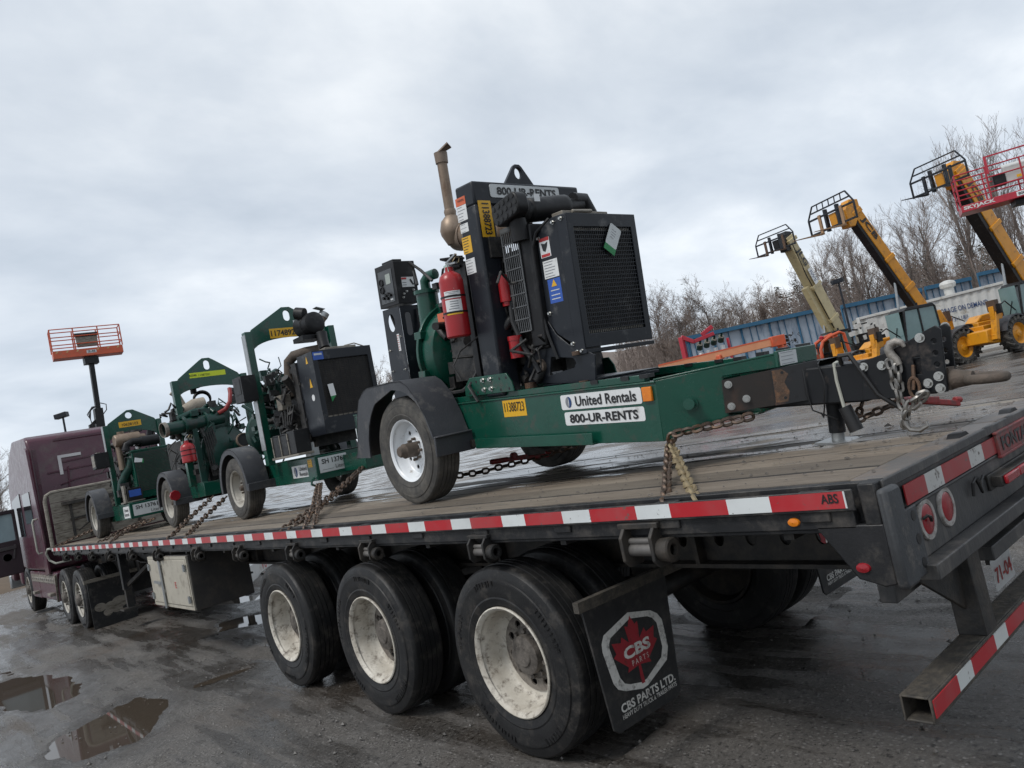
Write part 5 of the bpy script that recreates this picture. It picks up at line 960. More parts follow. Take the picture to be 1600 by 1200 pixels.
b = MB(); a = PL(.625, -3.37, .2); b.tube([PL(.635, -3.375, .22), PL(.62, -3.375, .15), PL(.615, -3.37, .11)], .008, 6).tube([PL(.615, -3.375+.022*math.cos(t), .12+.045*math.sin(t)) for t in [2*math.pi*k/14 for k in range(14)]], .0075, 6, closed=True)
tag(b.build('shackle', 'rust', None, loc=tuple(a)), 'rusty shackle hanging in the slot of the coupler plate', 'shackle')
def binder(a, e, label):
    a, e = V(*a), V(*e); d = (e-a); b = MB(); b.bar(a, a+d*.62, .03, .035).bar(a+d*.25, a+d*.95+V(0, 0, -.02), .028, .03).cyl(a+d*.02, a+d*.3, .022, n=10).cyl(a+d*.9, e, .016, n=10).cyl(a+d*.4+V(0, .02, .02), a+d*.4+V(0, -.02, .02), .03, n=12)
    return tag(b.build('chain_binder', 'red_tool', None, bev=.005, loc=tuple(a)), label, 'load binder')
binder((1.28, 3.55, 1.50), (1.68, 3.25, 1.475), 'red lever chain binder lying under the green pump beam')
chain('tie_down_chain', [V(1.0, 3.9, 1.46), V(1.2, 3.62, 1.44), V(1.45, 3.42, 1.45), V(1.7, 3.23, 1.47), V(2.1, 3.1, 1.50)], 'chain', 'dark chain running through the red binder under the green beam', L=.075)
binder((1.33, .40, 1.475), (1.78, .28, 1.40), 'red lever chain binder below the pump coupler near the deck end')
chain('tie_down_chain', [PL(.80, -3.05, .05), V(1.20, .56, 1.42), V(1.34, .40, 1.47)], 'chain', 'short brown chain tied from the drawbar to the red binder', L=.06, wr=.008, hw=.022)
b = MB(); rnd = random.Random(2)
for i in range(420):                       # mud crumbs on the boards
    x, y = rnd.uniform(.12, 2.45), abs(rnd.gauss(0, 1.6))+.05; s = rnd.uniform(.003, .011)*(2 if rnd.random() < .05 else 1); c_ = V(x, y, H+.002+s*.3); vs = [c_+V(*q)*s*rnd.uniform(.6, 1.4) for q in ((1, 0, 0), (-1, 0, 0), (0, 1, 0), (0, -1, 0), (0, 0, .6))]
    b.add(vs, [(0, 2, 4), (2, 1, 4), (1, 3, 4), (3, 0, 4)])
tag(b.build('mud_crumbs', 'hub_dirty'), 'dark crumbs of mud and grit scattered on the wooden trailer deck', 'debris', kind='stuff')
# ------------------------------------------------------------------ tractor
GT = -.14
tk = empty('semi_truck', 'maroon sleeper cab truck coupled to the flatbed with its driver door open', 'truck', (0, 0, GT))
def TK(b): return b
b = MB(); P = [(16.62, .98), (16.62, 3.52), (16.68, 3.66), (16.85, 3.74), (18.6, 3.86), (19.5, 3.55), (20.3, 2.9), (20.4, 2.35), (20.75, 1.62), (20.75, 1.1), (19.4, .98)]
sl_ = MB().prism(P, (.02, 0, 0), (0, 1, 0), (0, 0, 1), (2.46, 0, 0)).build('cab', 'maroon', tk, bev=.05)
b = MB()
for z, x0, x1 in ((3.10, .55, 1.55), (2.92, .3, 2.1), (2.70, .65, 1.5), (2.45, .2, 2.3)): b.bar((x0, 16.612, z), (x1, 16.612, z+.06), .02, .03)
b.box(.10, .16, 16.60, 16.62, 1.4, 3.45).box(2.34, 2.40, 16.60, 16.62, 1.4, 3.45).box(.5, 2.2, 16.605, 16.62, 3.56, 3.60)
b.bar((.62, 16.60, 2.2), (.68, 16.60, 3.0), .03, .04).bar((.5, 16.6, 2.65), (.75, 16.6, 2.7), .03, .02).bar((.55, 16.6, 2.45), (.8, 16.6, 2.5), .03, .02)
b.build('rear_rib', 'maroon', sl_)
b = MB(); b.box(.52, .58, 16.60, 16.612, 2.85, 3.25).box(.58, .95, 16.60, 16.612, 3.19, 3.25).box(2.0, 2.06, 16.60, 16.612, 2.85, 3.25).box(1.6, 2.0, 16.60, 16.612, 3.19, 3.25); b.build('reflective_corner', pm('corner_white', (.6, .58, .58), (.5, .48, .48), .4), sl_)
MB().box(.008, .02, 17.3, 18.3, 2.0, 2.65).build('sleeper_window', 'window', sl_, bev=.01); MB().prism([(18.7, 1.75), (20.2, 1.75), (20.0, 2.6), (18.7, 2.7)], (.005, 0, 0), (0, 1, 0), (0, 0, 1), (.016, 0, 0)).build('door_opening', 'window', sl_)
each('side_extender', 'maroon', sl_, lambda b, x: b.prism([(16.2, .95), (16.62, .9), (16.62, 3.5), (16.45, 3.45), (16.2, 1.7)], (x, 0, 0), (0, 1, 0), (0, 0, 1), (.04, 0, 0)), (-.03, 2.49), bev=.01)
MB().tube([(-.03, 16.55, 2.05), (-.09, 16.55, 2.05), (-.11, 16.55, 2.0), (-.11, 16.55, 1.42), (-.09, 16.55, 1.37), (-.03, 16.55, 1.37)], .02, 8).build('grab_handle', 'cable_white', sl_)
hd = MB().prism([(20.7, .95), (20.7, 1.75), (22.4, 1.6), (22.7, 1.35), (22.75, .8), (21.9, .75), (20.9, .8)], (.25, 0, 0), (0, 1, 0), (0, 0, 1), (2.0, 0, 0)).prism([(20.6, 1.2), (22.3, 1.2), (22.6, 1.0), (22.6, .7), (22.15, .65), (21.9, 1.0), (21.1, 1.0), (20.9, .6), (20.6, .6)], (.02, 0, 0), (0, 1, 0), (0, 0, 1), (2.46, 0, 0)).build('hood', 'maroon', tk, bev=.05)
MB().box(.0, 2.5, 22.75, 22.95, .45, .8).build('bumper', 'galv', tk, bev=.03)
sk = MB().box(.03, .5, 16.0, 18.05, .40, .96).box(.03, .5, 18.1, 19.2, .38, .96).prism([(15.75, .96), (16.0, .96), (16.0, .40), (15.95, .40)], (.03, 0, 0), (0, 1, 0), (0, 0, 1), (.45, 0, 0)).box(2.0, 2.47, 16.0, 19.2, .38, .96).build('side_fairing', 'maroon', tk, bev=.02)
b = MB().box(.015, .03, 15.95, 19.0, .74, .90).box(-.06, .1, 16.3, 16.65, .50, .56).box(-.06, .1, 18.3, 18.6, .48, .54).bar((.0, 15.75, .93), (.02, 16.05, .40), .04, .05); b.build('step_trim', 'alu', sk, bev=.006)
b = MB()
for k in range(11): b.lathe([(0, .03), (-.015, .026), (-.018, .001)], (.015, 16.2+.26*k, .82), (1, 0, 0), 12)
b.build('trim_light', 'lens_ring', sk)
MB().box(.85, .93, 13.1, 22.3, .72, 1.0).box(1.67, 1.75, 13.1, 22.3, .72, 1.0).box(.85, 1.75, 13.3, 13.4, .75, .98).box(.85, 1.75, 15.9, 16.0, .75, .98).box(.7, 1.9, 14.0, 15.2, 1.0, 1.10).build('truck_frame', 'frame_dark', tk)
pt = truck_wheel('wheel', 'flat', 'rubber', 'wheel_cream'); first = True
for y, inn in ((13.95, 1), (15.27, 1), (19.85, 0)):
    for s in (0, 1):
        for xo, pr_ in ((.0, pt),) + (((.36, pi_),) if inn else ()):
            mt = Matrix.Translation((xo if not s else 2.5-xo, y, .51)) @ Matrix.Rotation(math.pi*s, 4, 'Z')
            if first: pt.parent = tk; pt.matrix_local = mt; first = False
            else: copy_tree(pr_, tk, mt)
MB().cyl((.3, 13.95, .51), (2.2, 13.95, .51), .08).cyl((.3, 15.27, .51), (2.2, 15.27, .51), .08).cyl((.3, 19.85, .51), (2.2, 19.85, .51), .06).box(.85, 1.7, 13.8, 14.1, .4, .7).box(.85, 1.7, 15.1, 15.4, .4, .7).build('axle', 'frame_dark', tk)
for s in (0, 1):
    k = 0 if not s else 1.72
    fl = MB().box(.06+k, .74+k, 13.28, 13.30, .02, .80).build('mud_flap', 'rubber', tk, bev=.004); MB().bar((.02+k, 13.3, .82), (.9, 13.3, .82), .04, .06).build('flap_hanger', 'alu', fl)
    b = MB()
    for cx, cz, rx, rz in ((.20, .36, .09, .07), (.36, .33, .10, .085), (.50, .37, .13, .095), (.30, .25, .07, .06), (.44, .26, .09, .05), (.62, .42, .06, .05)): b.prism(circ(cx+k, cz, rx, rz, 16), (0, 13.279-random.uniform(0, .002), 0), (1, 0, 0), (0, 0, 1), (0, -.003, 0))
    b.build('flap_emblem', 'galv_dirty' if s else 'alu', fl, smooth=0)
dr = MB().plate_holes([(0, .95), (1.0, .95), (1.0, 1.75), (.85, 2.25), (.72, 2.42), (0, 2.42)], [[(.07, 1.72), (.90, 1.72), (.76, 2.22), (.68, 2.33), (.07, 2.33)]], (-.02, 19.55, 0), (-.93, .0, 0), (0, 0, 1), (0, .07, 0)).build('open_door', pm('door_dark', (.03, .014, .02), (.022, .011, .016), .5), tk, bev=.015)
MB().prism([(.07, 1.72), (.90, 1.72), (.76, 2.22), (.68, 2.33), (.07, 2.33)], (-.02, 19.60, 0), (-.93, 0, 0), (0, 0, 1), (0, .008, 0)).build('door_window', 'door_glass_sky', dr)
MB().lathe([(0, .001), (0, .09), (-.008, .10), (-.01, .085)], (-.30, 19.55, 1.36), (0, 1, 0), 24).box(-.8, -.1, 19.50, 19.55, 1.52, 1.60).bar((-.18, 19.53, 1.3), (-.12, 19.53, 1.62), .04, .03).build('door_trim', pm('trim_grey', (.06, .05, .055), (.045, .04, .04), .6), dr, bev=.01)
MB().box(-.55, -.25, 19.75, 19.86, 1.75, 2.25).build('mirror_housing', 'black', dr, bev=.03); MB().box(-.53, -.27, 19.742, 19.75, 1.78, 2.22).build('mirror_glass', pm('mirror', (.5, .45, .45), (.3, .1, .1), .1, .9, sc=2), dr)  # reddish second tone is a reflection painted into the mirror glass
MB().cyl((-.05, 19.72, 2.0), (-.26, 19.8, 2.0), .02).build('mirror_arm', 'black', dr)
b = MB()
for k in range(3): b.tube([(1.1+.15*k, 16.6, 1.4), (1.1+.15*k, 16.2, 1.15), (1.15+.1*k, 15.8, 1.2), (1.2, 15.5, 1.1)], .018, 7)
b.box(.9, 1.7, 16.3, 16.6, 1.0, 1.3); b.build('air_line', 'hose', tk)
# ------------------------------------------------------------------ ground with puddles
PUD = [(-1.30, 9.75, .42, 1.25, .10), (-1.06, 6.45, .42, .85, -.32), (-.05, 6.66, .07, .22, 1.3), (1.15, 9.1, .30, .55, .35), (1.8, 11.6, .25, 1.1, .3), (4.2, 10.5, .6, 2.2, .2), (3.6, 4.2, .3, 1.6, .1), (-4.6, 14.5, .7, 1.7, .1)]
def vnoise(x, y, s, seed):
    g = np.random.default_rng(seed).random((256, 256)); u = x/s; v = y/s; i = np.floor(u).astype(int); j = np.floor(v).astype(int); a = u-i; b = v-j
    a = a*a*(3-2*a); b = b*b*(3-2*b); i0 = i % 256; j0 = j % 256; i1 = (i+1) % 256; j1 = (j+1) % 256
    return g[i0, j0]*(1-a)*(1-b)+g[i1, j0]*a*(1-b)+g[i0, j1]*(1-a)*b+g[i1, j1]*a*b-.5
def make_ground():
    def axis(a, b, st):
        far = np.geomspace(1, 420, 34); return np.concatenate([a-far[::-1], np.arange(a, b, st), b+far-st])
    xs = axis(-6, 9, .042); ys = axis(-1.0, 18, .048); X, Y = np.meshgrid(xs, ys, indexing='ij')
    Z = .018*np.minimum(X, 90)-.011*(np.minimum(Y, 90)-2.5)
    near = np.clip(1-np.maximum(np.maximum(X-9, -6-X), np.maximum(Y-18, -1-Y))/8, 0, 1)
    n = vnoise(X, Y, 1.7, 1)*.022+vnoise(X+3, Y, .6, 2)*.014+vnoise(X, Y, .23, 3)*.012+vnoise(X, Y, .11, 4)*.009
    rut = np.exp(-((X-2.9)/1.1)**2)+.5*np.exp(-((X+2.0)/.5)**2); n = n+rut*(vnoise(X*5.5, Y*.32, .6, 9)*.030)+vnoise(X*4.2, Y*.3, .5, 12)*.012
    Z = Z+n*near
    # wheel patches stay level
    for a in (.15, 2.45):
        for c in AX: Z = np.where((abs(X-a) < .45) & (abs(Y-c) < .5), np.minimum(Z, -.012), Z)
    lv = []; WET = np.zeros_like(X)
    for px, py, rx, ry, an in PUD:
        z0 = .018*px-.011*(py-2.5); c, s = math.cos(an), math.sin(an); dx = (X-px)*c+(Y-py)*s; dy = -(X-px)*s+(Y-py)*c
        d = np.sqrt((dx/rx)**2+(dy/ry)**2)+vnoise(X, Y, .35, 21)*.55+vnoise(X, Y, .12, 22)*.22
        WET = np.maximum(WET, np.clip(2.0-d, 0, 1)); Z = Z-np.clip(1.25-d, 0, .6)*.085*near; lv.append(z0-.020)
    nx, ny = X.shape; co_ = np.stack([X, Y, Z], -1).reshape(-1, 3)
    I = (np.arange(nx-1)[:, None]*ny+np.arange(ny-1)[None]).ravel(); F_ = np.stack([I, I+ny, I+ny+1, I+1], 1)
    me = bpy.data.meshes.new('ground'); me.vertices.add(len(co_)); me.vertices.foreach_set('co', co_.ravel()); me.loops.add(F_.size); me.loops.foreach_set('vertex_index', F_.ravel())
    me.polygons.add(len(F_)); me.polygons.foreach_set('loop_start', np.arange(len(F_))*4); me.update(calc_edges=True); me.shade_smooth(); at_ = me.attributes.new('wet', 'FLOAT', 'POINT'); at_.data.foreach_set('value', WET.ravel().astype(np.float32))
    m, N, L, B = _m('wet_gravel'); tc = N.new('ShaderNodeTexCoord').outputs['Object']
    big = nz(N, L, tc, .55, 6, .62, (1.6, .5, 1)); trk = nz(N, L, tc, 2.2, 5, .6, (2.6, .22, 1))
    ws = N.new('ShaderNodeMath'); ws.operation = 'MULTIPLY_ADD'; ws.inputs[1].default_value = .55; L.new(trk, ws.inputs[0]); L.new(big, ws.inputs[2])
    wet0 = ramp(N, L, ws.outputs[0], .66, .80); aw = N.new('ShaderNodeAttribute'); aw.attribute_name = 'wet'; wm = N.new('ShaderNodeMath'); wm.operation = 'MAXIMUM'; L.new(wet0, wm.inputs[0]); L.new(aw.outputs['Fac'], wm.inputs[1]); wet = wm.outputs[0]
    c = mixc(N, L, ramp(N, L, nz(N, L, tc, 1.3, 7, .68), .35, .68), (.105, .094, .083), (.16, .148, .135))
    c = mixc(N, L, ramp(N, L, nz(N, L, tc, 55, 5, .8), .50, .64), c, (.25, .235, .215)); c = mixc(N, L, ramp(N, L, nz(N, L, tc, 34, 6, .78), .54, .61), c, (.022, .019, .017))
    vo = N.new('ShaderNodeTexVoronoi'); vo.inputs['Scale'].default_value = 42; L.new(tc, vo.inputs[0]); sepv = N.new('ShaderNodeSeparateColor'); L.new(vo.outputs['Color'], sepv.inputs[0])
    st = N.new('ShaderNodeMath'); st.operation = 'MULTIPLY'; L.new(ramp(N, L, vo.outputs['Distance'], .25, .42, (1, 1, 1, 1), (0, 0, 0, 1)), st.inputs[0]); L.new(ramp(N, L, sepv.outputs[0], .70, .74), st.inputs[1]); c = mixc(N, L, st.outputs[0], c, (.27, .255, .24))
    c = mixc(N, L, ramp(N, L, nz(N, L, tc, .35, 5, .6), .50, .66), c, (.10, .075, .055))
    dk = N.new('ShaderNodeVectorMath'); dk.operation = 'SCALE'; dk.inputs['Scale'].default_value = .42; L.new(c, dk.inputs[0]); L.new(mixc(N, L, wet, c, dk.outputs[0]), B.inputs['Base Color'])
    rr = N.new('ShaderNodeMapRange'); rr.inputs[3].default_value = .70; rr.inputs[4].default_value = .13; L.new(wet, rr.inputs[0]); L.new(rr.outputs[0], B.inputs['Roughness'])
    B.inputs['Specular IOR Level'].default_value = .5
    hs = N.new('ShaderNodeMath'); hs.operation = 'MULTIPLY_ADD'; hs.inputs[1].default_value = .45; L.new(st.outputs[0], hs.inputs[0]); L.new(nz(N, L, tc, 30, 8, .82), hs.inputs[2])
    b = N.new('ShaderNodeBump'); bs = N.new('ShaderNodeMapRange'); bs.inputs[3].default_value = 1; bs.inputs[4].default_value = .30; L.new(wet, bs.inputs[0]); L.new(bs.outputs[0], b.inputs['Strength']); b.inputs['Distance'].default_value = .032; L.new(hs.outputs[0], b.inputs['Height']); L.new(b.outputs[0], B.inputs['Normal'])
    me.materials.append(m); o = bpy.data.objects.new('ground', me); COL.objects.link(o); o['kind'] = 'structure'
    w, N, L, B = _m('puddle_water'); B.inputs['Base Color'].default_value = (.06, .048, .037, 1); B.inputs['Roughness'].default_value = .03; B.inputs['IOR'].default_value = 1.33; B.inputs['Specular IOR Level'].default_value = .6
    for (px, py, rx, ry, an), z in zip(PUD, lv):
        p = MB().add([(px+1.7*(rx*math.cos(t)*math.cos(an)-ry*math.sin(t)*math.sin(an)), py+1.7*(rx*math.cos(t)*math.sin(an)+ry*math.sin(t)*math.cos(an)), z) for t in [2*math.pi*k/28 for k in range(28)]], [tuple(range(28))]).build('puddle', w); p['kind'] = 'structure'
make_ground()
def pebbles():
    r = random.Random(4); b = MB()
    for i in range(900):
        x, y = r.uniform(-2.6, 4), r.uniform(-.2, 8); s = r.uniform(.004, .016)*(1.6 if r.random() < .06 else 1); c = V(x, y, gz(x, y)+s*.2); vs = []
        for d in ((1, 0, 0), (-1, 0, 0), (0, 1, 0), (0, -1, 0), (0, 0, .8), (0, 0, -.8)): vs.append(c+V(*d)*s*r.uniform(.6, 1.3))
        b.add(vs, [(0, 2, 4), (2, 1, 4), (1, 3, 4), (3, 0, 4), (2, 0, 5), (1, 2, 5), (3, 1, 5), (0, 3, 5)])
    o = b.build('gravel', pm('pebble', (.16, .15, .14), (.07, .066, .06), .6, sc=15)); tag(o, 'loose grey pebbles scattered over the wet yard ground', 'gravel', kind='stuff')
pebbles()
b = MB().prism([(0, 0), (3.2, 0), (3.2, .30), (0, .30)], (2.45, 12.75, -.09), (.54, .84, 0), (0, 0, 1), (.05, -.03, 0)).build('board', 'cont_white', None, loc=(2.45, 12.75, -.09))
tag(b, 'low white board with red letters lying on the ground behind the trailer', 'board'); text('V O', .45, .17, V(.45, .70, .16)+V(-.004, .002, 0), (-.54, -.84, 0), (0, 0, 1), 'ink_red', b) if False else text('V O', .45, .17, V(.78+.05, 1.21-.03, .16), (.54, .84, 0), (0, 0, 1), 'ink_red', b, lift=.004)
# ------------------------------------------------------------------ telehandlers
def telehandler(P, T, paint, label, txt, txt2=None, fork='wood', style=0, w=.42):
    P, T = V(*P), V(*T); f = V(T.x-P.x, T.y-P.y, 0); hor = f.length; f.normalize(); hd = math.atan2(f.y, f.x)
    g = P+f*1.6; zg = gz(g.x, g.y)+ .0
    o = empty('telehandler', label, 'telehandler', mtx=Matrix.Translation((g.x, g.y, zg)) @ Matrix.Rotation(hd, 4, 'Z'), group='telehandlers with raised booms')
    p = V(-1.6, 0, P.z-zg); t = V(-1.6+hor, 0, T.z-zg); d = (t-p).normalized(); up = V(-d.z, 0, d.x)
    b = MB().box(-2.5, 2.05, -.42, .42, .55, .95).box(-2.6, -1.2, -.5, .5, .8, 1.25).prism([(-2.3, 1.2), (-1.2, 1.2), (-1.35, p.z+.15), (-1.85, p.z+.15)], (0, -.45, 0), (1, 0, 0), (0, 0, 1), (0, .12, 0)).prism([(-2.3, 1.2), (-1.2, 1.2), (-1.35, p.z+.15), (-1.85, p.z+.15)], (0, .33, 0), (1, 0, 0), (0, 0, 1), (0, .12, 0))
    b.prism([(1.95, .45), (2.65, .55), (2.6, 1.0), (1.95, 1.05)], (0, -.85, 0), (1, 0, 0), (0, 0, 1), (0, 1.7, 0)).box(1.5, 2.0, -.35, .35, .9, 1.2)
    ch = b.build('chassis', paint, o, bev=.03)
    MB().box(-1.4, 1.0, -1.15, -.5, .75, 1.35).prism([(-1.4, 1.35), (1.0, 1.35), (.6, 1.6), (-1.2, 1.65)], (0, -1.1, 0), (1, 0, 0), (0, 0, 1), (0, .55, 0)).build('engine_cover', paint, o, bev=.04)
    for s in (1, -1):
        k = MB().bar((2.35, s*.95, .6), (2.05, s*.95, 1.75), .16, .22, (0, 1, 0)).box(1.85, 2.25, s*.95-.09, s*.95+.09, 1.3, 1.8).bar((2.3, s*.5, .7), (2.3, s*1.0, .7), .2, .2).build('stabilizer', paint, ch, bev=.015)
        MB().box(1.98, 2.2, s*.95-.16, s*.95+.16, 1.62, 2.02).build('stabilizer_foot', pm('foot_brown', (.10, .06, .035), (.06, .04, .03), .7), k)
    wp = None
    for x in (1.3, -1.75):
        for s in (1, -1):
            if wp is None:
                wp = MB().lathe([(.0, .001), (.02, .12), (.06, .14), (.10, .30), (.02, .36), (.0, .39), (.1, .38), (.3, .37)], (0, -.2, 0), (0, 1, 0), 28).build('wheel', paint, o)
                ty = MB().lathe(tyre_prof(.63, .46, .385, 3), (0, -.23, 0), (0, 1, 0), 48, closed=True)
                for q in range(16):
                    a = 2*math.pi*q/16
                    for sd, off in ((-1, 0), (1, math.pi/16)):
                        e = a+off; ty.bar((.62*math.cos(e), sd*.02, .62*math.sin(e)), (.60*math.cos(e+.28), sd*.235, .60*math.sin(e+.28)), .075, .11, (math.cos(e+.14), 0, math.sin(e+.14)))
                        ty.bar((.60*math.cos(e+.28), sd*.235, .60*math.sin(e+.28)), (.50*math.cos(e+.30), sd*.245, .50*math.sin(e+.30)), .07, .05, (0, 1, 0))
                ty.build('tyre', 'rubber_old', wp, smooth=30); w_ = wp
            else: w_ = copy_tree(wp, o)
            w_.matrix_local = Matrix.Translation((x, s*.95, .66)) @ Matrix.Rotation(math.pi if s > 0 else 0, 4, 'Z')
            MB().prism([(.75*math.cos(R(a)), .72*math.sin(R(a))) for a in range(15, 166, 15)]+[(.70*math.cos(R(a)), .67*math.sin(R(a))) for a in range(165, 14, -15)], (x, s*.95-.24, .66), (1, 0, 0), (0, 0, 1), (0, .48, 0)).build('mudguard', 'fender', o)
    # cab on the left side
    cp_ = [(-.75, .85), (.75, .85), (.95, 1.35), (.75, 2.35), (.55, 2.48), (-.6, 2.48), (-.8, 1.9)]
    cb = MB().prism([(-.75, .8), (.75, .8), (.95, 1.3), (-.78, 1.3)], (0, .48, 0), (1, 0, 0), (0, 0, 1), (0, .72, 0)).prism([(.78, 2.38), (.62, 2.50), (-.62, 2.50), (-.75, 2.38)], (0, .46, 0), (1, 0, 0), (0, 0, 1), (0, .76, 0)).build('cab', 'black', o, bev=.02)
    b = MB()
    for y in (.50, 1.18):
        for a, e in (((.95, 1.3), (.76, 2.4)), ((-.78, 1.3), (-.72, 2.4)), ((.1, 1.3), (.08, 2.4))): b.bar((a[0], y, a[1]), (e[0], y, e[1]), .06, .06)
    b.bar((.95, .5, 1.3), (.95, 1.18, 1.3), .06, .06); b.build('cab_frame', 'black', cb, bev=.01)
    MB().prism([(.93, 1.33), (.75, 2.38), (-.70, 2.38), (-.76, 1.33)], (0, 1.165, 0), (1, 0, 0), (0, 0, 1), (0, .01, 0)).prism([(.53, 1.33), (1.15, 1.33), (1.15, 2.38), (.53, 2.38)], (.965, 0, 0), (0, 1, 0), (-.165/1.05*0, 0, 1), (.008, 0, 0)).prism([(.93, 1.33), (.75, 2.38), (-.70, 2.38), (-.76, 1.33)], (0, .505, 0), (1, 0, 0), (0, 0, 1), (0, .01, 0)).build('cab_window', 'cab_glass', cb)
    MB().bar((.99, .75, 1.35), (1.0, .95, 1.85), .02, .015).cyl((-.2, .9, 2.5), (-.2, .9, 2.62), .05).build('wiper_and_beacon', 'black', cb)
    for s in (1, -1): MB().tube([(1.0, s*1.0, 1.5), (1.7, s*1.15, 1.9), (2.1, s*1.15, 1.75)], .025, 6).box(2.05, 2.15, s*1.15-.10, s*1.15+.10, 1.5, 1.85).build('mirror', 'black', o, bev=.01)
    # boom: outer section, inner section, head
    mid = p+d*((t-p).length*.55)
    W_ = w; w = w*.72
    bm = MB().bar(p-d*.4, mid, w, w*1.15, up).build('boom', paint, o, bev=.03)
    b = MB().bar(mid-d*.1, t, w*.82, w*.95, up) if style else MB().bar(mid-d*.1, t, w*.97, w*1.1, up)
    i_ = b.build('boom_section', paint, bm, bev=.02); (MB().bar(p+d*.6-up*(w*.72), t-d*.35-up*(w*.68), w*.84, w*.38, up) if not style else MB().bar(p+d*.2-up*(w*.85), p+d*(3.6)-up*(w*.85), w*.5, w*.5, up)).build('boom_underside', 'black' if not style else paint, bm)
    MB().bar(mid-d*.18, mid, w*1.14, w*1.32, up).bar(t-d*.35, t-d*.15, w*1.12, w*1.25, up).bar(p+d*1.3, p+d*1.5, w*1.15, w*1.3, up).build('boom_collar', paint, bm, bev=.02)
    MB().cyl((-.1, .0, 1.0), p+d*1.9-up*.28, .05, n=10).build('lift_cylinder', 'galv', bm); MB().cyl((-.1, .0, 1.0), (V(-.1, 0, 1.0)+(p+d*1.9-up*.28-V(-.1, 0, 1.0))*.55), .085, n=12).build('cylinder_barrel', 'black', bm)
    if style: MB().tube([p+d*.8+up*-.30+V(0, .26, 0), p+d*2.6-up*.30+V(0, .26, 0), p+d*4.2-up*.30+V(0, .25, 0), t-d*.3-up*.1+V(0, .25, 0)], .03, 6).bar(p+d*1.0+V(0, .26, 0)-up*.3, p+d*3.2+V(0, .26, 0)-up*.3, .06, .14, up).build('boom_hose', 'black', bm)
    hm = 'black' if style else paint
    hd_ = MB().prism([(-.25, .25), (.15, .28), (.45, -.1), (.40, -.75), (.12, -.75), (-.28, -.2)], t+V(0, -.2, 0), (1, 0, 0), (0, 0, 1), (0, .4, 0)).build('boom_head', hm, bm, bev=.02)
    L_ = (t-p).length; text(txt, 1.0, w*.75, p+d*(L_*.80)+V(0, w*.50, 0), -d, up*1, 'ink', bm, bold=.03, lift=.012)
    if txt2: s_ = MB().prism([(-.45, -.16), (.45, -.16), (.45, .16), (-.45, .16)], p+d*(L_*.62)+V(0, w*.575+.004, 0), -d, up, (0, .006, 0)).build('decal', 'white', bm, smooth=0); text(txt2, .6, .2, p+d*(L_*.62)+V(0, w*.575+.012, 0), -d, up, 'ink_navy', s_, bold=0)
    # fork carriage
    c = t+V(.95, 0, -.62); MB().bar(t+V(.2, 0, -.3), c+V(-.05, 0, .25), .34, .5).build('carriage_arm', hm, bm, bev=.02); b = MB()
    for z in (.0, .55): b.bar(c+V(0, -1.15, z), c+V(0, 1.15, z), .07, .07)
    for y in (-1.15, 1.15): b.bar(c+V(0, y, -.05), c+V(0, y, .6), .06, .06)
    b.bar(c+V(-.05, -.3, -.1), c+V(-.05, -.3, .75), .14, .10).bar(c+V(-.05, .3, -.1), c+V(-.05, .3, .75), .14, .10); ca = b.build('fork_carriage', 'char', bm, bev=.008)
    b = MB(); z1 = 1.05
    b.bar(c+V(0, -1.15, .6), c+V(-.02, -.85, z1), .045, .045).bar(c+V(0, 1.15, .6), c+V(-.02, .85, z1), .045, .045).bar(c+V(-.02, -.85, z1), c+V(-.02, .85, z1), .045, .045)
    if fork == 'wood':
        for k in range(5): b.bar(c+V(0, -.6+.3*k, .8), c+V(-.02, -.6+.3*k, z1), .03, .03)
    b.bar(c+V(-.01, -1.0, .8), c+V(-.01, 1.0, .8), .05, .05); b.build('load_backrest', 'char', ca)
    for y in (-.55, .55): MB().bar(c+V(.03, y, .62), c+V(.03, y, -.12), .12, .06, (1, 0, 0)).add([c+V(q[0], y+q[1], q[2]) for q in ((.0, -.06, -.14), (.0, .06, -.14), (1.45, .05, -.22), (1.45, -.05, -.22), (.0, -.06, -.07), (.0, .06, -.07), (1.45, .05, -.205), (1.45, -.05, -.205))], [(3, 2, 1, 0), (4, 5, 6, 7), (0, 1, 5, 4), (1, 2, 6, 5), (2, 3, 7, 6), (3, 0, 4, 7)]).build('fork', fork, ca)
    return o
telehandler((32.3, 7.2, 2.6), (29.87, 8.01, 7.76), 'mach_yellow', 'yellow telehandler with knobbly tyre whose boom rises behind the red platform', 'JCB', None, 'char', 0, .76)
telehandler((28.4, 9.65, 2.47), (26.15, 10.55, 7.05), 'mach_yellow', 'yellow telehandler with pale fork sleeves, boom rising before the white container', 'JCB', None, 'wood', 0, .54)
telehandler((36.5, 16.8, 2.4), (34.0, 17.2, 8.2), 'mach_cream', 'cream telehandler with black fork head and boom hoses', 'JLG', 'IWS', 'rust', 1, .86)
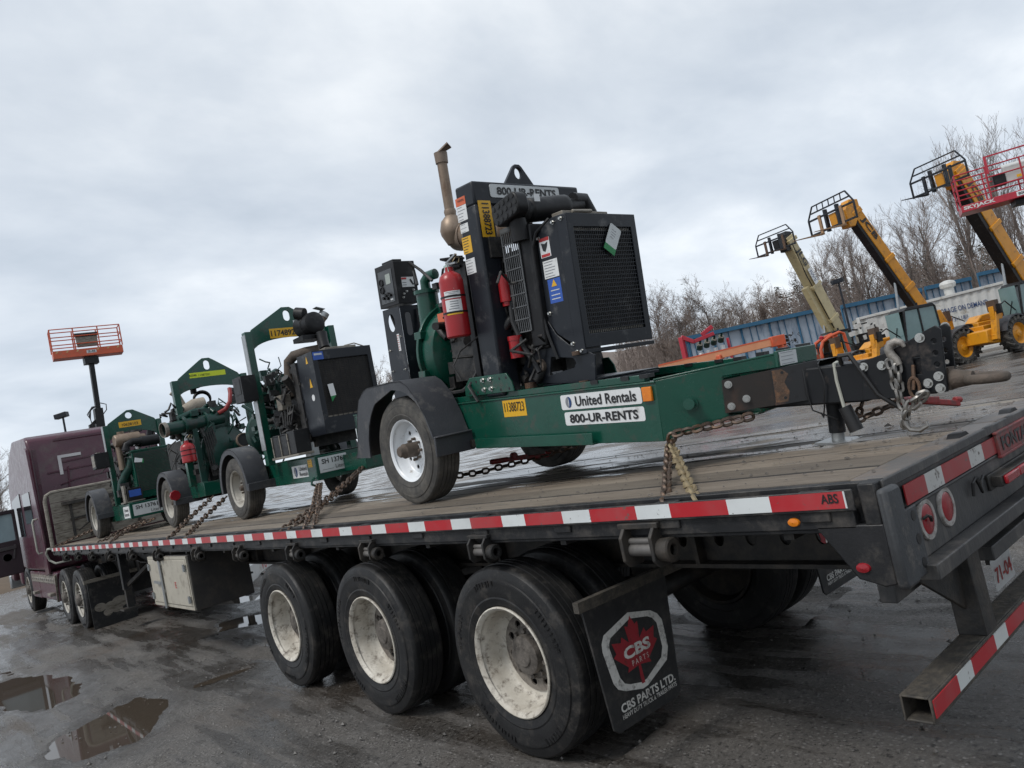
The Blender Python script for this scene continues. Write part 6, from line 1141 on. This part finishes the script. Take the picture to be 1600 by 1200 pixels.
# ------------------------------------------------------------------ lift platforms
def basket(o, c, r, f, wd, dp, h, mat, floor_h=.16):
    r, f, c = V(*r), V(*f), V(*c); u = V(0, 0, 1)
    P = lambda a, b_, z: c+r*(a*wd/2)+f*(b_*dp/2)+u*z
    b = MB().add([P(a, b_, z) for a in (-1, 1) for b_ in (-1, 1) for z in (0, floor_h)], [(0, 1, 3, 2), (4, 6, 7, 5), (0, 4, 5, 1), (2, 3, 7, 6), (0, 2, 6, 4), (1, 5, 7, 3)])
    fl = b.build('platform_floor', mat, o, bev=.01)
    b = MB(); cs = ((-1, -1), (1, -1), (1, 1), (-1, 1))
    for z in (h, h*.72, h*.45):
        for i in range(4):
            a, e = cs[i], cs[(i+1) % 4]; b.tube([P(a[0], a[1], z), P(e[0], e[1], z)], .02, 6)
    for a, e in cs+((-.35, -1), (.35, -1), (-.35, 1), (.35, 1)): b.tube([P(a, e, floor_h), P(a, e, h)], .024, 6)
    b.build('guard_rail', mat, o); return P, fl
def mast_lift():
    c = at(138, 553, 29.7)-V(0, 0, .12); f = V(c.x-CAM.x, c.y-CAM.y, 0).normalized(); f = Matrix.Rotation(R(6), 3, 'Z') @ f; r = V(f.y, -f.x, 0)
    g = V(c.x, c.y, gz(c.x, c.y)); o = empty('boom_lift', 'orange railed work platform raised on a black mast behind the maroon cab', 'boom lift', g)
    MBx = MB(); P, fl = basket(o, c-g, r, f, 2.45, .62, 1.15, 'mach_orange', .30)
    b = MB()
    for k in range(7):
        if k == 3: continue
        b.add([P(-.93+.29*k+q, -1.008, z) for q, z in ((0, .20), (.05, .20), (.10, .28), (.05, .28))], [(0, 1, 2, 3)])
    b.build('hazard_mark', pm('hazard_tan', (.55, .35, .15), (.45, .28, .12), .5), fl, smooth=0); s_ = MB().add([P(q, -1.009, z) for q, z in ((-.06, .10), (.22, .10), (.22, .22), (-.06, .22))], [(0, 1, 2, 3)]).build('decal', 'grey_sign', fl, smooth=0); text('Z-45', .26, .08, P(.08, -1.02, .16), tuple(r), (0, 0, 1), 'ink', s_, lift=.004)
    cbx = MB().add([P(a, b_, z) for a, b_, z in ((-.28, -.6, .40), (.30, -.6, .40), (.30, -.2, .40), (-.28, -.2, .40), (-.30, -.7, .82), (.33, -.7, .82), (.33, -.1, .88), (-.30, -.1, .88))], [(3, 2, 1, 0), (4, 5, 6, 7), (0, 1, 5, 4), (1, 2, 6, 5), (2, 3, 7, 6), (3, 0, 4, 7)]).build('control_console', 'alu', o, bev=.02)
    MB().add([P(a, b_, z) for a, b_, z in ((-.32, -.75, .80), (.36, -.75, .80), (.36, 0, .86), (-.32, 0, .86), (-.32, -.75, .93), (.36, -.75, .93), (.36, 0, 1.0), (-.32, 0, 1.0))], [(3, 2, 1, 0), (4, 5, 6, 7), (0, 1, 5, 4), (1, 2, 6, 5), (2, 3, 7, 6), (3, 0, 4, 7)]).build('console_top', 'black', cbx)
    k = c-g; top = k+V(.05, 0, -.05); kn = V(-.05, .1, 5.0-g.z+.3); 
    m = MB().bar(top+V(0, 0, .02), top-V(0, 0, .25), .5, .4).bar(top, V(top.x-.05, top.y+.1, k.z-2.3), .17, .22).build('mast', 'black', o, bev=.01)
    b = MB(); q = V(top.x-.05, top.y+.1, k.z-2.2); b.bar(q+V(0, 0, .1), q+V(-.05, 0, -1.3), .30, .34).box(q.x-.42, q.x-.22, q.y-.1, q.y+.1, q.z-1.7, q.z-.5).bar(q+V(-.35, 0, -.55), q+V(0, 0, -.25), .12, .12); b.build('jib_joint', 'black', m, bev=.01)
    b = MB()
    for k2 in range(4): b.tube([q+V(-.05-.05*k2, -.1, .2), q+V(-.28-.05*k2, -.1, .05-.05*k2), q+V(-.34, -.1, -.3), q+V(-.30, -.1, -.7)], .018, 5)
    b.tube([q+V(.1, -.1, .3), q+V(.3, -.1, .22), q+V(.28, -.1, 0), q+V(.1, -.1, -.2)], .02, 5); b.build('hydraulic_hose', 'hose', m)
    lo = q+V(-.05, 0, -1.3); MB().bar(lo+V(0, 0, .1), lo+V(.02, 0, -.5), .38, .40).build('boom', pm('boom_stripe', (.36, .22, .12), (.25, .15, .08), .5), o, bev=.01); MB().bar(lo+V(.02, 0, -.5), V(lo.x+.6, lo.y, 1.3), .40, .45).build('boom_lower', 'mach_orange', o, bev=.02)
    MB().box(-.2, 2.0, -.2, 1.0, .9, 1.6).box(-.6, 2.4, -.6, 1.4, .5, .85).build('turntable', 'mach_orange', o, bev=.04)
    for x in (-.4, 2.2):
        for y in (-.7, 1.5): MB().lathe(tyre_prof(.42, .3, .24, 3), (x, y-.15, .42), (0, 1, 0), 28, closed=True).cyl((x, y-.1, .42), (x, y+.1, .42), .25).build('wheel', 'rubber', o)
mast_lift()
def red_lift():
    c = at(1503, 331, 22)-V(0, 0, .04); f = V(c.x-CAM.x, c.y-CAM.y, 0).normalized(); f = Matrix.Rotation(R(5), 3, 'Z') @ f; r = V(f.y, -f.x, 0); c = c+r*1.22+f*.45
    g = c+r*7.5-f*1.0; g.z = gz(g.x, g.y); o = empty('boom_lift', 'red railed work platform with white control box before a yellow boom', 'boom lift', g)
    P, fl = basket(o, c-g, r, f, 2.44, .95, 1.12, 'mach_red', .20); k = c-g
    text('SKYJACK', .80, .13, P(-.62, -1.0, .10), tuple(r), (0, 0, 1), 'ink_white', fl, bold=.04, lift=.006)
    s_ = MB().add([P(q, -1.012, z) for q, z in ((.14, .04), (.82, .04), (.82, .17), (.14, .17))], [(0, 1, 2, 3)]).build('decal', 'white', fl, smooth=0); text('800-UR-RENTS', .75, .075, P(.48, -1.018, .105), tuple(r), (0, 0, 1), 'ink', s_, lift=.004)
    b = MB().add([P(a, b_, z) for a, b_, z in ((.02, -.5, .55), (.62, -.5, .55), (.62, .1, .55), (.02, .1, .55), (.02, -.5, 1.0), (.62, -.5, 1.0), (.62, .1, 1.12), (.02, .1, 1.12))], [(3, 2, 1, 0), (4, 5, 6, 7), (0, 1, 5, 4), (1, 2, 6, 5), (2, 3, 7, 6), (3, 0, 4, 7)]).build('control_console', 'cont_white', o, bev=.02)
    MB().add([P(a, b_, z) for a, b_, z in ((-.22, -.6, .50), (.04, -.6, .50), (.04, -.1, .50), (-.22, -.1, .50), (-.22, -.6, .86), (.04, -.6, .86), (.04, -.1, .86), (-.22, -.1, .86))], [(3, 2, 1, 0), (4, 5, 6, 7), (0, 1, 5, 4), (1, 2, 6, 5), (2, 3, 7, 6), (3, 0, 4, 7)]).build('tool_tray', 'black', b, bev=.02)
    for q in ((.25, .60, .35, .68), (.66, .66, .78, .78)): MB().add([P(q[0], -.62, q[1]), P(q[2], -.62, q[1]), P(q[2], -.62, q[3]), P(q[0], -.62, q[3])], [(0, 1, 2, 3)]).build('decal', 'yellow', b, smooth=0)
    b2 = MB()
    for a in (-.30, .62): b2.bar(P(a, -1, .9), P(a, -1, 1.42), .07, .07)
    b2.bar(P(-.30, -1, 1.40), P(.62, -1, 1.40), .04, .04).bar(P(.62, -1, 1.42), P(.80, -1, 1.42), .05, .03); b2.build('falling_guard', 'mach_red', o)
    for a in (.4, .55, .66): MB().tube([P(a, -.4, .55), P(a+.05, -.4, .35), P(a+.1, -.3, .22)], .012, 5).build('cable', 'hose', o)
    e = k+r*.9+f*.2+V(0, 0, -.12); MB().bar(k+r*.1+V(0, 0, -.08), e+r*.4, .5, .16).cyl(e-f*.2, e+f*.3, .13).build('platform_support', 'black', o, bev=.01)
    MB().bar(e, e+r*1.9+V(0, 0, -.1), .2, .25).bar(e+r*1.9+V(0, 0, .1), V(0, 0, 1.7), .3, .36).build('boom', 'mach_red', o, bev=.02)
    MB().box(-.6, 1.8, -.6, .8, .95, 1.8).box(-.8, 2.0, -.8, 1.0, .5, .9).build('turntable', 'mach_red', o, bev=.04)
    for x in (-.6, 1.8):
        for y in (-1.0, 1.2): MB().lathe(tyre_prof(.45, .32, .26, 3), (x, y-.16, .45), (0, 1, 0), 28, closed=True).cyl((x, y-.1, .45), (x, y+.1, .45), .27).build('wheel', 'rubber', o)
red_lift()
# ------------------------------------------------------------------ yard things beyond the trailer
def container():
    a, e = V(34.2, 14.75, 0), V(37.35, 9.2, 0); r = (e-a).normalized(); n = V(-r.y, r.x, 0); n = n if n.dot(V(1, 1, 0)) > 0 else -n; L_ = (e-a).length; z0, z1 = gz(35.5, 12), 3.38
    o = empty('shipping_container', 'white corrugated shipping container with black storage lettering behind the yellow machines', 'container', (a.x, a.y, z0)); h = z1-z0; hh = lambda s: h-.08+.16*s/L_
    b = MB(); s = .12; k = 0; pts = []
    while s < L_-.12: pts += [(s, 0), (s+.09, .036), (s+.18, .036), (s+.27, 0)]; s += .36
    vs = []; 
    for s, q in pts: vs += [r*s+n*q+V(0, 0, .12), r*s+n*q+V(0, 0, hh(s)-.08)]
    b.add(vs, [(2*i, 2*i+2, 2*i+3, 2*i+1) for i in range(len(pts)-1)]); b.build('corrugated_side', 'cont_white', o, smooth=0)
    b = MB(); b.bar(V(0, 0, .08), r*L_+V(0, 0, .08), .12, .16).bar(V(0, 0, hh(0)-.05), r*L_+V(0, 0, hh(L_)-.05), .12, .12)
    for q in (V(.0, 0, 0)+r*.06, r*(L_-.06)): b.bar(q, q+V(0, 0, hh(q.length)), .14, .14)
    b.build('container_frame', 'cont_white', o, bev=.01)
    MB().add([n*.05+V(0, 0, .1), r*L_+n*.05+V(0, 0, .1), r*L_+n*2.4+V(0, 0, .1), n*2.4+V(0, 0, .1), n*.05+V(0, 0, hh(0)-.03), r*L_+n*.05+V(0, 0, hh(L_)-.03), r*L_+n*2.4+V(0, 0, hh(L_)-.03), n*2.4+V(0, 0, hh(0)-.03)], [(4, 5, 6, 7), (0, 3, 7, 4), (1, 5, 6, 2), (2, 6, 7, 3)]).build('container_shell', 'cont_white', o, smooth=0)
    text('STORAGE ON DEMAND', 2.2, .24, r*4.42-n*.012+V(0, 0, h-.68), tuple(r), (0, 0, 1), 'ink_navy', o, bold=.01); text('310-373-1187', 1.2, .19, r*4.0-n*.012+V(0, 0, h-1.15), tuple(r), (0, 0, 1), 'ink_navy', o, bold=.0)
    for s in (2.75, 4.35):
        q = V(a.x, a.y, z0)+r*s+n*1.2+V(0, 0, hh(s)-.03); v = empty('roof_vent', 'white turbine vent on the container roof, '+('nearer the middle yellow boom' if s < 3 else 'nearer the right yellow boom'), 'vent', q, group='white turbine vents')
        MB().cyl((0, 0, 0), (0, 0, .42), .22, n=20).build('vent_pipe', 'cont_white', v); MB().lathe([(.40, .24), (.45, .33), (.60, .36), (.72, .30), (.78, .12), (.79, .001)], (0, 0, 0), (0, 0, 1), 18).build('vent_cap', 'cont_white', v, smooth=10)
container()
def blue_wall(a, e, z1, label, n=6):
    a, e = V(*a), V(*e); d = e-a; r = d.normalized(); nn = V(r.y, -r.x, 0); nn = nn if nn.dot(V(-1, -1, 0)) > 0 else -nn; z0 = gz(a.x, a.y)-.1; L_ = d.length
    o = empty('steel_wall', label, 'wall', (a.x, a.y, z0)); h = z1-z0
    vs = []; k = int(L_/.45)
    for i in range(k+1): s = L_*i/k; q = .012*(i % 2); vs += [r*s-nn*q+V(0, 0, 0), r*s-nn*q+V(0, 0, h-.1)]
    pn_ = MB().add(vs, [(2*i, 2*i+2, 2*i+3, 2*i+1) for i in range(k)]).build('wall_panel', 'blue_panel', o, smooth=0)
    MB().bar(V(0, 0, h)+nn*.15, r*L_+V(0, 0, h)+nn*.15, .34, .26).build('top_rail', 'blue_rail', o); MB().bar(V(0, 0, h*.50)+nn*.08, r*L_+V(0, 0, h*.50)+nn*.08, .08, .12).build('middle_rail', 'blue_rail', o)
    for i in range(n+1): s = L_*i/n; MB().bar(r*s+nn*.08, r*s+nn*.08+V(0, 0, h), .10, .10).build('post', 'blue_rail', o); 
    for i in range(n): s = L_*(i+.32)/n; bb = MB(); bb.bar(r*s+nn*.04, r*s+nn*.04+V(0, 0, h-.1), .05, .04).bar(r*(s+.45)+nn*.04, r*(s+.45)+nn*.04+V(0, 0, h-.1), .05, .04).bar(r*(L_*(i+.95)/n)+nn*.06+V(0, 0, h*.5), r*(L_*(i+1.05)/n)+nn*.06+V(0, 0, h), .03, .03); bb.build('wall_brace', 'blue_rail', o)
blue_wall((41.2, 29.7, 0), (48.7, 23.1, 0), 5.1, 'blue framed steel wall with grey panels left of the cream boom', 5)
blue_wall((49.3, 22.2, 0), (53.6, 18.5, 0), 4.95, 'blue framed steel wall between the cream boom and the middle yellow boom', 3)
blue_wall((53.9, 18.3, 0), (56.3, 16.2, 0), 5.0, 'short blue steel wall panel behind the middle of the white container', 2)
blue_wall((56.4, 15.7, 0), (61.0, 11.7, 0), 5.15, 'blue steel wall behind the right end of the white container', 3)
def lamp(u, v, dep, hgt, label):
    t = at(u, v, dep); z0 = gz(t.x, t.y); o = empty('yard_lamp', label, 'lamp post', (t.x, t.y, z0))
    MB().cyl((0, 0, 0), (0, 0, t.z-z0), .09, .06, n=10).build('pole', 'char', o); r = V(CR.x, CR.y, 0); MB().bar(V(0, 0, t.z-z0)-r*.45-V(0, 0, .0), V(0, 0, t.z-z0)+r*.30+V(0, 0, .08), .4, .30).build('lamp_head', 'char', o, bev=.03)
lamp(98, 650, 45, 0, 'small dark square lamp on a pole left of the orange platform'); lamp(1310, 440, 50, 0, 'thin dark lamp post behind the cream boom')
def light_cart():
    a = at(1064, 527, 36); z0 = gz(a.x, a.y); o = empty('light_cart', 'red framed cart with a row of dark flood lamps before the blue wall', 'light cart', (a.x, a.y, z0)); r = V(CR.x, CR.y, 0).normalized(); h = a.z-z0
    MB().bar((0, 0, 0), (0, 0, h), .22, .22).bar((0, 0, h), r*.55+V(0, 0, h-.35), .2, .2).bar(r*.5+V(0, 0, h-.35), r*1.6+V(0, 0, h-.15), .15, .18).bar(r*1.0+V(0, 0, h-.1), r*1.6+V(0, 0, h+.2), .10, .2).bar((0, 0, .4), r*2.2+V(0, 0, .4), .2, .3).bar(r*2.2, r*2.2+V(0, 0, h-.5), .12, .12).build('cart_frame', 'mach_red', o, bev=.02)
    MB().box(-.05, .05, -.05, .05, 0, h-.2, Matrix.Translation(r*.3)).build('side_strip', 'blue_rail', o)
    for k in range(4):
        c = r*(.72+.36*k)+V(-.1, -.1, h-.75+.05*k); l = MB().lathe([(0, .05), (.02, .15), (.30, .15), (.34, .06), (.5, .05)], c, (-.4, -.5, .55), 16).build('flood_lamp', 'green_deep', o); MB().cyl(c+V(-.16, -.2, .20), c+V(-.17, -.22, .22), .13, n=14).build('lens', 'alu', l); MB().box(c.x-.10, c.x+.10, c.y-.12, c.y, c.z-.42, c.z-.2).build('lamp_label', 'white', l)
light_cart()
def low_boom():
    a, e = at(1030, 577, 33), at(1218, 532, 32); g = (a+e)/2; z0 = gz(g.x, g.y); o = empty('boom_lift', 'lowered orange lift boom lying level in front of the blue wall', 'boom lift', (g.x, g.y, z0)); q = V(g.x, g.y, z0)
    b = MB().bar(a-q, e-q, .22, .34).build('boom', 'mach_tan', o, bev=.02); MB().bar(a-q+V(0, 0, .17), e-q+V(0, 0, .17), .24, .06).build('boom_edge', 'mach_orange', b)
    r = V(CR.x, CR.y, 0).normalized(); MB().bar(e-q-r*.4, e-q+r*.2, .4, .45).bar(e-q+V(0, 0, .0), e-q+r*.1+V(0, 0, -.5), .3, .3).build('boom_knuckle', 'mach_orange', o, bev=.03); bb = MB(); clutter(bb, 26, ((e-q).x, (e-q).x+.7), ((e-q).y-.7, (e-q).y+.1), ((e-q).z-.35, (e-q).z+.2), random.Random(4)); bb.build('knuckle_hose', 'black', o)
    MB().box(-1.1, 1.1, -.6, .6, .5, 1.5).bar((0, 0, 1.4), V(0, 0, g.z-z0), .35, .35).build('turntable', 'mach_orange', o, bev=.05)
    for x in (-1, 1):
        for y in (-.8, .8): MB().cyl((x, y-.15, .4), (x, y+.15, .4), .4, n=24).build('wheel', 'rubber', o, bev=.04)
low_boom()
def mini():
    c = at(1297, 547, 33); z0 = gz(c.x, c.y); o = empty('mini_excavator', 'small orange framed excavator cab beside the cream boom foot', 'excavator', (c.x, c.y, z0)); q = V(c.x, c.y, z0); r = V(CR.x, CR.y, 0).normalized(); n = V(CF.x, CF.y, 0).normalized(); h = c.z-z0; b = MB(); P = lambda a, d, z: r*a+n*d+V(0, 0, z+h)
    for d in (-.3, .5): b.tube([P(-.55, d, -.55), P(-.52, d, .1), P(-.35, d, .42), P(.0, d, .58), P(.45, d, .68), P(.62, d, .60), P(.72, d, -.5)], .075, 8).tube([P(.1, d, .6), P(.25, d, .1), P(.35, d, -.5)], .06, 7)
    b.build('cab_frame', 'mach_orange', o); MB().add([P(a, -.2, z) for a, z in ((-.5, -.5), (.6, -.5), (.5, .55), (-.3, .4))], [(0, 1, 2, 3)]).build('cab_window', 'window', o)
    MB().bar(P(-.6, .1, -.8), P(.8, .1, -.7), 1.4, .5).bar(P(-.7, .1, -h+.3), P(.8, .1, -h+.3), 1.5, .55).bar(P(0, .1, -h+.3), P(0, .1, -.8), .7, .7).build('body', 'char', o, bev=.04)
    b = MB(); b.bar(P(-.9, -.6, -.5), P(-.95, -.6, .15), .3, .18).bar(P(-1.2, -.3, -.2), P(-2.5, .3, .05), .18, .24); b.build('arm', 'mach_orange', o, bev=.02); MB().bar(P(-.95, -.7, -.1), P(-.98, -.7, .3), .22, .08).build('arm_guard', 'cont_white', o, bev=.03)
    MB().tube([P(-1.25, -.9, -.42), P(-1.2, -.9, -.55), P(-.2, -.9, -.5), P(.2, -.9, -.25), P(.15, -.9, -.12), P(-.1, -.9, -.12)], .06, 8).build('bent_rail', 'galv', o); MB().lathe([(0, .1), (.1, .11), (.16, .001)], P(-.25, 0, .55), (0, 0, 1), 12).build('beacon', 'mach_red', o)
    for x in (-.5, .5): MB().bar(P(-.9, x, -h+.28), P(1.0, x, -h+.28), .3, .55).build('track', 'rubber', o, bev=.1)
mini()
def rack():
    c = at(1352, 520, 33.5); z0 = gz(c.x, c.y); o = empty('lamp_rack', 'black bar rack of small pale work lamps beside the cream boom foot', 'lamp rack', (c.x, c.y, z0)); r = V(CR.x, CR.y, 0).normalized(); h = c.z-z0; b = MB(); rn = random.Random(6)
    for k in range(16): a, z = rn.uniform(-.7, .8), rn.uniform(h-.7, h+.5); b.bar(r*a+V(0, 0, z), r*(a+rn.uniform(-.4, .4))+V(0, 0, z+rn.uniform(-.5, .5)), .06, .06)
    b.bar((0, 0, 0), (0, 0, h), .5, .5).bar(r*-.7+V(0, 0, h-.6), r*.8+V(0, 0, h-.4), .3, .35); b.build('rack_frame', 'black', o)
    for a, z in ((-.35, .35), (.30, .45), (.2, .15), (.65, .1), (-.05, -.2), (.35, -.35), (-.65, .05)): MB().bar(r*(a-.15)-V(.15, .15, -h-z), r*(a+.15)-V(.15, .15, -h-z-.04), .1, .2).build('work_lamp', 'cont_white', o)
rack()
# ------------------------------------------------------------------ trees and woods
def grow(seed, height, spread, upright, droop=0., leafy=0, dens=1.):
    r = random.Random(seed); v1 = []; f1 = []; v2 = []; f2 = []; lv = []; lf = []
    def tube(a, b, r0, r1, n, lev):
        v, f = (v1, f1) if lev < 1 else (v2, f2)
        d = (b-a).normalized(); x = d.orthogonal().normalized(); y = d.cross(x); o = len(v)
        for p, q in ((a, r0), (b, r1)):
            for k in range(n): t = 2*math.pi*k/n; w = p+x*(q*math.cos(t))+y*(q*math.sin(t)); v.append((w.x, w.y, w.z))
        for k in range(n): f.append((o+k, o+(k+1) % n, o+n+(k+1) % n, o+n+k))
    def branch(p, d, L_, rad, lev):
        seg = 5 if lev == 0 else (4 if lev < 3 else 2); q = p
        for i in range(seg):
            d = (d+Vector((r.uniform(-1, 1), r.uniform(-1, 1), r.uniform(-.6, 1)*upright-droop))*(.10 if lev == 0 else .22)).normalized(); e = q+d*(L_/seg); r1 = rad*(1-.75*(i+1)/seg) if lev else rad*(1-.6*(i+1)/seg)
            tube(q, e, max(rad*(1-.75*i/seg) if lev else rad*(1-.6*i/seg), .010), max(r1, .008), 6 if lev == 0 else (4 if lev == 1 else 3), lev)
            if lev < 4:
                n = (0 if i == 0 else 3.2) if lev == 0 else ((1.9 if lev == 1 else 1.75) if lev < 3 else 1.5)
                n = int(n*dens+r.random())
                for _ in range(n):
                    a = r.uniform(0, 6.283); s = Vector((math.cos(a), math.sin(a), 0)); tilt = r.uniform(.5, 1.0)*spread
                    nd = (d*1.0+(s-d*s.dot(d)).normalized()*tilt+Vector((0, 0, .25*upright))).normalized()
                    branch(q.lerp(e, r.random()), nd, L_*(r.uniform(.38, .6) if lev == 0 else r.uniform(.4, .62))*(1-.45*i/seg if lev == 0 else 1), max(r1*.6, .012), lev+1)
            elif leafy and r.random() < leafy:
                for _ in range(2):
                    c = e+Vector((r.uniform(-.2, .2), r.uniform(-.2, .2), r.uniform(-.2, .2))); o = len(lv); s = r.uniform(.05, .10)
                    for _k in range(3): lv.append(tuple(c+Vector((r.uniform(-s, s), r.uniform(-s, s), r.uniform(-s, s)))))
                    lf.append((o, o+1, o+2))
            q = e
    branch(Vector((0, 0, -.3)), Vector((r.uniform(-.06, .06), r.uniform(-.06, .06), 1)).normalized(), height, height*.013+.03, 0)
    def mk(n, vs, fs, m): me = bpy.data.meshes.new(n); me.from_pydata(vs, [], fs); me.materials.append(M[m]); return me
    return mk('trunk', v1, f1, 'bark'), (mk('leaves', lv, lf, 'leaf_brown') if leafy else None), mk('crown', v2, f2, 'twig')
protos = [grow(1, 11, .85, .5, 0, .5), grow(2, 11, .95, .4, .05, .5), grow(3, 15, .55, .9, 0, 0, .82), grow(4, 15, .6, .8, 0, 0, .82), grow(5, 13, .8, .5), grow(6, 10, .9, .4, 0, .35)]
hts = [max(v.co.z for v in p[2].vertices) for p in protos]
def tree(u, dep, vtop, k, label, rz):
    t = at(u, vtop, dep); z0 = gz(min(t.x, 90), min(t.y, 90)); s = (t.z-z0)/hts[k]*(1.13 if k in (2, 3, 4) else 1.04)
    o = empty('bare_tree', label, 'tree', mtx=Matrix.Translation((t.x, t.y, z0)) @ Matrix.Rotation(rz, 4, 'Z') @ Matrix.Scale(s, 4), group='bare trees along the yard edge')
    c = bpy.data.objects.new('trunk', protos[k][0]); COL.objects.link(c); c.parent = o
    c = bpy.data.objects.new('crown', protos[k][2]); COL.objects.link(c); c.parent = o
    if protos[k][1]: l = bpy.data.objects.new('dead_leaves', protos[k][1]); COL.objects.link(l); l.parent = c
rnd = random.Random(12)
TL = [(1012, 70, 452, 5), (1036, 66, 440, 0), (1062, 74, 462, 1), (1088, 68, 436, 1), (1122, 72, 446, 0), (1150, 66, 452, 5), (1182, 70, 432, 0), (1206, 76, 440, 1), (1232, 68, 420, 5), (1268, 74, 405, 4), (1296, 70, 380, 4), (1318, 66, 352, 2), (1345, 72, 372, 4), (1372, 78, 345, 3), (1398, 70, 338, 2), (1440, 64, 318, 4), (1462, 74, 240, 3), (1488, 70, 232, 2), (1512, 78, 225, 3), (1540, 68, 215, 2), (1562, 74, 232, 3), (1585, 66, 225, 2), (1606, 72, 250, 3), (1635, 70, 240, 2), (590, 80, 560, 5), (612, 76, 548, 0), (640, 82, 565, 1), (-6, 85, 735, 5), (-28, 80, 720, 4)]
for i, (u, d, v, k) in enumerate(TL):
    side = 'by the charcoal radiator' if u < 1110 and u > 900 else 'above the blue wall' if 900 < u < 1290 else 'between the cream and middle yellow booms' if 1290 <= u < 1420 else 'between the two yellow booms' if 1420 <= u < 1490 else 'around the red platform' if u >= 1490 else 'behind the second pump' if u > 300 else 'at the left edge behind the truck door'
    kind = ('bushy bare alder with brown specks', 'rounded bare alder with brown specks', 'tall slim bare poplar', 'tall narrow bare tree', 'spreading bare tree', 'low twiggy bare tree')[k]
    same = [q for q in TL[:i] if q[3] == k and abs(q[0]-u) < 190]
    tree(u, d, v, k, f'{kind} {side}', rnd.uniform(0, 6.28))
def woods():
    top = lambda u: np.interp(u, [960, 1050, 1130, 1210, 1260, 1320, 1380, 1430, 1500, 1600, 1680], [508, 492, 478, 452, 446, 440, 425, 402, 388, 370, 360])
    r = random.Random(5); xs = np.linspace(940, 2050, 80); b = MB(); vs = []
    for u in xs:
        c1 = at(u, top(u)+42, 112); c2 = at(u, 0, 86); g = at(u, 500, 86); vs += [(g.x, g.y, gz(min(g.x, 90), min(g.y, 90))-.5), (g.x*.5+c1.x*.5, g.y*.5+c1.y*.5, (gz(90, 60)+c1.z)/2-.4), (c1.x, c1.y, c1.z), (c1.x*1.5-g.x*.5, c1.y*1.5-g.y*.5, c1.z-3)]
    b.add(vs, [(4*i+k, 4*i+4+k, 4*i+5+k, 4*i+1+k) for i in range(len(xs)-1) for k in range(3)]); o = b.build('hillside', 'brush'); o['kind'] = 'structure'
    b = MB()
    for i in range(5600):
        u = r.uniform(960, 1690) if i < 4400 else r.uniform(1690, 2040); dep = r.uniform(78, 108); h = r.uniform(3.5, 8.5); t = at(u, top(u)+r.uniform(-6, 60)+abs(r.gauss(0, 7)), dep); q = t+V(r.uniform(-.9, .9), r.uniform(-.9, .9), -h); w = r.uniform(.018, .05)
        x = V(CR.x, CR.y, 0)*w; y = V(CF.x, CF.y, 0)*w; m = t.lerp(q, .5)+V(r.uniform(-.3, .3), r.uniform(-.3, .3), 0); b.add([q-x, q+x, q+y, t], [(0, 1, 3), (1, 2, 3), (2, 0, 3)])
        for _ in range(5):
            s = q.lerp(t, r.uniform(.35, .95)); e = s+V(r.uniform(-1.0, 1.0), r.uniform(-1.0, 1.0), r.uniform(.3, 1.3)); b.add([s-x*.7, s+x*.7, s+y*.7, e], [(0, 1, 3), (1, 2, 3), (2, 0, 3)])
    tag(b.build('brushwood', 'twig', smooth=0), 'dense brown leafless brushwood on the slope behind the blue wall', 'brushwood', kind='stuff')
    b = MB()
    for i in range(64):
        u = r.choice([r.uniform(1195, 1265), r.uniform(1385, 1450), r.uniform(1420, 1690), r.uniform(1210, 1690), r.uniform(1290, 1340)]); dep = r.uniform(104, 122); h = r.uniform(6, 10); t = at(u, top(u)+r.uniform(-14, 26), dep); 
        for k in range(260):
            z = r.random()**.8*h; rr = (z/h)*h*.22+.1; a = r.uniform(0, 6.28); c = V(t.x+rr*math.cos(a)*r.uniform(.3, 1), t.y+rr*math.sin(a)*r.uniform(.3, 1), t.z-z); s = r.uniform(.2, .45); b.add([c, c+V(math.cos(a)*s*1.6, math.sin(a)*s*1.6, -s*.7), c+V(-math.sin(a)*s, math.cos(a)*s, -s*.2)], [(0, 1, 2)])
    tag(b.build('conifer_wood', 'conifer', smooth=0), 'far dark green conifers mixed into the wooded slope', 'conifers', kind='stuff')
woods()
def bank():
    r = random.Random(3); b = MB(); vs = []; n = 40
    for i in range(n):
        x = -30+34*i/(n-1); y = 34+.10*x
        for dy, z in ((-3, -.15), (-1.5, .25+r.uniform(-.1, .1)), (.5, .55+r.uniform(-.15, .15)), (3, .5), (8, -.2)): vs.append((x, y+dy, gz(x, y+dy)+z))
    b.add(vs, [(5*i+k, 5*i+5+k, 5*i+6+k, 5*i+1+k) for i in range(n-1) for k in range(4)]); o = b.build('dirt_bank', pm('dirt', (.12, .085, .055), (.085, .065, .045), .9, sc=1.5, bump=.5, bsc=8)); o['kind'] = 'structure'
bank()
